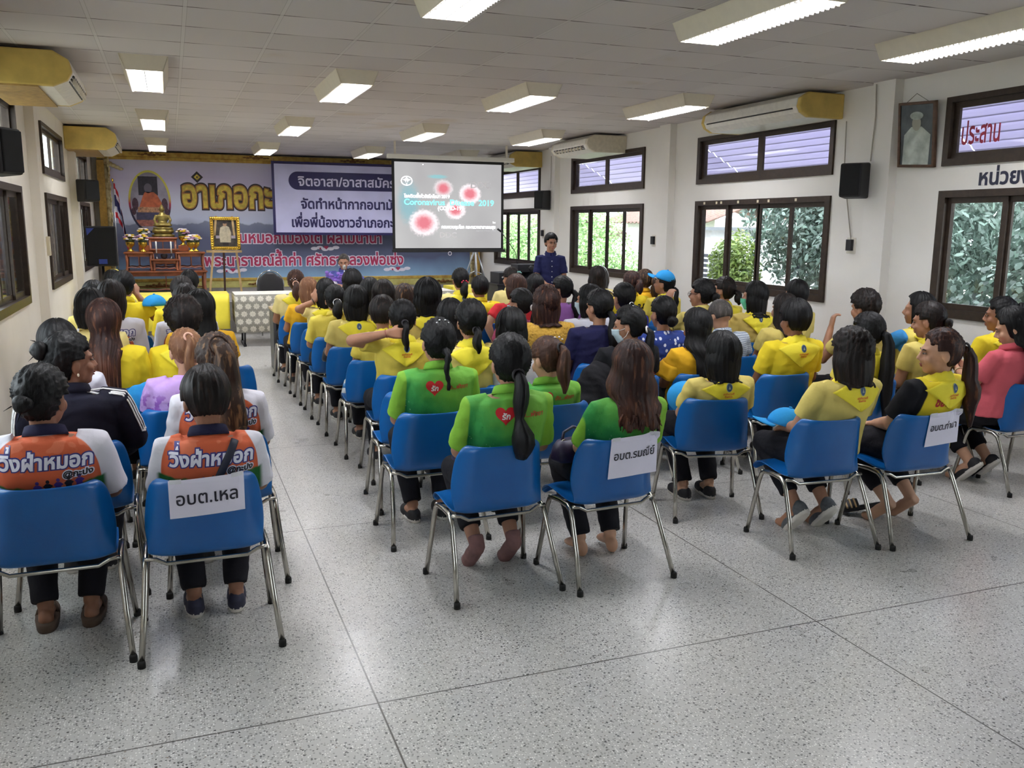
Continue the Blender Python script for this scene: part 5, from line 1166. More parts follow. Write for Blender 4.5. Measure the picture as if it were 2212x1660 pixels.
def hair_mesh(style, L, HM, seed, bvh, zsh, opts):
    """hair in person space; HM maps head frame -> person space; bvh = shirt to drape on"""
    r = random.Random(seed); g = G(); vol = opts.get('vol', 0.017); nu, nv = 72, 34
    ph = [r.uniform(0, 6.28) for _ in range(8)]; tz = opts.get('tz', -0.01)
    tie = Vector((0, -0.115, tz)); P = []; grow = opts.get('groove', 0.0022)
    for i in range(1, nv):
        pt = -pi/2+pi*i/nv; row = []
        for j in range(nu):
            d = Vector((cos(pt)*cos(2*pi*j/nu), cos(pt)*sin(2*pi*j/nu), sin(pt))); s = skull(d); m = hair_mask(s, style)
            if style in ('pony', 'bun', 'braid'):
                e = (d-tie.normalized()*d.dot(tie.normalized())); a = atan2(e.z, e.x)
            else: a = atan2(d.x, d.y)
            w = grow*(sin(a*23+ph[0])+sin(a*41+ph[1]+d.z*2)+0.7*sin(a*67+ph[2]))
            if style == 'curly' or opts.get('curl'): w += 0.005*(sin(d.x*37+ph[3])*sin(d.z*33+ph[4])+sin(d.y*41+ph[5])*sin(d.x*29+d.z*21))
            t = vol*(0.55+0.45*max(0, d.z+0.4)) if style != 'crop' else 0.006
            row.append(HM @ (s+d*((t+w*min(1, t/0.012))*m-0.022*(1-m))))
        P.append(row)
    g.grid(P, True); n0 = len(g.v)
    g.add([HM @ (skull(Vector((0, 0, 1)))+Vector((0, 0, vol))), HM @ (skull(Vector((0, 0, -1)))+Vector((0, 0, 0.02)))], []); b0 = (nv-2)*nu
    g.f += [(b0+j, b0+(j+1) % nu, n0) for j in range(nu)]+[((j+1) % nu, j, n0+1) for j in range(nu)]; g.mi += [0]*(2*nu)
    def drape(p, gap):
        if bvh is None or p.z > zsh+0.06: return p
        h = bvh.ray_cast(Vector((p.x, -1.2, p.z)), Vector((0, 1, 0)))
        if h[0] is not None and h[0].y < 0.03 and p.y > h[0].y-gap: return Vector((p.x, h[0].y-gap, p.z))
        return p
    if style in ('bob', 'long', 'wavy'):
        A0 = radians(opts.get('A', 118)); nc, nl = 64, 22; zt = 0.05
        zl = [-L*(1+0.07*r.uniform(-1, 1)*(1 if style != 'bob' else 0.22))*(1-(0.05 if style != 'bob' else 0.025)*sin(k*0.4+ph[1])) for k in range(nc+1)]; zl = [(zl[max(0, k-1)]+zl[k]*(2 if L > 0.2 else 0.6)+zl[min(nc, k+1)])/(4 if L > 0.2 else 2.6) for k in range(nc+1)]
        def pos(k, q, inner):
            u = -1+2*k/nc; z = zt+(zl[k]-zt)*q; below = max(0, -z-0.10); A = A0*(1-0.42*min(1, below/0.12)) if L > 0.2 else A0
            if style == 'bob': rx = 0.092+0.012*sin(min(1, q*1.1)*pi)-0.012*q*q; ry = 0.104-0.016*q*q; cy = -0.012
            else: rx = 0.095-0.01*min(1, below/0.3)+(0.012 if style == 'wavy' else 0); ry = 0.106-0.012*min(1, below/0.2); cy = -0.014-0.05*min(1, below/0.16)
            rx *= opts.get('wide', 1); s_ = min(1, q/0.4); s_ = s_*s_*(3-2*s_); zc_ = max(-.07, min(.095, z)); e_ = sqrt(max(.02, 1-((zc_-.018)/.099)**2)); rx = rx*s_+(.079*e_+vol*.62)*(1-s_); ry = ry*s_+(.099*e_+vol*.62)*(1-s_); cy = cy*s_-.012*(1-s_)
            a = u*A; cr = 1+0.018*(sin(u*29+ph[2])+sin(u*53+ph[3])+0.6*sin(u*87+ph[4]))*(0.3+q)
            if style == 'wavy': z += 0.0; cr *= 1+0.05*sin(z*38+u*5+ph[5])
            th = (0.024 if L > 0.2 else 0.028)*(1-0.5*q*q)*(1-0.6*abs(u)**6)
            rr_ = (1-(th/0.1 if inner else 0)); p = HM @ Vector((rx*cr*rr_*sin(a), cy-ry*cr*rr_*cos(a), max(z, -0.14))); drop = min(0, z+0.14)
            p = Vector((p.x, p.y, p.z+drop)); return drape(p, 0.006 if inner else 0.006+th)
        for inner in (0, 1):
            g.grid([[pos(k, q/nl, inner) for k in range(nc+1)] for q in range(nl+1)])
        o = len(g.v)-2*(nc+1)*(nl+1); m = (nc+1)*(nl+1); f = []
        for k in range(nc): a, b = o+nl*(nc+1)+k, o+nl*(nc+1)+k+1; f.append((a, b, b+m, a+m)); f.append((o+k, o+k+1, o+k+1+m, o+k+m))
        for q in range(nl):
            for e in (0, nc): a, b = o+q*(nc+1)+e, o+(q+1)*(nc+1)+e; f.append((a, b, b+m, a+m))
        g.f += f; g.mi += [0]*len(f)
        if L > 0.2:   # loose locks at the ends
            for k in range(18):
                c = pos(r.randint(6, nc-6), 0.8, 0); q = drape(c+Vector((r.uniform(-0.03, 0.03), -0.002, -L*0.24*r.uniform(0.7, 1.3))), 0.012); g.tube([c, (c+q)/2+Vector((r.uniform(-.012, .012), 0, 0)), q], [0.012, 0.009, 0.001], 6, 0.5)
    gr = [1+0.10*sin(k*2.4+ph[0])+0.06*sin(k*4.1+ph[1]) for k in range(16)]
    if style in ('pony', 'braid'):
        T = HM @ (skull(tie.normalized())+tie.normalized()*0.012); back = (HM.to_3x3() @ Vector((opts.get('side', 0), -1, 0.15))).normalized(); w = opts.get('tw', 0.03); nn = 12; pts = []; rad = []
        for k in range(nn):
            q = k/(nn-1); p = T+back*(0.045*min(1, q*5)-0.01)+Vector((opts.get('side', 0)*0.12*q+0.006*sin(q*9), -0.012*q, -L*max(0, q-0.06)/0.94)); 
            rd = w*(0.62+0.5*sin(min(1, q*1.25)*pi*0.75))*(1-0.75*max(0, q-0.72)/0.28)
            if style == 'braid':
                if opts.get('bubble'): rd = w*(0.75, 0.8, 0.95, 1.05, 1.05, 0.85, 0.6, 1.0, 1.5, 1.55, 1.3, 0.7)[k]
                else: rd = w*(0.8+0.16*sin(k*2.6))*(1-0.6*q)
            p = drape(p, rd+0.004); pts.append(p); rad.append(rd)
        g.tube(pts, rad, 16, 0.8, groove=gr, up=(1, 0, 0))
        opts['_tie'] = (T+back*0.012, back, w)
    if style == 'bun':
        T = HM @ (skull(tie.normalized())+tie.normalized()*0.025); rb = opts.get('br', 0.04); n1 = len(g.v); Rm = HM.to_3x3(); g.ell(T, (rb*1.1, rb*0.8, rb), Rm, 26, 16)
        for k in range(n1, len(g.v)):
            v = Vector(g.v[k])-T; v2 = Rm.inverted() @ v; s = 1+0.07*sin(atan2(v2.z, v2.x)*3+v2.length*90+ph[1]); g.v[k] = tuple(T+v*s)
        for k in range(3):
            a = r.uniform(0, 6.28); c = T+Rm @ Vector((cos(a)*rb, -0.01, sin(a)*rb)); g.tube([c, c+Rm @ Vector((cos(a)*0.02, -0.02, sin(a)*0.02-0.012))], [0.003, 0.0006], 5)
        opts['_tie'] = (T, Vector((0, -1, 0)), rb)
    return g

# ------------------------------------------------------------------ people: hands and arms
def hand(g, wr, dr, nrm, side, curl=0.6, s=1.0):
    """palm and five fingers; dr = pointing direction, nrm = back-of-hand direction"""
    d = Vector(dr).normalized(); n = Vector(nrm); n = (n-d*n.dot(d)).normalized(); t = d.cross(n).normalized()*side; w = Vector(wr)
    c = w+d*0.045*s
    for k in (-1, 0, 1): g.tube([w+t*0.014*k*s, w+d*0.045*s+t*0.022*k*s, w+d*0.082*s+t*0.026*k*s], [0.018*s, 0.017*s, 0.013*s], 8)
    for k, ln in enumerate((0.070, 0.078, 0.073, 0.057)):
        b = w+d*0.08*s+t*(0.030-0.0195*k)*s; a = 0.0; pts = [b]; p = b
        for seg in (0.45, 0.32, 0.25):
            a += curl*0.75; p = p+(d*cos(a)-n*sin(a))*ln*seg*s; pts.append(p)
        g.tube(pts, [0.0098*s, 0.0092*s, 0.0085*s, 0.006*s], 8)
    b = w+d*0.028*s+t*0.03*s; g.tube([b-t*0.012*s, b+t*0.018*s+d*0.02*s-n*0.006*s, b+t*0.026*s+d*0.045*s-n*(0.01+0.014*curl)*s], [0.013*s, 0.011*s, 0.0075*s], 8)

SHOE = {}
def shoe_mesh(kind):
    if kind in SHOE: return SHOE[kind]
    g = G()     # ankle above origin, toe toward +y, sole at z=0
    if kind == 'flip':
        me = evalmods(G().stack([(0, 0.06, 0, 0.04, 0.13, 2.6), (0, 0.06, 0.03, 0.043, 0.132, 2.6), (0, 0.06, 0.036, 0.04, 0.128, 2.6)], 24).tube([(-0.038, 0.05, 0.03), (-0.02, 0.09, 0.07), (0, 0.15, 0.045), (0.02, 0.09, 0.07), (0.038, 0.05, 0.03)], 0.007, 6).mesh('sandal', M('brown foam', (84, 66, 54), 0.8), True), [])
    else:
        g.stack([(0, 0.05, 0.0, 0.036, 0.115, 2.4), (0, 0.05, 0.022, 0.04, 0.122, 2.4)], 20)
        top = 0.085 if kind == 'sneak' else 0.055
        g.ell((0, 0.09, 0.03), (0.038, 0.085, 0.035)); g.ell((0, -0.015, 0.04), (0.034, 0.05, top*0.65))
        col = {'sneak': (92, 94, 98), 'black': (30, 28, 32), 'navy': (40, 40, 62)}[kind]
        me = remesh(g, M('shoe '+kind, col, 0.7, vary=0.12, nscale=60), 0.007, 2); me.materials.append(M('pale rubber sole', (214, 208, 200), 0.7))
        for p in me.polygons:
            if p.center.z < 0.02: p.material_index = 1
    SHOE[kind] = me; return me

# ------------------------------------------------------------------ people: the figure
PN = 0
def person(x, yr, zh, label, hair=('bob', 0.14, 'k'), shirt='pale', scarf=False, yaw=0, look=(0, 0, 0), lean=(0, 0), b=1.0, skin='m', arms=None, legs='std', pant=None, shoe='black',
           sleeve=0.6, face=False, vox=0.01, prints=None, mask=None, ho=None, short='', cx=None, crz=None, nochair=False, sit=True, collar=None, cyr=None, chairlabel=None, dy=0.0, emb=None):
    """seated figure; zh = height of the head centre, yr = y of the rear chair feet"""
    global PN; PN += 1; seed = PN*13; S = Vector; hip = 0.44
    k = (zh-0.145-hip)/0.56; Z = lambda z: hip+(z-hip)*k if z > hip else z
    b = b*1.0
    lx, ly = lean; ld = lambda z: max(0, (z-0.5)/0.6)
    root = empty('person', (x, yr+0.265+dy, 0), yaw); tag(root, label, 'person', 'seated audience' if sit else None)
    def tp(p): z = Z(p[2]); t = ld(p[2]); return S((p[0]+lx*t, p[1]+ly*t, z))
    RING = [(0.44, .150, .110, .03), (0.50, .172, .118, .02), (0.58, .165, .110, .008), (0.66, .154, .102, -.004), (0.75, .158, .104, -.02), (0.85, .170, .108, -.036), (0.92, .172, .102, -.046), (0.96, .160, .086, -.052), (0.99, .118, .072, -.054), (1.02, .075, .062, -.052)]
    def torso(g, off, lo, hi, grow=0.0):
        rg = []
        for z, rx, ry, cy in RING:
            if z < lo-0.001 or z > hi+0.001: continue
            q = tp((0, cy, z)); o = off+grow*max(0, (0.8-z)/0.36); rg.append((q.x, q.y+ry*(b-1)*0.6, q.z, rx*(0.35+0.65*b)+o, ry*b+o*0.8, 2.4))
        g.stack(rg)
    def taper(g, pts, rad, n=12, **kw):
        g.tube(pts, rad, n, **kw)
    sk = SKIN[skin]
    # arms
    bw = 0.3+0.7*b; A = {'L': ((-.166*bw, -.045, .945), (-.203*bw, .035, .69), (-.10, .235, .60), (0.35, 1, -0.25), (0, .2, 1)), 'R': ((.166*bw, -.045, .945), (.203*bw, .035, .69), (.10, .235, .60), (-0.35, 1, -0.25), (0, .2, 1))}
    curl = {'L': 0.6, 'R': 0.6}
    for s_, v in (arms or {}).items():
        A[s_] = tuple(v[i] if i < len(v) and v[i] is not None else A[s_][i] for i in range(5)); 
        if len(v) > 5: curl[s_] = v[5]
    JA = {}
    for s_, (sh, el, wr, hd, hn) in A.items(): JA[s_] = (tp(sh), tp(el) if el[2] > 0.5 else S(el), tp(wr) if wr[2] > 0.62 else S(wr), hd, hn)
    # legs
    LG = {}
    for s_, sg in (('L', -1), ('R', 1)):
        if legs == 'tuck': LG[s_] = (S((sg*.09, .03, .50)), S((sg*.12, .41, .475)), S((sg*.10, .10, .15)), S((sg*.10, .22, .02)), 'toe')
        elif legs == 'tuck1': LG[s_] = (S((sg*.09, .03, .50)), S((sg*.12, .41, .475)), S((sg*.09, .20, .085)), S((sg*.10, .36, .02)), 'flat')
        else: LG[s_] = (S((sg*.09, .03, .50)), S((sg*.12, .43, .475)), S((sg*.11, .38, .085)), S((sg*.12, .55, .02)), 'flat')
    if legs == 'stand':
        for s_, sg in (('L', -1), ('R', 1)): LG[s_] = (S((sg*.085, 0, .86)), S((sg*.095, .02, .46)), S((sg*.10, -.02, .085)), S((sg*.12, .12, .02)), 'flat')
    # head frame
    hc = S((lx*1.05, -0.05+ly*1.08+0.012, zh)); Rh = Matrix.Rotation(look[0], 4, 'Z') @ Matrix.Rotation(look[1], 4, 'X') @ Matrix.Rotation(look[2], 4, 'Y')
    hs = 1.05; HM = Matrix.Translation(hc) @ Rh @ Matrix.Scale(hs, 4)
    # ---- body: one continuous skin surface
    g = G(); torso(g, -0.016, 0.44, 0.99)
    nb = tp((0, -.052, 1.0)); g.tube([nb, nb.lerp(HM @ S((0, -.02, -.05)), 0.5), HM @ S((0, -.018, -.045))], [0.048, 0.047, 0.049], 12)
    n1 = len(g.v)
    g.ell((0, -.012, .018), (.076, .095, .094)); g.ell((0, .028, -.042), (.057, .062, .07)); g.ell((0, .06, -.088), (.028, .026, .022)); g.ell((0, .07, .022), (.052, .024, .016))
    g.tube([(0, .088, .012), (0, .100, -.012), (0, .110, -.032)], [.008, .010, .0135], 8); g.ell((0.011, .096, -.036), (.009, .01, .007)); g.ell((-0.011, .096, -.036), (.009, .01, .007))
    for sg in (-1, 1): g.ell((sg*.036, .062, -.032), (.024, .024, .026)); g.ell((sg*.079, -.012, -.016), (.011, .02, .032)); g.ell((sg*.083, -.014, -.010), (.006, .017, .024))
    g.ell((0, .086, -.058), (.023, .011, .006)); g.ell((0, .083, -.069), (.019, .010, .006))
    g.xf(HM, n1)
    for s_, sg in (('L', -1), ('R', 1)):
        sh, el, wr, hd, hn = JA[s_]; g.tube([sh, sh.lerp(el, .35), el], [0.036*b, 0.041*b, 0.036*b], 12); g.tube([el, el.lerp(wr, .35), wr], [0.038*b, 0.036*b, 0.025], 12); g.ell(el, (.039*b,)*3); hand(g, wr, hd, hn, sg*(-1 if False else 1), curl[s_])
        h, kn, an, to, md = LG[s_]; g.tube([h, h.lerp(kn, .5), kn], [.085*b, .078*b, .056], 12); g.tube([kn, kn.lerp(an, .35), an], [.055, .054, .034], 12); g.ell(kn, (.057,)*3)
        if md == 'toe': g.tube([an+S((0, -.035, -.0)), an.lerp(to, .5)+S((0, -.01, 0)), to, to+S((0, .05, -.004))], [.033, .036, .032, .02], 10)
        else: g.ell((an.x, an.y-.02, .045), (.032, .04, .045)); g.tube([an+S((0, -.01, -.02)), an.lerp(to, .6), to+S((0, -.01, .01))], [.034, .036, .022], 10, 0.75); 
    body = remesh(g, sk, vox, 3, 0.5); ob('body', body, root)
    # ---- trousers
    g = G(); torso(g, 0.012, 0.44, 0.58) if legs != 'stand' else g.stack([(0, 0, .80, .15*b, .105*b), (0, 0, .88, .165*b, .115*b), (0, 0, .97, .16*b, .11*b), (0, 0, 1.0, .155*b, .105*b)])
    for s_ in 'LR':
        h, kn, an, to, md = LG[s_]; g.tube([h, h.lerp(kn, .5), kn], [.1*b, .092*b, .07], 14); g.ell(kn, (.07,)*3)
        e = an+S((0, 0, .03)) if md != 'toe' else an.lerp(kn, .22); g.tube([kn, kn.lerp(e, .4), e], [.07, .068, .056], 14)
    ob('trousers', remesh(g, pant or MPANT, max(vox, .01), 3, wr=(0.0035, seed+5)), root)
    # ---- shirt
    g = G()
    hem = 0.50 if legs != 'stand' else 0.88
    if legs == 'stand':
        g.stack([(0, 0, .86, .172*b, .128*b), (0, -.005, .95, .165*b, .125*b), (0, -.01, 1.06, .168*b, .125*b), (0, -.02, 1.17, .178*b, .125*b), (0, -.03, 1.27, .178*b, .112*b), (0, -.035, 1.33, .15*b, .09*b), (0, -.035, 1.37, .07, .065)])
    else: torso(g, 0.014, 0.50, 0.992, 0.012)
    nk = tp((0, -.05, 1.0)); g.tube([tp((0, -.054, .97)), nk+S((0, .0, .012))], [.075*b, .066], 16)
    for s_, sg in (('L', -1), ('R', 1)):
        sh, el, wr, hd, hn = JA[s_]
        if sleeve <= 1: e = sh.lerp(el, sleeve); g.tube([sh.lerp(S((lx, sh.y, sh.z)), 0.35), sh, sh.lerp(e, .5), e], [.058*bw, .060*bw, .060*bw, .062*bw], 14)
        else: g.tube([sh.lerp(S((lx, sh.y, sh.z)), 0.35), sh, sh.lerp(el, .5), el], [.064*b, .066*b, .062*b, .056*b], 14); g.ell(el, (.056*b,)*3); g.tube([el, el.lerp(wr, sleeve-1)], [.056*b, .042], 12)
    sm = remesh(g, FB[shirt], max(vox, .009), 3, wr=(0.0048, seed), name='shirt'); so_ = ob('shirt', sm, root); bv = bvh_of(sm)
    if shirt in ('pale', 'cream', 'yel', 'bri', 'mus', 'green', 'pink', 'navysh', 'violet', 'check', 'gold', 'run', 'track') and not scarf:
        g = G(); cc = nk+S((0, 0.005, 0.01)); nR = 28; P = []
        for z, r_ in ((-.012, .072), (.012, .068), (.03, .064), (.026, .072), (.004, .080), (-.012, .084)):
            P.append([(cc.x+r_*sin(2*pi*j/nR), cc.y+r_*cos(2*pi*j/nR)*0.95, cc.z+z+0.018*(-cos(2*pi*j/nR))*1.0) for j in range(nR)])
        g.grid(P, True); ob('collar', evalmods(g.mesh('collar', fabric('navy collar', (32, 32, 60)) if shirt == 'run' else FB[shirt] if shirt != 'green' else fabric('lime collar', (120, 176, 62)), True), [('SOLIDIFY', dict(thickness=0.004))]), so_)
    if shirt == 'track':
        for sg, s_ in ((-1, 'L'), (1, 'R')):
            sh, el, wr, hd, hn = JA[s_]
            for j in range(3):
                pts = []
                for q in range(12):
                    p = nk.lerp(sh, q/4) if q < 4 else sh.lerp(el, (q-4)/5) if q < 9 else el.lerp(wr, (q-9)/4); out = S((sg*0.6, -0.85+0.27*j, 0.62)).normalized(); h = bv.ray_cast(p+out*0.35, -out)
                    pts.append((h[0] if h[0] is not None else p+out*0.07)+out*0.002)
                ob('sleeve_stripe', G().tube(pts, 0.0055, 6, 0.5, up=tuple(out)).mesh('sleeve_stripe', MWT, True), so_)
    if shirt == 'navysh':
        for j in range(5): 
            h = bv.ray_cast(S((0.0, 1, 1.30-0.095*j)), S((0, -1, 0)))
            if h[0] is not None: ob('button', G().ell(h[0]+S((0, .003, 0)), (.007, .004, .007), None, 8, 5).mesh('button', MWT, True), so_)
    # ---- shoes
    if shoe and shoe not in ('bare', 'sock'):
        for s_ in 'LR':
            h, kn, an, to, md = LG[s_]; o = ob('shoe', shoe_mesh(shoe), root)
            if md == 'toe': o.location = (an.x, an.y-.035, an.z-.10+.03); o.rotation_euler = (radians(-46), 0, 0); o.location = (an.x, an.y-.05, .10)
            else: d = to-an; o.location = (an.x, an.y, 0.0); o.rotation_euler = (0, 0, -atan2(d.x, d.y))
            o.scale = (1.15, 1.1, 1.12)
    if shoe == 'sock':
        g = G()
        for s_ in 'LR':
            h, kn, an, to, md = LG[s_]; g = G(); g.tube([an+S((0, .01, .045)), an+S((0, -.02, .0)), an.lerp(to, .5)+S((0, -.012, 0)), to, to+S((0, .05, -.003))], [.041, .042, .043, .039, .026], 12); g.ell(an+S((0, -.025, -.01)), (.036, .036, .04))
            ob('sock', remesh(g, M('dusty rose sock', (128, 92, 90), 0.9, vary=0.1), 0.008, 2), root)
    # ---- scarf
    if scarf:
        g = G(); nU, nV = 26, 16; P = []; zt = nk.z+0.018; dep = 0.20*k*(0.95+0.1*((seed*7) % 5)/5); sk_ = ((seed*31) % 7-3)*0.006
        for v in range(nV+1):
            q = v/nV; row = []
            for u in range(nU+1):
                a = -1+2*u/nU; w = 0.148*b*(1-q)**0.92+0.004; xx = nk.x+a*w+sk_*q; zz = zt-0.012-dep*q-0.055*abs(a)**1.6*(1-q)
                h = bv.ray_cast(S((xx, -1.2, zz)), S((0, 1, 0))); yy = h[0].y if h[0] is not None and h[0].y < 0.03 else nk.y-0.03-0.0*abs(a)
                if h[0] is None or h[0].y >= 0.03:
                    nr = bv.find_nearest(S((xx, nk.y-0.05, zz))); yy = nr[0].y; zz = nr[0].z+0.004
                row.append((xx, yy-0.006-0.004*abs(sin(a*5+seed))*(1-q)-0.003*sin(q*7+a*3), zz))
            P.append(row)
        g.grid(P); P = []; nR = 32
        for z, r_ in ((-.04, .086), (-.02, .076), (.002, .064), (.016, .060), (.018, .066), (.006, .076), (-.016, .086), (-.04, .094)):
            P.append([(nk.x+r_*b**0.5*sin(2*pi*j/nR), nk.y+0.004+r_*cos(2*pi*j/nR), nk.z+z-0.026*cos(2*pi*j/nR)-0.004*sin(j*1.9+seed)) for j in range(nR)])
        g.grid(P, True)
        sc = ob('neckerchief', evalmods(g.mesh('neckerchief', MSCARF, True), [('SOLIDIFY', dict(thickness=0.004, offset=1))]), root); sbv = bvh_of(sc.data)
        if emb is None or emb:
            ez = zt-0.045*k; ex_ = nk.x+sk_*0.4; ew, eh = .021, .028
            printed([oval(ex_, ez-.02, ew, eh, 24)], sbv, 0.002, MEMW, 'emblem_rim', sc, 0.012); printed([oval(ex_, ez-.02, ew*.84, eh*.86, 24)], sbv, 0.0035, MEMB, 'emblem', sc, 0.012)
            printed([[(ex_-.008, ez-.03), (ex_+.008, ez-.03), (ex_, ez-.008)]], sbv, 0.0045, MEMW, 'emblem_motif', sc, 0.012)
            if vox < 0.0095:
                for ln, (tx, tz_, tw) in zip(('\u0e40\u0e23\u0e32\u0e17\u0e33\u0e04\u0e27\u0e32\u0e21\u0e14\u0e35', '\u0e14\u0e49\u0e27\u0e22\u0e2b\u0e31\u0e27\u0e43\u0e08'), ((0, ez-.066, .075), (0, ez-.082, .05))):
                    lp, w_ = text_loops(ln, 1, 0.03); s1 = tw/w_; printed([[(ex_-tw/2+p[0]*s1, tz_+p[1]*s1*1.1) for p in l] for l in lp], sbv, 0.002, MREDT, 'neckerchief_lettering', sc, 0.02)
    # ---- prints
    for pr in (prints or []): pr(so_, bv, tp)
    # ---- hair
    st, L, hcol = hair[:3]; ho = dict(ho or {})
    hg = hair_mesh(st, L, HM, seed, bv, nk.z-0.02, ho); hm = hg.mesh('hair', HAIR[hcol], True); h_o = ob('hair', hm, root)
    if '_tie' in ho and ho.get('tie'):
        T, dr, w = ho['_tie']; nm, mt = ho['tie']
        R_ = dr.to_track_quat('Z', 'Y').to_matrix()
        ob(nm, G().tube([T+R_ @ S((cos(a)*w*0.7, sin(a)*w*0.7, 0)) for a in [2*pi*j/14 for j in range(15)]], 0.0065, 8).mesh(nm, mt, True), h_o)
    if ho.get('clip'):
        nm, mt, pos = ho['clip']; g = G()
        for j in range(5): g.ell((pos[0]+(-.02+.01*j)*1.6, pos[1]-0.004*abs(j-2), pos[2]+0.007*((j % 2)*2-1)), ((.011, .009, .009) if 'red' in mt.name or 'bow' in mt.name else (.007, .005, .005)), None, 8, 6)
        g.xf(HM); ob(nm, g.mesh(nm, mt, True), h_o)
    # ---- face
    if face:
        me = M('dark iris', (32, 24, 22), 0.2); mw = M('eye white', (128, 108, 98), 0.4); ml = M('lips', (158, 84, 78), 0.5)
        for sg in (-1, 1):
            o = ob('eye', G().ell((sg*.030, .0815, .002), (.0125, .008, .0046), None, 12, 8).xf(HM).mesh('eye', mw, True), root); ob('iris', G().ell((sg*.030, .0885, .002), (.0062, .0045, .0046), None, 10, 6).xf(HM).mesh('iris', me, True), o)
            ob('eyebrow', G().tube([(sg*.016, .0895, .020), (sg*.030, .0885, .024), (sg*.045, .080, .021)], [.003, .0035, .002], 6).xf(HM).mesh('eyebrow', HAIR['k'], True), root)
        ob('lips', G().ell((0, .0955, -.0575), (.019, .005, .0045), None, 12, 6).ell((0, .0925, -.0675), (.015, .005, .005), None, 12, 6).xf(HM).mesh('lips', ml, True), root)
    if mask:
        P = []
        for i in range(9):
            z = -.015-.012*i
            P.append([(0.066*sin(a)*(1-.25*(i/8)**2), (.035+.083*cos(a)-(.006*abs(i-2) if i > 3 else 0)), z) for a in [radians(-80+20*j) for j in range(9)]])
        g = G().grid(P).xf(HM); o = ob('face_mask', evalmods(g.mesh('face_mask', MMASKG if mask == 'g' else MMASK, True), [('SOLIDIFY', dict(thickness=0.003))]), root)
        for sg in (-1, 1): ob('ear_loop', G().tube([(sg*.064, .05, -.025), (sg*.082, .0, -.01), (sg*.086, -.02, -.03), (sg*.078, -.0, -.06), (sg*.056, .045, -.09)], .002, 5).xf(HM).mesh('ear_loop', MWT, True), o)
    if sit and not nochair:
        chair(x if cx is None else cx, yr if cyr is None else cyr, yaw if crz is None else crz, chairlabel or ('blue chair with chrome legs under the '+short))
    return root, HM, JA, bv
# ------------------------------------------------------------------ the audience
RW = [3.66, 4.46, 5.11, 5.75, 6.45, 7.24, 7.93, 8.6, 9.25, 9.97]
def pr_green(so_, bv, tp):
    c = tp((-.052, 0, .905)); printed([heart(c.x, c.z-.005, .098)], bv, .0022, MHEART, 'heart_print', so_, .012)
    lp, w = text_loops('\u0e23\u0e31\u0e01', 1, .03, .12); k = .042/w; printed([[(c.x-.021+p[0]*k, c.z-.016+p[1]*k) for p in l] for l in lp], bv, .0036, MWT, 'heart_lettering', so_, .015)
    lp, w = text_loops('\u0e08\u0e31\u0e07...\u0e1e\u0e31\u0e07\u0e07\u0e32', 1, .02, .15); k = .135/w; printed([[(c.x+.062+p[0]*k, c.z-.012+p[1]*k) for p in l] for l in lp], bv, .0022, M('brick red script print', (190, 70, 40), 0.6), 'script_lettering', so_, .015)
def pr_run(so_, bv, tp):
    c = tp((0, 0, .868)); s = '\u0e27\u0e34\u0e48\u0e07\u0e1d\u0e48\u0e32\u0e2b\u0e21\u0e2d\u0e01'
    for i, (bd_, m, nm) in enumerate(((.10, MBLP, 'lettering_outline'), (.035, MPRW, 'lettering'))):
        lp, w = text_loops(s, 1, bd_, .1); w = 5.0 if w == 0 else text_loops(s, 1, 0)[1]; k = .33/w
        printed([[(c.x-.158+p[0]*k, c.z+.0+p[1]*k*1.1) for p in l] for l in lp], bv, .0022+.0014*i, m, nm, so_, .014)
    for i, (bd_, m, nm) in enumerate(((.16, MPRW, 'place_edge'), (.04, MBKP, 'place_lettering'))):
        lp, w = text_loops('@\u0e01\u0e30\u0e1b\u0e07', 1, bd_, .1); k = .105/text_loops('@\u0e01\u0e30\u0e1b\u0e07', 1, 0)[1]
        printed([[(c.x+.062+p[0]*k, c.z-.040+p[1]*k) for p in l] for l in lp], bv, .0022+.0014*i, m, nm, so_, .014)
    for j in range(5):
        x = c.x-.03+.037*j; z = c.z-.088+.004*j; m = (MPUP, MBKP)[j % 2]
        L_ = [oval(x, z+.031, .0068, .0078, 12), [(x-.012, z-.03), (x+.011, z-.03), (x+.009, z+.005), (x+.018, z+.012), (x+.014, z+.016), (x+.007, z+.022), (x-.007, z+.023), (x-.017, z+.012), (x-.012, z+.004)]]
        for l in L_: printed([l], bv, .0024, m, 'runner_print', so_, .012)
def pr_seven(so_, bv, tp):
    c = tp((0, 0, .80)); lp, w = text_loops('\u0e0a\u0e22\u0e1e', 1, .05); k = .10/w; printed([[(c.x-.115+p[0]*k, c.z+.03+p[1]*k*1.3) for p in l] for l in lp], bv, .0022, M('dark red print', (176, 44, 34), 0.6), 'lettering', so_, .014)
    printed([[(c.x-.035, c.z-.012), (c.x+.04, c.z-.012), (c.x+.04, c.z-.04), (c.x+.008, c.z-.11), (c.x-.02, c.z-.11), (c.x+.010, c.z-.042), (c.x-.035, c.z-.042)]], bv, .0022, MWT, 'number_print', so_, .014)
def pr_script(txt, mat, x0, z0, wid, bold=.03):
    def f(so_, bv, tp):
        c = tp((x0, 0, z0)); lp, w = text_loops(txt, 1, bold, .1); k = wid/w; printed([[(c.x+p[0]*k, c.z+p[1]*k) for p in l] for l in lp], bv, .0022, mat, 'lettering', so_, .014)
    return f
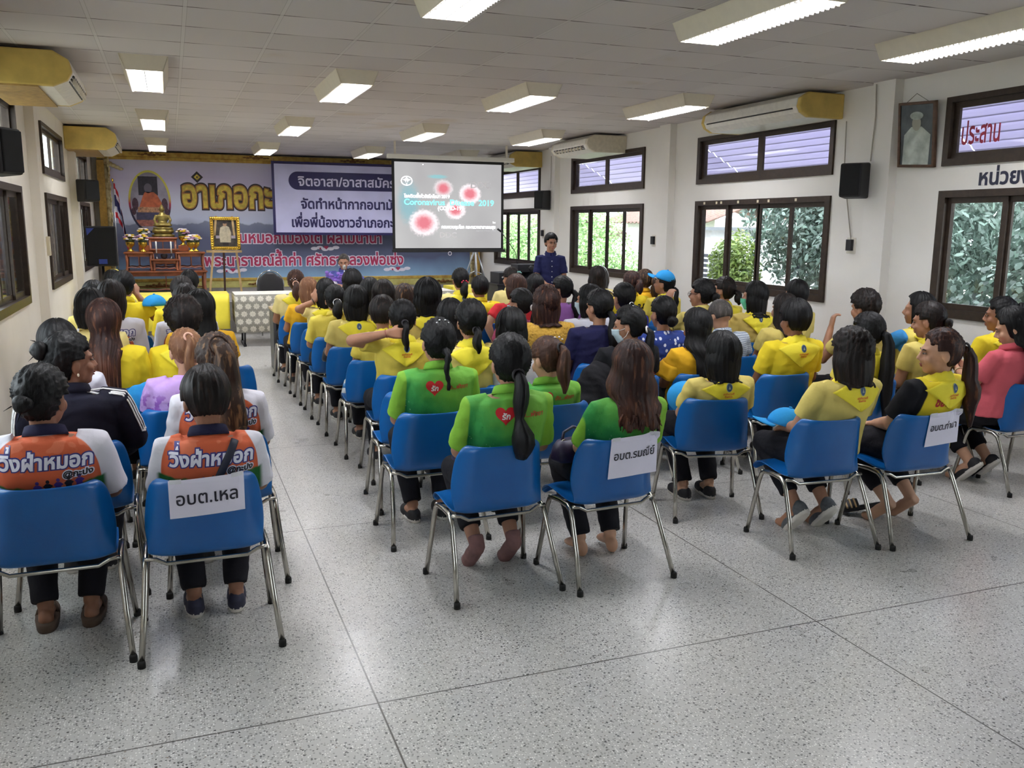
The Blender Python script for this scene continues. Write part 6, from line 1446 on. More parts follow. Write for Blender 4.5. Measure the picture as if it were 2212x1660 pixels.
def pr_strap(mat, x0, x1, z1=.99, z0=.62, w=.016):
    def f(so_, bv, tp):
        pts = []
        for j in range(17):
            q = j/16; c = tp((x0+(x1-x0)*q, 0, z1+(z0-z1)*q)); h = bv.ray_cast(Vector((c.x, -1.2, c.z)), Vector((0, 1, 0))); y = h[0].y if h[0] is not None else (pts[-1].y if pts else -.1); pts.append(Vector((c.x, y-.006, c.z)))
        ob('bag_strap', G().tube(pts, w, 8, .28, up=(0, 1, 0)).mesh('bag_strap', mat, True), so_)
    return f
MSTRAPN = M('navy strap', (36, 38, 56), .6); MSTRAPB = M('brown strap', (120, 66, 56), .6); MSTRAPW = M('beige strap', (214, 202, 178), .6)
MTIEW = M('white hair tie', (222, 216, 214), .6); MTIEK = M('dark hair tie', (40, 36, 40), .7); MTIEB = M('beige hair tie', (206, 160, 140), .6); MREDC = M('red hair clip', (190, 40, 70), .5); MTEAL = M('mint bow', (150, 214, 206), .5); MSILV = M('silver clip', (200, 200, 204), .25, .9); MLEO = M('spotted scrunchie', (70, 48, 38), .8, vary=.5, nscale=130)
MCAP = fabric('bright blue cap', (44, 148, 214))
OUT = {}
def QP(key, u, v, yr, label, short, **kw):
    lx, ly = kw.get('lean', (0, 0)); e = at(u, v, yr+.227+ly*1.08); x = e.x-lx*1.05
    if 'vox' not in kw: kw['vox'] = .0085 if yr < 5 else (.0095 if yr < 6.6 else .012)
    OUT[key] = person(x, yr, e.z, label, short=short, **kw)+((x, yr),)
    return OUT[key]
rd = radians
UP_L = lambda ex, ez, wx, wy, wz, hd=(1, .1, .3), hn=(0, -1, 0), cu=.5, ey=-.02: {'L': ((-.165, -.055, .965), (ex, ey, ez), (wx, wy, wz), hd, hn, cu)}

# nearest row
QP('L1', 92, 862, 3.62, 'person in white and orange running shirt and brown sandals, leftmost in the nearest row', 'leftmost orange running shirt in the nearest row', hair=('bun', 0, 'k'), ho=dict(tz=-.02, br=.034, groove=.003), shirt='run', sleeve=.95, prints=[pr_run], look=(rd(-22), rd(-4), 0), b=1.12, shoe='flip', legs='tuck1', pant=MPANT, skin='d')
QP('L2', 446, 864, 3.55, 'person in white and orange running shirt with a navy bag strap, nearest the aisle', 'orange running shirt with a navy bag strap', hair=('short', 0, 'd'), ho=dict(vol=.02, groove=.003), shirt='run', sleeve=.95, prints=[pr_run, pr_strap(MSTRAPN, .10, -.04, .985, .62)], look=(rd(4), rd(-12), 0), b=1.0, shoe='navy', legs='tuck1', pant=MPANT, skin='d', cx=.07, crz=rd(0))
QP('G1', 1100, 784, 3.66, 'person in green gradient shirt and rose socks, left of the middle paper sign', 'green shirt left of the middle paper sign', hair=('braid', .40, 'k'), ho=dict(bubble=1, tw=.04, tz=-.07, vol=.02, tie=('hair_tie', MTIEK)), shirt='green', sleeve=.92, prints=[pr_green], b=1.08, cx=1.40, crz=rd(3), legs='tuck', shoe='sock', skin='m', lean=(.02, 0))
QP('G4', 1363, 797, 3.60, 'person in green gradient shirt on the middle chair with a paper sign', 'green shirt, with the middle paper sign', hair=('wavy', .27, 'r'), ho=dict(wide=1.12, vol=.022), shirt='green', sleeve=.92, prints=[pr_green], b=.98, cx=1.985, crz=rd(5), legs='tuck1', shoe='bare', skin='l', lean=(.05, .0))
QP('Y1', 1838, 765, 3.60, 'person in pale yellow polo, neckerchief and grey running shoes in the nearest row', 'pale polo with grey running shoes', hair=('bob', .17, 'd'), ho=dict(curl=1, wide=1.12, vol=.024), shirt='pale', scarf=True, look=(rd(10), rd(-6), 0), b=1.06, cx=3.30, crz=rd(-4), legs='tuck', shoe='sneak', sleeve=.72, lean=(.04, -.04), skin='m')
QP('Y2', 2026, 762, 3.53, 'person in yellow football shirt with black sleeves, looking left over a paper sign', 'football shirt with black sleeves', hair=('pony', .46, 'r'), ho=dict(tz=.0, tw=.038, side=.35, vol=.014, tie=('hair_tie', MTIEK)), shirt='vest7', scarf=True, prints=[pr_seven], look=(rd(52), rd(-4), 0), yaw=rd(6), face=True, b=1.14, cx=3.9, crz=rd(-2), legs='tuck', shoe='bare', sleeve=.8, skin='l', lean=(-.03, -.06), vox=.0075)
# second row
QP('L3', 152, 782, 4.30, 'person in navy track jacket with white sleeve stripes, looking right', 'navy track jacket', hair=('bun', 0, 'k'), ho=dict(tz=.05, br=.042, vol=.02, tie=('scrunchie', MTIEW)), shirt='track', sleeve=1.9, look=(rd(-62), rd(2), 0), face=True, b=1.14, skin='d', legs='tuck1', vox=.008, arms={'R': (None, (.25, .03, .73), (.16, .25, .58))}, crz=0)
QP('L4', 468, 782, 4.22, 'person in running shirt with a spotted scrunchie, beyond the navy bag strap', 'running shirt with a spotted scrunchie', hair=('pony', .50, 'o'), ho=dict(tz=.055, tw=.07, vol=.02, side=.45, tie=('scrunchie', MLEO)), shirt='run', sleeve=.95, prints=[pr_run], look=(rd(2), rd(-10), 0), b=1.02, skin='m', legs='tuck1')
QP('G2', 945, 741, 4.46, 'person in green gradient shirt with a silver hair clip, second row on the aisle', 'green shirt with a silver hair clip', hair=('braid', .22, 'k'), ho=dict(tw=.03, tz=-.05, vol=.018, clip=('hair_clip', MSILV, (.0, -.06, .12))), shirt='green', sleeve=.92, prints=[pr_green], b=1.1, cx=1.31, legs='tuck1', skin='m', look=(rd(4), 0, rd(2)))
QP('G3', 1182, 777, 4.46, 'person in green gradient shirt with a white hair clip, in the second row', 'green shirt with a white hair clip', hair=('pony', .27, 'b'), ho=dict(tz=.03, tw=.038, vol=.012, tie=('hair_tie', MTIEK), clip=('hair_clip', MTIEW, (.03, -.07, .105))), shirt='green', sleeve=.92, prints=[pr_green], cx=2.05, look=(rd(18), rd(-14), 0), skin='l', lean=(.0, -.05), b=.98)
QP('Y3', 1561, 768, 4.28, 'person in pale yellow polo with a white wristband, holding a blue cap', 'pale polo with a white wristband', hair=('bob', .15, 'k'), ho=dict(vol=.024, wide=1.08), shirt='pale', scarf=True, yaw=rd(-6), look=(rd(18), rd(-3), 0), cx=3.05, crz=rd(-12), legs='tuck1', shoe='black', sleeve=.8, lean=(-.02, -.04), skin='l', face=True, b=1.05)
QP('Y5', 1873, 718, 4.46, 'person in patterned yellow shirt, half hidden behind the pale polo with grey running shoes', 'patterned yellow shirt', hair=('pony', .58, 'k'), ho=dict(tz=-.03, tw=.042, vol=.016), shirt='yel', scarf=True, emb=False, look=(rd(16), rd(-6), 0), b=1.0)
QP('Y6', 2005, 694, 4.46, 'person in pale yellow polo leaning forward just beyond the football shirt', 'pale polo just beyond the football shirt', hair=('bun', 0, 'd'), ho=dict(tz=-.045, br=.034), shirt='pale', scarf=True, look=(rd(26), rd(-10), 0), lean=(-.02, .06), b=1.04, face=True)
QP('PK', 2186, 708, 4.05, 'person in coral pink polo looking down at a phone', 'coral pink polo', hair=('long', .40, 'k'), ho=dict(A=104), shirt='pink', look=(rd(30), rd(-22), 0), yaw=rd(8), face=True, b=.98, sleeve=.7, skin='l', vox=.0075, cx=5.36, crz=rd(2), legs='tuck', shoe='black',
   arms={'L': (None, (-.20, .08, .72), (-.07, .28, .80), (.35, .7, .5), (-.6, .3, -.3), .9), 'R': (None, (.20, .08, .70), (.05, .28, .79), (-.35, .7, .5), (.6, .3, -.3), .9)})
QP('Y8', 2160, 682, 4.62, 'person in bright yellow polo and neckerchief under the nearest window, beyond the coral pink polo', 'bright polo under the nearest window', hair=('bun', 0, 'k'), ho=dict(tz=.04, br=.032), shirt='bri', scarf=True, emb=False, look=(rd(32), rd(-4), 0), yaw=rd(6), face=True, skin='d', b=1.12, sleeve=.8)
# third row
QP('L3b', 127, 748, 5.0, 'person half hidden behind the navy track jacket, by the left wall', 'person half hidden behind the navy track jacket', hair=('short', 0, 'k'), ho=dict(vol=.022), shirt='white', b=.95)
QP('L5', 402, 760, 5.0, 'person in lilac tee with a beige hair tie', 'lilac tee', hair=('pony', .30, 'l'), ho=dict(tz=.035, tw=.030, vol=.010, tie=('hair_tie', MTIEB)), shirt='lilac', look=(rd(8), rd(-20), 0), lean=(.03, .05), b=1.0, skin='l', sleeve=.7, cx=.0)
QP('Y4', 1716, 692, 4.90, 'person in bright yellow polo and neckerchief, beyond the pale polo with a white wristband', 'bright polo beyond the white wristband', hair=('short', 0, 'k'), ho=dict(vol=.03), shirt='bri', scarf=True, look=(rd(6), rd(-2), 0), yaw=rd(-2), b=1.16, sleeve=.75, skin='d', cx=4.02, crz=rd(-3))
QP('K1', 1505, 708, 5.11, 'person in golden ruffle-sleeved blouse', 'golden ruffled blouse', hair=('wavy', .46, 'k'), ho=dict(A=112, wide=1.06), shirt='gold', look=(rd(10), rd(-8), 0), b=1.04, sleeve=.5, skin='d')
QP('MK', 1358, 704, 5.11, 'person in black floral blouse and pale mask, head turned left', 'black floral blouse', hair=('pony', .22, 'k'), ho=dict(tz=-.06, tw=.03, tie=('hair_tie', MTIEW), clip=('hair_clip', MSILV, (.0, -.04, .122))), shirt='floral', look=(rd(46), rd(-6), 0), mask='b', face=True, b=1.12)
QP('Bk2', 1103, 712, 5.11, 'person in white and yellow tee with red letters, beyond the nearest green shirt', 'white and yellow tee with red letters', hair=('bob', .14, 'k'), ho=dict(vol=.02), shirt='whitered', prints=[pr_script('\u0e01\u0e14', MHEART, .12, .86, .05)], b=1.06, look=(rd(5), rd(-10), 0))
QP('Y15', 1016, 695, 5.11, 'person in pale yellow polo with folded neckerchief, beyond the green shirt with silver clip', 'pale polo beyond the green shirt with silver clip', hair=('pony', .15, 'k'), ho=dict(tz=-.075, tw=.032, vol=.022, tie=('hair_tie', MTIEK)), shirt='pale', scarf=True, emb=False, b=1.08, lean=(.01, 0))
QP('Y7', 1983, 670, 5.11, 'person in pale yellow polo over blue sleeves, raising one hand', 'pale polo over blue sleeves', hair=('bob', .15, 'k'), ho=dict(vol=.02), shirt='bluesl', scarf=True, emb=False, look=(rd(28), 0, 0), yaw=rd(10), sleeve=.8, arms={'L': (None, (-.26, .22, .78), (-.17, .30, 1.04), (.25, .1, 1), (-.8, -.4, 0), .8)}, skin='m')
QP('Y9', 1867, 666, 5.15, 'person in pale polo resting a hand by the chin against the right wall', 'pale polo with a hand by the chin', hair=('short', 0, 'd'), ho=dict(vol=.026, curl=1), shirt='pale', look=(rd(12), rd(-8), 0), arms={'L': (None, (-.18, .18, .72), (-.10, .20, .98), (.2, .0, 1), (-.7, .3, 0), 1.0)}, skin='m')
# fourth row and beyond, right of the aisle
QP('Y17', 869, 690, 5.72, 'person in yellow polo with the left hand behind the head', 'polo with a hand behind the head', hair=('pony', .20, 'k'), ho=dict(tz=-.05, tw=.028, vol=.016, tie=('hair_tie', MTIEK)), shirt='yel', scarf=True, look=(rd(-6), rd(-6), 0), b=1.1, sleeve=.62, vox=.0075, arms={'L': ((-.165, -.055, .975), (-.365, -.11, 1.02), (-.135, -.19, 1.075), (1, -.02, -.05), (0, -1, .25), .35)}, skin='m')
QP('Y16', 972, 687, 5.75, 'person in mustard polo half hidden left of the folded neckerchief', 'mustard polo half hidden left of the folded neckerchief', hair=('bob', .16, 'k'), shirt='mus', b=.98)
QP('P1', 1431, 678, 5.75, 'person in blue shirt with white flecks', 'blue flecked shirt', hair=('bun', 0, 'k'), ho=dict(tz=-.07, br=.042), shirt='polka', look=(rd(8), 0, 0), b=1.1)
QP('N1', 1293, 664, 5.75, 'person in navy tee with a beige bag strap', 'navy tee with a beige strap', hair=('pony', .34, 'k'), ho=dict(tz=-.06, tw=.036), shirt='navy', prints=[pr_strap(MSTRAPW, .13, -.12, .985, .6)], look=(rd(18), rd(-2), 0), b=1.16, sleeve=.7)
QP('M1', 1555, 682, 5.75, 'person in navy and white checked shirt bending forward', 'checked shirt', hair=('crop', 0, 'g'), shirt='check', look=(rd(4), rd(-24), 0), lean=(-.08, .04), b=1.2, skin='l')
QP('Y10', 1693, 670, 5.75, 'person in pale polo without a neckerchief, just beyond the bright polo under the second window', 'pale polo without neckerchief near the second window', hair=('long', .26, 'd'), shirt='pale', look=(rd(14), 0, 0))
QP('Y18', 826, 680, 6.45, 'person in yellow polo and neckerchief sitting just beyond the hand behind the head', 'yellow polo just beyond the hand behind the head', hair=('short', 0, 'd'), ho=dict(vol=.026), shirt='yel', scarf=True, look=(rd(-10), rd(-6), 0), lean=(.0, .0), cx=1.42)
QP('K2', 1179, 658, 6.25, 'person in mustard openwork knit', 'mustard openwork knit', hair=('bob', .16, 'r'), ho=dict(vol=.03, wide=1.1, curl=1), shirt='knit', b=1.2, sleeve=.8)
QP('B1', 1346, 645, 6.70, 'person in royal blue blouse with a silver hair chain', 'royal blue blouse', hair=('pony', .2, 'k'), ho=dict(tz=-.08, tw=.032, tie=('hair_chain', MSILV)), shirt='royal', b=1.2, look=(rd(10), 0, 0))
QP('Wc1', 1271, 650, 6.45, 'person in white tee and pale mask beyond the navy tee', 'white tee with a pale mask', hair=('bob', .13, 'k'), shirt='white', look=(rd(35), 0, 0), mask='b', b=1.08)
QP('Y12', 1629, 642, 6.45, 'person in pale polo and green mask under the second window', 'pale polo with a green mask', hair=('bob', .17, 'k'), ho=dict(vol=.022), shirt='mus', scarf=True, look=(rd(34), 0, 0), mask='g', b=1.1)
QP('Y11', 1719, 638, 6.45, 'person at the right corner of the second window, facing the stage', 'person at the right corner of the second window', hair=('short', 0, 'k'), ho=dict(vol=.022), shirt='pale', look=(rd(5), 0, 0))
QP('Y14', 1515, 636, 6.5, 'person in pale polo and glasses with a raised hand', 'pale polo with glasses and a raised hand', hair=('bun', 0, 'k'), ho=dict(tz=-.04, br=.044, clip=('hair_clip', MSILV, (.03, -.09, .05))), shirt='pale', look=(rd(34), 0, 0), face=True, sleeve=.6, arms={'L': (None, (-.21, .20, .80), (-.12, .32, 1.06), (.3, .05, 1), (-.8, -.3, 0), .8)}, vox=.009)
QP('Y13', 1563, 628, 7.24, 'person in bright neckerchief and earring at the left end of the second window', 'bright neckerchief with an earring', hair=('pony', .13, 'd'), ho=dict(tz=-.03, tw=.035), shirt='yel', scarf=True, look=(rd(30), 0, 0), face=True)
QP('Y19', 769, 655, 7.24, 'person in pale polo with a large emblem neckerchief, sixth row on the aisle', 'large emblem neckerchief on the aisle', hair=('bob', .14, 'k'), ho=dict(vol=.028, wide=1.05), shirt='pale', scarf=True, b=1.14, look=(rd(-4), rd(-2), 0), cx=1.4)
QP('Y28', 922, 643, 7.0, 'person in mustard polo with a navy emblem neckerchief, before the right desk', 'mustard polo with a navy emblem neckerchief', hair=('bob', .145, 'k'), ho=dict(vol=.038, wide=1.15, groove=.005), shirt='mus', scarf=True, b=1.06)
QP('Y26', 828, 640, 7.24, 'person in pale polo and neckerchief, right of the large emblem neckerchief', 'pale polo right of the large emblem neckerchief', hair=('bob', .15, 'd'), ho=dict(vol=.02), shirt='pale', scarf=True)
QP('Y27', 873, 646, 7.65, 'person in white top, one row beyond the mustard polo with the emblem', 'white top one row beyond the mustard polo', hair=('long', .30, 'o'), shirt='white')
QP('Pi1', 1123, 657, 6.95, 'person in rose pink top and mask', 'rose pink top', hair=('pony', .24, 'k'), ho=dict(tz=-.05, tw=.032, tie=('hair_tie', MTIEW)), shirt='rose', look=(rd(34), 0, 0), mask='b', b=1.0)
QP('Y20', 723, 648, 7.93, 'person in yellow polo with a silver hair clip on the aisle', 'yellow polo with a silver hair clip', hair=('pony', .16, 'k'), ho=dict(tz=-.05, tw=.05, vol=.018, tie=('hair_clip', MSILV)), shirt='yel', look=(0, rd(-4), 0), b=1.12, sleeve=.85, cx=1.38)
QP('Y25', 799, 632, 7.93, 'person in yellow polo and neckerchief, right of the wristwatch', 'yellow polo right of the wristwatch', hair=('bob', .13, 'k'), shirt='yel', scarf=True)
QP('R1', 1113, 624, 7.93, 'person in red tee with one hand on the hip', 'red tee', hair=('bob', .10, 'b'), ho=dict(vol=.022), shirt='red', look=(rd(24), rd(-2), 0), b=1.14, skin='l', sleeve=.55, arms={'L': (None, (-.30, -.06, .80), (-.20, .02, .60), (.5, .3, -.8), (-1, 0, 0), .5)})
QP('Pu1', 1212, 626, 7.93, 'person in purple blouse and mask', 'purple blouse', hair=('pony', .30, 'k'), ho=dict(tz=-.03, tw=.036), shirt='purple', look=(rd(42), 0, 0), mask='b', b=1.06)
QP('Y21', 704, 632, 8.60, 'person in cream polo and wristwatch, left hand against the head', 'cream polo with a wristwatch', hair=('bob', .15, 'k'), shirt='cream', scarf=True, emb=False, look=(0, rd(-4), 0), sleeve=.55, vox=.009, lean=(.02, 0), arms={'L': (None, (-.27, -.06, .985), (-.12, -.075, 1.07), (.28, .0, 1), (-.5, -.8, .1), .5)}, cx=1.37)
QP('Bk1', 1155, 620, 8.60, 'person in pale polo directly before the standing man', 'pale polo before the standing man', hair=('bob', .13, 'k'), shirt='pale', b=1.0)
QP('Y30', 1036, 623, 8.60, 'person in bright yellow polo before the right yellow tablecloth', 'bright polo before the right yellow tablecloth', hair=('short', 0, 'k'), ho=dict(vol=.012), shirt='bri', b=1.14, skin='d')
QP('W4', 1363, 612, 8.60, 'person in yellow shirt with black writing on the back', 'yellow shirt with black writing', hair=('pony', .14, 'r'), ho=dict(tz=.0, tw=.05, clip=('hair_clip', MTIEW, (.02, -.03, .122))), shirt='bri', prints=[pr_script('\u0e21\u0e39\u0e43\u0e15\u0e49', MBKP, -.06, .80, .20)], look=(rd(6), 0, 0), b=1.08)
QP('CP', 1434, 614, 8.45, 'person in yellow polo wearing a bright blue cap', 'blue cap', hair=('pony', .22, 'k'), ho=dict(tz=-.05, tw=.026), shirt='yel', scarf=True, emb=False, look=(rd(40), rd(6), 0), b=1.0)
QP('Y22', 667, 628, 9.25, 'person in golden yellow polo and neckerchief, second from the front on the aisle', 'golden polo on the aisle', hair=('bob', .13, 'l'), shirt='gold', scarf=True, emb=False, lean=(.04, 0), look=(0, rd(-14), 0), cx=1.35)
QP('Y24', 761, 612, 9.25, 'person in yellow polo directly before the seated speaker', 'yellow polo before the seated speaker', hair=('bob', .15, 'k'), ho=dict(vol=.03), shirt='yel')
QP('Y29', 994, 606, 9.25, 'person in cream polo with a red hair clip', 'cream polo with a red hair clip', hair=('pony', .17, 'k'), ho=dict(tz=-.05, tw=.05, clip=('hair_clip', MREDC, (.01, -.125, -.005))), shirt='cream', scarf=True, b=1.1)
QP('W5', 1391, 606, 9.25, 'person in golden blouse beside the blue cap, by the third window', 'golden blouse beside the blue cap', hair=('pony', .26, 'o'), ho=dict(tz=-.02, tw=.06, side=.5, vol=.014), shirt='gold', look=(rd(20), 0, 0))
QP('Y23', 639, 609, 9.97, 'person in cream polo with a beige hair tie, foremost on the aisle', 'foremost cream polo on the aisle', hair=('pony', .20, 'b'), ho=dict(tz=-.035, tw=.042, vol=.016, tie=('hair_tie', MTIEB), clip=('hair_clip', MSILV, (-.02, -.118, .035))), shirt='cream', scarf=True, emb=False, look=(rd(-8), 0, 0), b=1.14, sleeve=.6, cx=1.31)
QP('T1', 1103, 602, 9.97, 'person in cream polo with a mint green hair bow', 'mint green hair bow', hair=('bun', 0, 'd'), ho=dict(tz=.03, br=.03, clip=('hair_bow', MTEAL, (.03, -.10, .075))), shirt='cream', look=(rd(26), 0, 0))
QP('W3', 1289, 600, 9.75, 'person in cream polo and neckerchief on a black chair under the third window', 'cream polo under the third window', hair=('bob', .17, 'd'), ho=dict(vol=.022, wide=1.08), shirt='cream', scarf=True, b=1.15, look=(rd(-6), 0, 0), nochair=True)
# left block, beyond the third row
QP('L6', 226, 697, 5.75, 'person in bright yellow polo left of the brown strap', 'bright polo left of the brown strap', hair=('long', .56, 'r'), ho=dict(A=112, vol=.024, wide=1.05), shirt='bri', b=1.12, look=(rd(-4), rd(-6), 0), sleeve=.8, cx=-.45)
QP('L7', 397, 695, 5.75, 'person in bright yellow polo with a brown bag strap', 'bright polo with a brown bag strap', hair=('short', 0, 'd'), ho=dict(vol=.042, curl=1), shirt='bri', scarf=True, emb=False, prints=[pr_strap(MSTRAPB, .04, -.17, .80, .62)], b=1.02, lean=(-.0, .05), look=(0, rd(-12), 0), skin='d', cx=0.03)
QP('L8', 432, 672, 6.45, 'person in golden yellow blouse on the aisle side of the left block', 'golden blouse of the left block', hair=('long', .34, 'k'), ho=dict(vol=.03, wide=1.12), shirt='gold', b=1.12, cx=.3)
QP('L10', 196, 668, 6.45, 'person in cream shirt nearest the left wall', 'cream shirt nearest the left wall', hair=('bob', .12, 'k'), ho=dict(vol=.022), shirt='cream')
QP('L9', 241, 645, 7.24, 'person in running shirt, left of the two beyond the bright polos', 'left running shirt beyond the bright polos', hair=('bob', .15, 'd'), ho=dict(vol=.024), shirt='run', b=1.1, prints=[pr_run], lean=(.04, 0), sleeve=.95, cx=-.42)
QP('L16', 402, 652, 7.3, 'person in running shirt beyond the golden blouse, by the aisle', 'running shirt beyond the golden blouse', hair=('bob', .14, 'd'), ho=dict(vol=.024), shirt='run', b=1.1, prints=[pr_run], sleeve=.95, cx=.02)
QP('L11', 204, 642, 7.93, 'person in pale polo by the left wall below the far left window', 'pale polo below the far left window', hair=('bob', .12, 'k'), shirt='pale')
QP('L14', 393, 630, 8.3, 'person in bright yellow polo and neckerchief before the altar', 'bright polo before the altar', hair=('bun', 0, 'd'), ho=dict(tz=-.05, br=.034, vol=.02), shirt='bri', scarf=True, emb=False, b=1.14, sleeve=.8)
QP('L13', 268, 618, 8.5, 'person in bright yellow polo raising the right hand beside the head', 'bright polo with a raised right hand', hair=('braid', .24, 'k'), ho=dict(tz=-.05, tw=.04), shirt='bri', b=1.05, look=(rd(-10), 0, 0), sleeve=.6, vox=.009, arms={'R': (None, (.24, .0, .86), (.10, .02, 1.06), (-.25, .1, 1), (.6, -.7, .2), .8)})
QP('L12', 244, 613, 9.6, 'person in pale polo foremost in the left block, below the loudspeaker', 'pale polo foremost in the left block', hair=('bob', .12, 'k'), shirt='pale')
QP('L15', 409, 612, 9.8, 'person in cream polo before the left yellow tablecloth', 'cream polo before the left yellow tablecloth', hair=('short', 0, 'k'), ho=dict(vol=.018), shirt='cream', b=1.05, sleeve=.7)
# empty chairs
chair(1.38, 5.08, 0, 'empty blue chair with chrome legs just beyond the green shirt with a silver hair clip')
chair(2.45, 5.75, 0, 'empty blue chair with chrome legs beyond the green shirt with a white hair clip'); chair(-.46, 4.95-.0+.3, 0, 'empty blue chair with chrome legs between the track jacket and the long reddish-brown hair') if False else None
chair(-.56, 5.42, rd(-3), 'empty blue chair with chrome legs between the navy track jacket and the bright polo left') if False else None
chair(4.55, 7.93, rd(-2), 'empty blue chair with chrome legs beyond the royal blue blouse')

# ------------------------------------------------------------------ standing man (own proportions) and seated speaker
def standing_man(x, y, top, rz):
    """own builder: same head and hand parts on a standing frame"""
    root = empty('person', (x, y, 0), rz); tag(root, 'person standing in a short-sleeved navy buttoned shirt with hands clasped in front', 'person')
    S = Vector; k = top/1.63; zh = top-.115; sk = SKIN['m']; hc = S((0, .02, zh)); HM = Matrix.Translation(hc) @ Matrix.Rotation(rd(-8), 4, 'X') @ Matrix.Rotation(rd(6), 4, 'Z') @ Matrix.Scale(1.04, 4)
    g = G(); IN = .014; T = [(.80, .145, .105, 0), (.90, .155, .11, 0), (.98, .142, .105, 0), (1.08, .14, .105, -.005), (1.2, .152, .108, -.01), (1.28, .152, .096, -.015), (1.325, .125, .078, -.015), (1.36, .07, .06, -.01), (1.38, .06, .055, -.005)]
    g.stack([(0, c, z*k, a-IN, b_-IN) for z, a, b_, c in T if z < 1.34]); g.tube([(0, -.005, 1.35*k), HM @ S((0, -.02, -.05))], [.06, .052], 12); n1 = len(g.v)
    g.ell((0, -.012, .018), (.076, .095, .094)); g.ell((0, .028, -.042), (.06, .062, .07)); g.ell((0, .06, -.088), (.03, .026, .022)); g.ell((0, .07, .022), (.052, .024, .016)); g.tube([(0, .088, .012), (0, .100, -.012), (0, .110, -.032)], [.008, .010, .0145], 8)
    for s in (-1, 1): g.ell((s*.04, .058, -.036), (.026, .026, .03)); g.ell((s*.079, -.012, -.016), (.011, .02, .032)); g.ell((s*.011, .096, -.036), (.009, .01, .007))
    g.ell((0, .086, -.058), (.024, .011, .006)); g.ell((0, .083, -.069), (.02, .010, .006)); g.xf(HM, n1)
    AR = {}
    for s in (-1, 1):
        sh = S((s*.168, -.015, 1.285*k)); el = S((s*.205, .02, 1.01*k)); wr = S((s*.085, .20, .90*k+(.012 if s > 0 else -.012))); AR[s] = (sh, el, wr)
        g.tube([sh, sh.lerp(el, .4), el], [.04, .045, .04], 12); g.tube([el, el.lerp(wr, .35), wr], [.042, .039, .027], 12); g.ell(el, (.042,)*3)
        hand(g, wr, (-s*1.0, .35 if s > 0 else .2, -.45), (0, 1, .3), s, .75, 1.05)
        h, kn, an = S((s*.09, 0, .85*k)), S((s*.10, .015, .46*k)), S((s*.11, -.02, .085)); g.tube([h, kn], [.085, .06], 12); g.tube([kn, kn.lerp(an, .35), an], [.056, .055, .036], 12); g.tube([an, (an.x, .08, .03), (an.x, .14, .02)], [.036, .036, .024], 10)
    ob('body', remesh(g, sk, .0075, 3), root)
    g = G(); g.stack([(0, 0, .8*k, .165, .12), (0, 0, .9*k, .178, .128), (0, 0, .99*k, .165, .118)])
    for s in (-1, 1): g.tube([(s*.09, 0, .85*k), (s*.10, .015, .46*k), (s*.11, -.02, .06)], [.1, .08, .066], 14)
    ob('trousers', remesh(g, MPANT, .01, 3, wr=(.004, 3)), root)
    g = G(); g.stack([(0, c, z*k, a+.016+max(0, 1.1-z)*.06, b_+.018+max(0, 1.1-z)*.05) for z, a, b_, c in T if .88 < z < 1.35]); g.tube([(0, -.01, 1.33*k), (0, -.005, 1.375*k)], [.078, .068], 14)
    for s in (-1, 1): sh, el, wr = AR[s]; e_ = sh.lerp(el, .78); g.tube([sh.lerp(S((0, sh.y, sh.z)), .35), sh, sh.lerp(e_, .5), e_], [.058, .06, .062, .066], 14)
    sm = remesh(g, FB['navysh'], .009, 3, wr=(.005, 5)); so_ = ob('shirt', sm, root); bv = bvh_of(sm)
    for j in range(5):
        h = bv.ray_cast(S((0, 1, (1.25-.075*j)*k)), S((0, -1, 0)))
        if h[0] is not None: ob('button', G().ell(h[0]+S((0, .002, 0)), (.008, .004, .008), None, 8, 5).mesh('button', MWT, True), so_)
    P = []; c = S((0, -.005, 1.365*k)); nR = 28
    for z, r_ in ((-.01, .074), (.016, .068), (.032, .064), (.026, .074), (-.004, .084), (-.016, .09)): P.append([(c.x+r_*sin(2*pi*j/nR+.12), c.y+r_*cos(2*pi*j/nR+.12), c.z+z-.028*max(0, cos(2*pi*j/nR))) for j in range(nR)])
    ob('collar', evalmods(G().grid(P).mesh('collar', FB['navysh'], True), [('SOLIDIFY', dict(thickness=.004))]), so_)
    ob('hair', hair_mesh('short', 0, HM, 77, None, 0, dict(vol=.02)).mesh('hair', HAIR['k'], True), root); faces(HM, root)
    for s in (-1, 1): o = ob('shoe', shoe_mesh('black'), root, (s*.11, -.02, 0)); o.scale = (1.25, 1.2, 1.2)
def faces(HM, root):
    me = M('dark iris', (32, 24, 22), 0.2); mw = M('eye white', (128, 108, 98), 0.4); ml = M('lips', (158, 84, 78), 0.5)
    for sg in (-1, 1):
        o = ob('eye', G().ell((sg*.030, .0835, .002), (.0125, .008, .005), None, 12, 8).xf(HM).mesh('eye', mw, True), root); ob('iris', G().ell((sg*.030, .0885, .002), (.0055, .0045, .005), None, 10, 6).xf(HM).mesh('iris', me, True), o)
        ob('eyebrow', G().tube([(sg*.014, .0945, .020), (sg*.030, .0925, .025), (sg*.046, .083, .020)], [.004, .0045, .0025], 6).xf(HM).mesh('eyebrow', HAIR['k'], True), root)
    ob('lips', G().ell((0, .0955, -.0575), (.019, .005, .004), None, 12, 6).ell((0, .0925, -.0665), (.015, .005, .004), None, 12, 6).xf(HM).mesh('lips', ml, True), root)
e = at(1190, 507, 11.9); standing_man(e.x, 11.9, e.z, rd(168))
e = at(742, 566, 14.05)
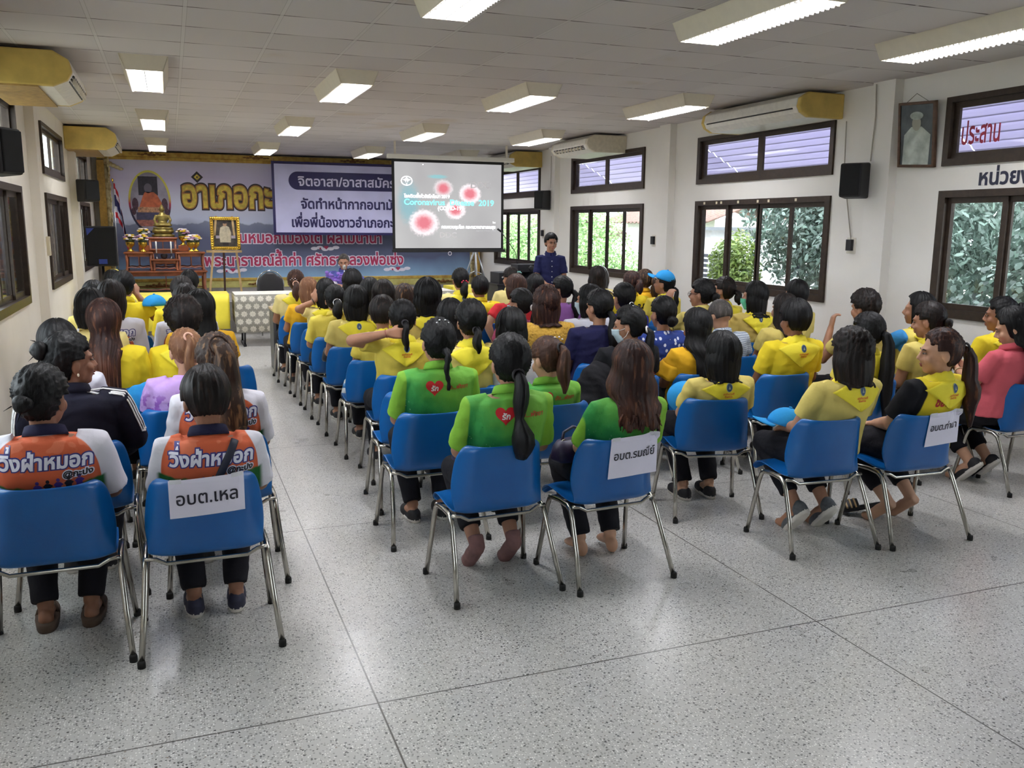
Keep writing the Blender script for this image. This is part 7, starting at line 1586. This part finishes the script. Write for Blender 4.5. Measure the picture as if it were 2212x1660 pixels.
r_ = person(e.x, 14.05-.265, e.z, 'person in violet blue shirt seated facing the audience at the microphone', hair=('crop', 0, 'g'), shirt='violet', yaw=pi, look=(rd(-16), rd(-14), 0), face=True, b=1.2, sleeve=.75, skin='m', vox=.009, nochair=True, sit=False, lean=(0, .06),
   arms={'L': (None, (-.30, .14, .80), (-.10, .34, .80)), 'R': (None, (.30, .14, .80), (.10, .34, .80))})[0]
r_.location.y = 14.05; 
o = copy_tree(proto); o.location = (e.x, 14.1, 0); o.rotation_euler = (0, 0, pi); tag(o, 'black banquet chair hidden under the seated speaker', 'chair', 'black banquet chairs')
o = copy_tree(proto); x_, y_ = OUT['W3'][4]; o.location = (x_, y_+.265, 0); o.rotation_euler = (0, 0, 0); tag(o, 'black banquet chair under the cream polo by the third window', 'chair', 'black banquet chairs')

# ------------------------------------------------------------------ things worn, held and laid down
def wpt(key, p):   # local point of a person -> world
    r = OUT[key][0]; return Matrix.Translation(r.location) @ Matrix.Rotation(r.rotation_euler.z, 4, 'Z') @ Vector(p)
def cap_mesh():
    P = []
    for i in range(9):
        t = pi/2*i/8; P.append([(.098*cos(t)*cos(2*pi*j/26), .112*cos(t)*sin(2*pi*j/26), .10*sin(t)) for j in range(26)])
    g = G().grid(P, True); me = evalmods(g.mesh('crown', MCAP, True), [('SOLIDIFY', dict(thickness=.004))])
    P = [[(.09*cos(a)*(1+.0*k), .085+.095*k/5*sin(a)**.7+.02*sin(a), -.004+.006*sin(a)*k/5-.012*(k/5)*(cos(a)**2)) for a in [pi*(.02+.96*j/16) for j in range(17)]] for k in range(6)]
    br = evalmods(G().grid(P).mesh('peak', MCAP, True), [('SOLIDIFY', dict(thickness=.005))]); return me, br
CAPM = cap_mesh()
def cap(label, mtx, logo=True):
    r = empty('cap'); r.matrix_world = mtx; ob('crown', CAPM[0], r); ob('peak', CAPM[1], r); ob('button', G().ell((0, 0, .103), (.011, .011, .006), None, 10, 6).mesh('button', MCAP, True), r)
    if logo:
        bl_ = [Vector((0.035*cos(a)*q, .0, .0)) for a in (0,) for q in (0,)]
        ob('emblem', G().ell((0, .104, .045), (.026, .008, .024), Matrix.Rotation(rd(-24), 3, 'X'), 12, 8).mesh('emblem', M('pale embroidered emblem', (196, 200, 176), .7, vary=.4, nscale=160), True), r)
    tag(r, label, 'cap', 'bright blue caps')
R0 = OUT['CP'][0]; HMc = OUT['CP'][1]
cap('bright blue cap worn by the person in pale yellow below the pillar', Matrix.Translation(R0.location) @ HMc @ Matrix.Translation((0, -.006, .052)) @ Matrix.Rotation(rd(10), 4, 'X'), False)
cap('bright blue cap with an embroidered emblem held by the pale polo with a white wristband', Matrix.Translation(at(1482, 860, 4.72)) @ Vector((-.55, -.65, .5)).to_track_quat('Z', 'Y').to_matrix().to_4x4() @ Matrix.Rotation(rd(-100), 4, 'Z') @ Matrix.Scale(1.1, 4))
cap('bright blue cap lying on the lap of the pale polo with grey running shoes', Matrix.Translation(wpt('Y1', (-.12, .22, .62))) @ Matrix.Rotation(rd(70), 4, 'Z') @ Matrix.Rotation(rd(12), 4, 'X'), False)
cap('bright blue cap lying before the raised right hand at the far left', Matrix.Translation(at(334, 660, 8.7)) @ Matrix.Rotation(rd(-60), 4, 'Z'), False)
# face-down phone of the coral pink polo
J = OUT['PK'][2]; m_ = (J['L'][2]+J['R'][2])/2; o = ob('phone', bev(G().box(-.037, .037, -.004, .004, -.075, .075).mesh('phone', M('silver phone', (206, 206, 216), .3)), .006), None, wpt('PK', (m_.x, m_.y+.075, m_.z+.055)), (rd(-40), 0, rd(8))); ob('screen', G().box(-.033, .033, -.0055, -.004, -.066, .066).mesh('screen', M('dark phone glass', (40, 42, 60), .1)), o); tag(o, 'silver phone in the hands of the coral pink polo', 'phone')
# bracelets, watch, earring, glasses are parts of the wearer
def ring(key, side, t, rad, mat, nm, w=.005):
    root = OUT[key][0]; sh, el, wr, hd, hn = OUT[key][2][side]; c = el.lerp(wr, t); q = (wr-el).to_track_quat('Z', 'Y').to_matrix()
    ob(nm, G().tube([c+q @ Vector((cos(a)*rad, sin(a)*rad, 0)) for a in [2*pi*j/18 for j in range(19)]], w, 6).mesh(nm, mat, True), root)
ring('Y3', 'L', .93, .034, M('white wristband', (226, 226, 230), .6), 'wristband', .008); ring('Y21', 'L', .95, .031, M('brown watch strap', (70, 52, 46), .5), 'wristwatch', .006); ring('PK', 'L', .88, .031, M('beaded bracelet', (206, 186, 150), .5), 'bracelet', .004); ring('Y17', 'L', .94, .029, M('red thread', (140, 60, 60), .7), 'bracelet', .002)
HMy = OUT['Y14'][1]; g = G()
for s in (-1, 1):
    g.tube([(s*.031+.022*cos(a), .098, .0+.017*sin(a)) for a in [2*pi*j/14 for j in range(15)]], .0018, 5); g.tube([(s*.053, .096, .004), (s*.08, .0, .006)], .0018, 5)
g.tube([(-.009, .1, .003), (.009, .1, .003)], .0018, 5); ob('glasses', g.xf(HMy).mesh('glasses', MBLK, True), OUT['Y14'][0])
for kx in ('Y13', 'L3'): ob('earring', G().ell((.082 if kx == 'L3' else -.082, -.006, -.05), (.005, .005, .008), None, 8, 6).xf(OUT[kx][1]).mesh('earring', M('pearl', (226, 216, 196), .3), True), OUT[kx][0])
# ruffled sleeve of the golden blouse
sh, el, wr, hd, hn = OUT['K1'][2]['L']
for s_ in 'LR':
    sh, el, wr, hd, hn = OUT['K1'][2][s_]; d = (el-sh).normalized(); q = d.to_track_quat('Z', 'Y').to_matrix(); P = [[sh+d*(.06+.10*i/5)+q @ Vector(((.070+.035*i/5*(1+.25*sin(7*a)))*cos(a), (.070+.035*i/5*(1+.25*sin(7*a)))*sin(a), 0)) for a in [2*pi*j/40 for j in range(40)]] for i in range(6)]
    ob('ruffle', evalmods(G().grid(P, True).mesh('ruffle', FB['gold'], True), [('SOLIDIFY', dict(thickness=.003))]), OUT['K1'][0])
# bags
MBAGP = M('dark purple leatherette', (44, 36, 66), .45, vary=.15); MBAGK = M('black leatherette', (30, 28, 34), .45)
def bag(loc, rz, w, d, h, mat, label, buckle=True):
    r = empty('handbag', loc, rz); g = G().stack([(0, 0, 0, w*.46, d*.46, 3.2), (0, 0, h*.15, w*.5, d*.5, 3.2), (0, 0, h*.7, w*.46, d*.4, 3), (0, 0, h, w*.40, d*.2, 3)], 28)
    ob('pouch', g.mesh('pouch', mat, True), r); ob('handle', G().tube([(-w*.3, 0, h*.9), (-w*.25, 0, h*1.35), (0, 0, h*1.55), (w*.25, 0, h*1.35), (w*.3, 0, h*.9)], .008, 8, up=(0, 1, 0)).mesh('handle', mat, True), r)
    if buckle:
        for s in (-1, 1): ob('ring', G().tube([(s*w*.3+.014*cos(a), -d*.1, h*.92+.014*sin(a)) for a in [2*pi*j/12 for j in range(13)]], .003, 5).mesh('ring', MCHR, True), r)
    tag(r, label, 'bag', 'bags on laps')
bag(wpt('G4', (-.15, .20, .545)), rd(20), .26, .14, .11, MBAGP, 'dark purple handbag on the lap of the green shirt with the middle paper sign')
bag(wpt('G1', (-.05, .28, .545)), rd(10), .24, .14, .10, MBAGP, 'dark purple bag on the lap of the green shirt and rose socks', False)
o = ob('black_jacket', remesh(G().ell((0, 0, 0), (.12, .09, .16)).ell((.07, .03, .08), (.1, .08, .1)).ell((-.06, -.02, -.1), (.12, .09, .1)), fabric('black jacket cloth', (28, 27, 32)), .012, 3, wr=(.012, 4)), None, wpt('MK', (-.30, -.10, .66))); tag(o, 'crumpled black jacket beside the black floral blouse', 'jacket')
bag(wpt('Y19', (-.16, .24, .56)), rd(20), .2, .12, .12, MBAGK, 'black bag on the lap beside the aisle, large emblem neckerchief')
o = ob('blue_bag', remesh(G().ell((0, 0, 0), (.10, .08, .10)).ell((.06, .02, .05), (.09, .07, .06)), MCAP, .01, 3, wr=(.006, 4)), None, at(303, 868, 5.35)); tag(o, 'crumpled blue cloth bag beside the lilac tee', 'bag')
p = at(744, 838, 7.1); r = empty('water_bottle', (p.x, 7.1, p.z-.06)); r.rotation_euler = (rd(-30), 0, rd(-40)); ob('bottle', G().lathe((0, 0, 0), [(.03, 0), (.032, .01), (.032, .12), (.012, .16), (.012, .175)], 14).mesh('bottle', M('pale clear plastic', (206, 214, 220), .15, coat=.5), True), r); ob('bottle_cap', G().lathe((0, 0, .172), [(.015, 0), (.015, .018)], 12).mesh('bottle_cap', MWT, True), r); ob('paper_label', G().lathe((0, 0, .05), [(.0328, 0), (.0328, .04)], 14).mesh('paper_label', M('blue label', (60, 130, 190), .5), True), r); tag(r, 'small water bottle beside the aisle chair of the large emblem neckerchief', 'water bottle')
# slipped-off sandal near the football shirt
p = at(1862, 1113, 4.0); p = Vector((p.x, p.y, 0))
d = RIGHT*((1862-1106)/FPX)-UP*((1113-830)/FPX)+FWD; q = CPOS+d*(-CAMH/d.z)
r = empty('sandal', (q.x, q.y, .035), rd(62)); r.rotation_euler = (rd(-14), rd(16), rd(58)); ob('sole', G().stack([(0, 0, 0, .042, .125, 2.6), (0, 0, .02, .045, .128, 2.6), (0, 0, .028, .042, .124, 2.6)], 24).mesh('sole', MBLK, True), r)
P = [[(-.048+.096*j/10, .02+.09*i/5, .02+.055*sin(pi*j/10)) for j in range(11)] for i in range(6)]
st = ob('strap', evalmods(G().grid(P).mesh('strap', MBLK, True), [('SOLIDIFY', dict(thickness=.006))]), r)
for k in range(3): ob('stripe', evalmods(G().grid([[(-.049+.098*j/10, .035+.026*k+.010*i, .0245+.0555*sin(pi*j/10)) for j in range(11)] for i in range(2)]).mesh('stripe', M('tan stripe', (190, 160, 116), .6), True), [('SOLIDIFY', dict(thickness=.004))]), st)
tag(r, 'black slip-on sandal with tan stripes lying under the football shirt', 'sandal')
# paper signs taped to chair backs
MPAPER = M('lavender white paper', (222, 218, 236), .7, vary=.02, nscale=4); MINK = M('black ink', (34, 32, 48), .7)
def paper(x, yr, rz, x0, x1, z0, z1, txt, label, tx, tz, tw, tilt=0.0, over=0.0):
    r = empty('paper_sign', (x, yr+.265, 0), rz)
    def sh(p): return (p[0], p[1]+tilt*p[0])
    V, F = fill([[sh(p) for p in rect(x0, x1, z0, z1)]], .02); vs = []
    def drape(px, pz, off):
        h = SHELL_BVH.ray_cast(Vector((px, -1, min(pz, .728))), Vector((0, 1, 0))); y = h[0].y if h[0] is not None else -.19; y = min(y, -.17); return (px, y-off-.010*max(0, (.60-pz)*3)**2, pz)
    me = bpy.data.meshes.new('sheet'); me.from_pydata([drape(a, b_, .006) for a, b_ in V], [], F); me.materials.append(MPAPER); ob('sheet', evalmods(me, [('SOLIDIFY', dict(thickness=.0006))]), r)
    lp, w = text_loops(txt, 1, .012); k = tw/w; V, F = fill([[sh((tx+p[0]*k, tz+p[1]*k*1.1)) for p in l] for l in lp], .015); me = bpy.data.meshes.new('lettering'); me.from_pydata([drape(a, b_, .0085) for a, b_ in V], [], F); me.materials.append(MINK); ob('lettering', me, r)
    for s in (0, 1):
        t0 = (x0+.005 if s == 0 else x1-.05); V, F = fill([[sh(p) for p in rect(t0, t0+.045, z1-.014, z1+.004)]], .02); me = bpy.data.meshes.new('tape'); me.from_pydata([drape(a, b_, .0078) for a, b_ in V], [], F); me.materials.append(M('clear tape', (214, 214, 222), .2)); ob('tape', me, r)
    tag(r, label, 'paper sign', 'paper signs on chair backs')
paper(.07, 3.55, 0, -.135, .155, .58, .742, '\u0e2d\u0e1a\u0e15.\u0e40\u0e2b\u0e25', 'white paper sign taped to the left chair behind the navy bag strap', -.112, .635, .245, .04)
paper(1.985, 3.60, rd(5), -.08, .205, .535, .742, '\u0e2d\u0e1a\u0e15.\u0e23\u0e21\u0e13\u0e35\u0e22\u0e4c', 'white paper sign taped to the middle chair behind the rightmost of the nearest green shirts', -.060, .63, .25, .03)
paper(3.9, 3.53, rd(-2), -.035, .20, .55, .742, '\u0e2d\u0e1a\u0e15.\u0e17\u0e48\u0e32\u0e19\u0e32', 'white paper sign taped to the right chair behind the football shirt', -.02, .64, .205, .06)
# papers on the front desks
for u, v, Y, lab in ((1132, 608, 10.95, 'white paper on the right desk near the equipment desk'),):
    o = ob('paper_sheet', G().box(-.15, .15, -.1, .1, 0, .003).mesh('paper_sheet', MPAPER), None, (4.3, 10.95, .751), (0, 0, .2)); tag(o, lab, 'paper')
bpy.data.scenes.remove(TMP)
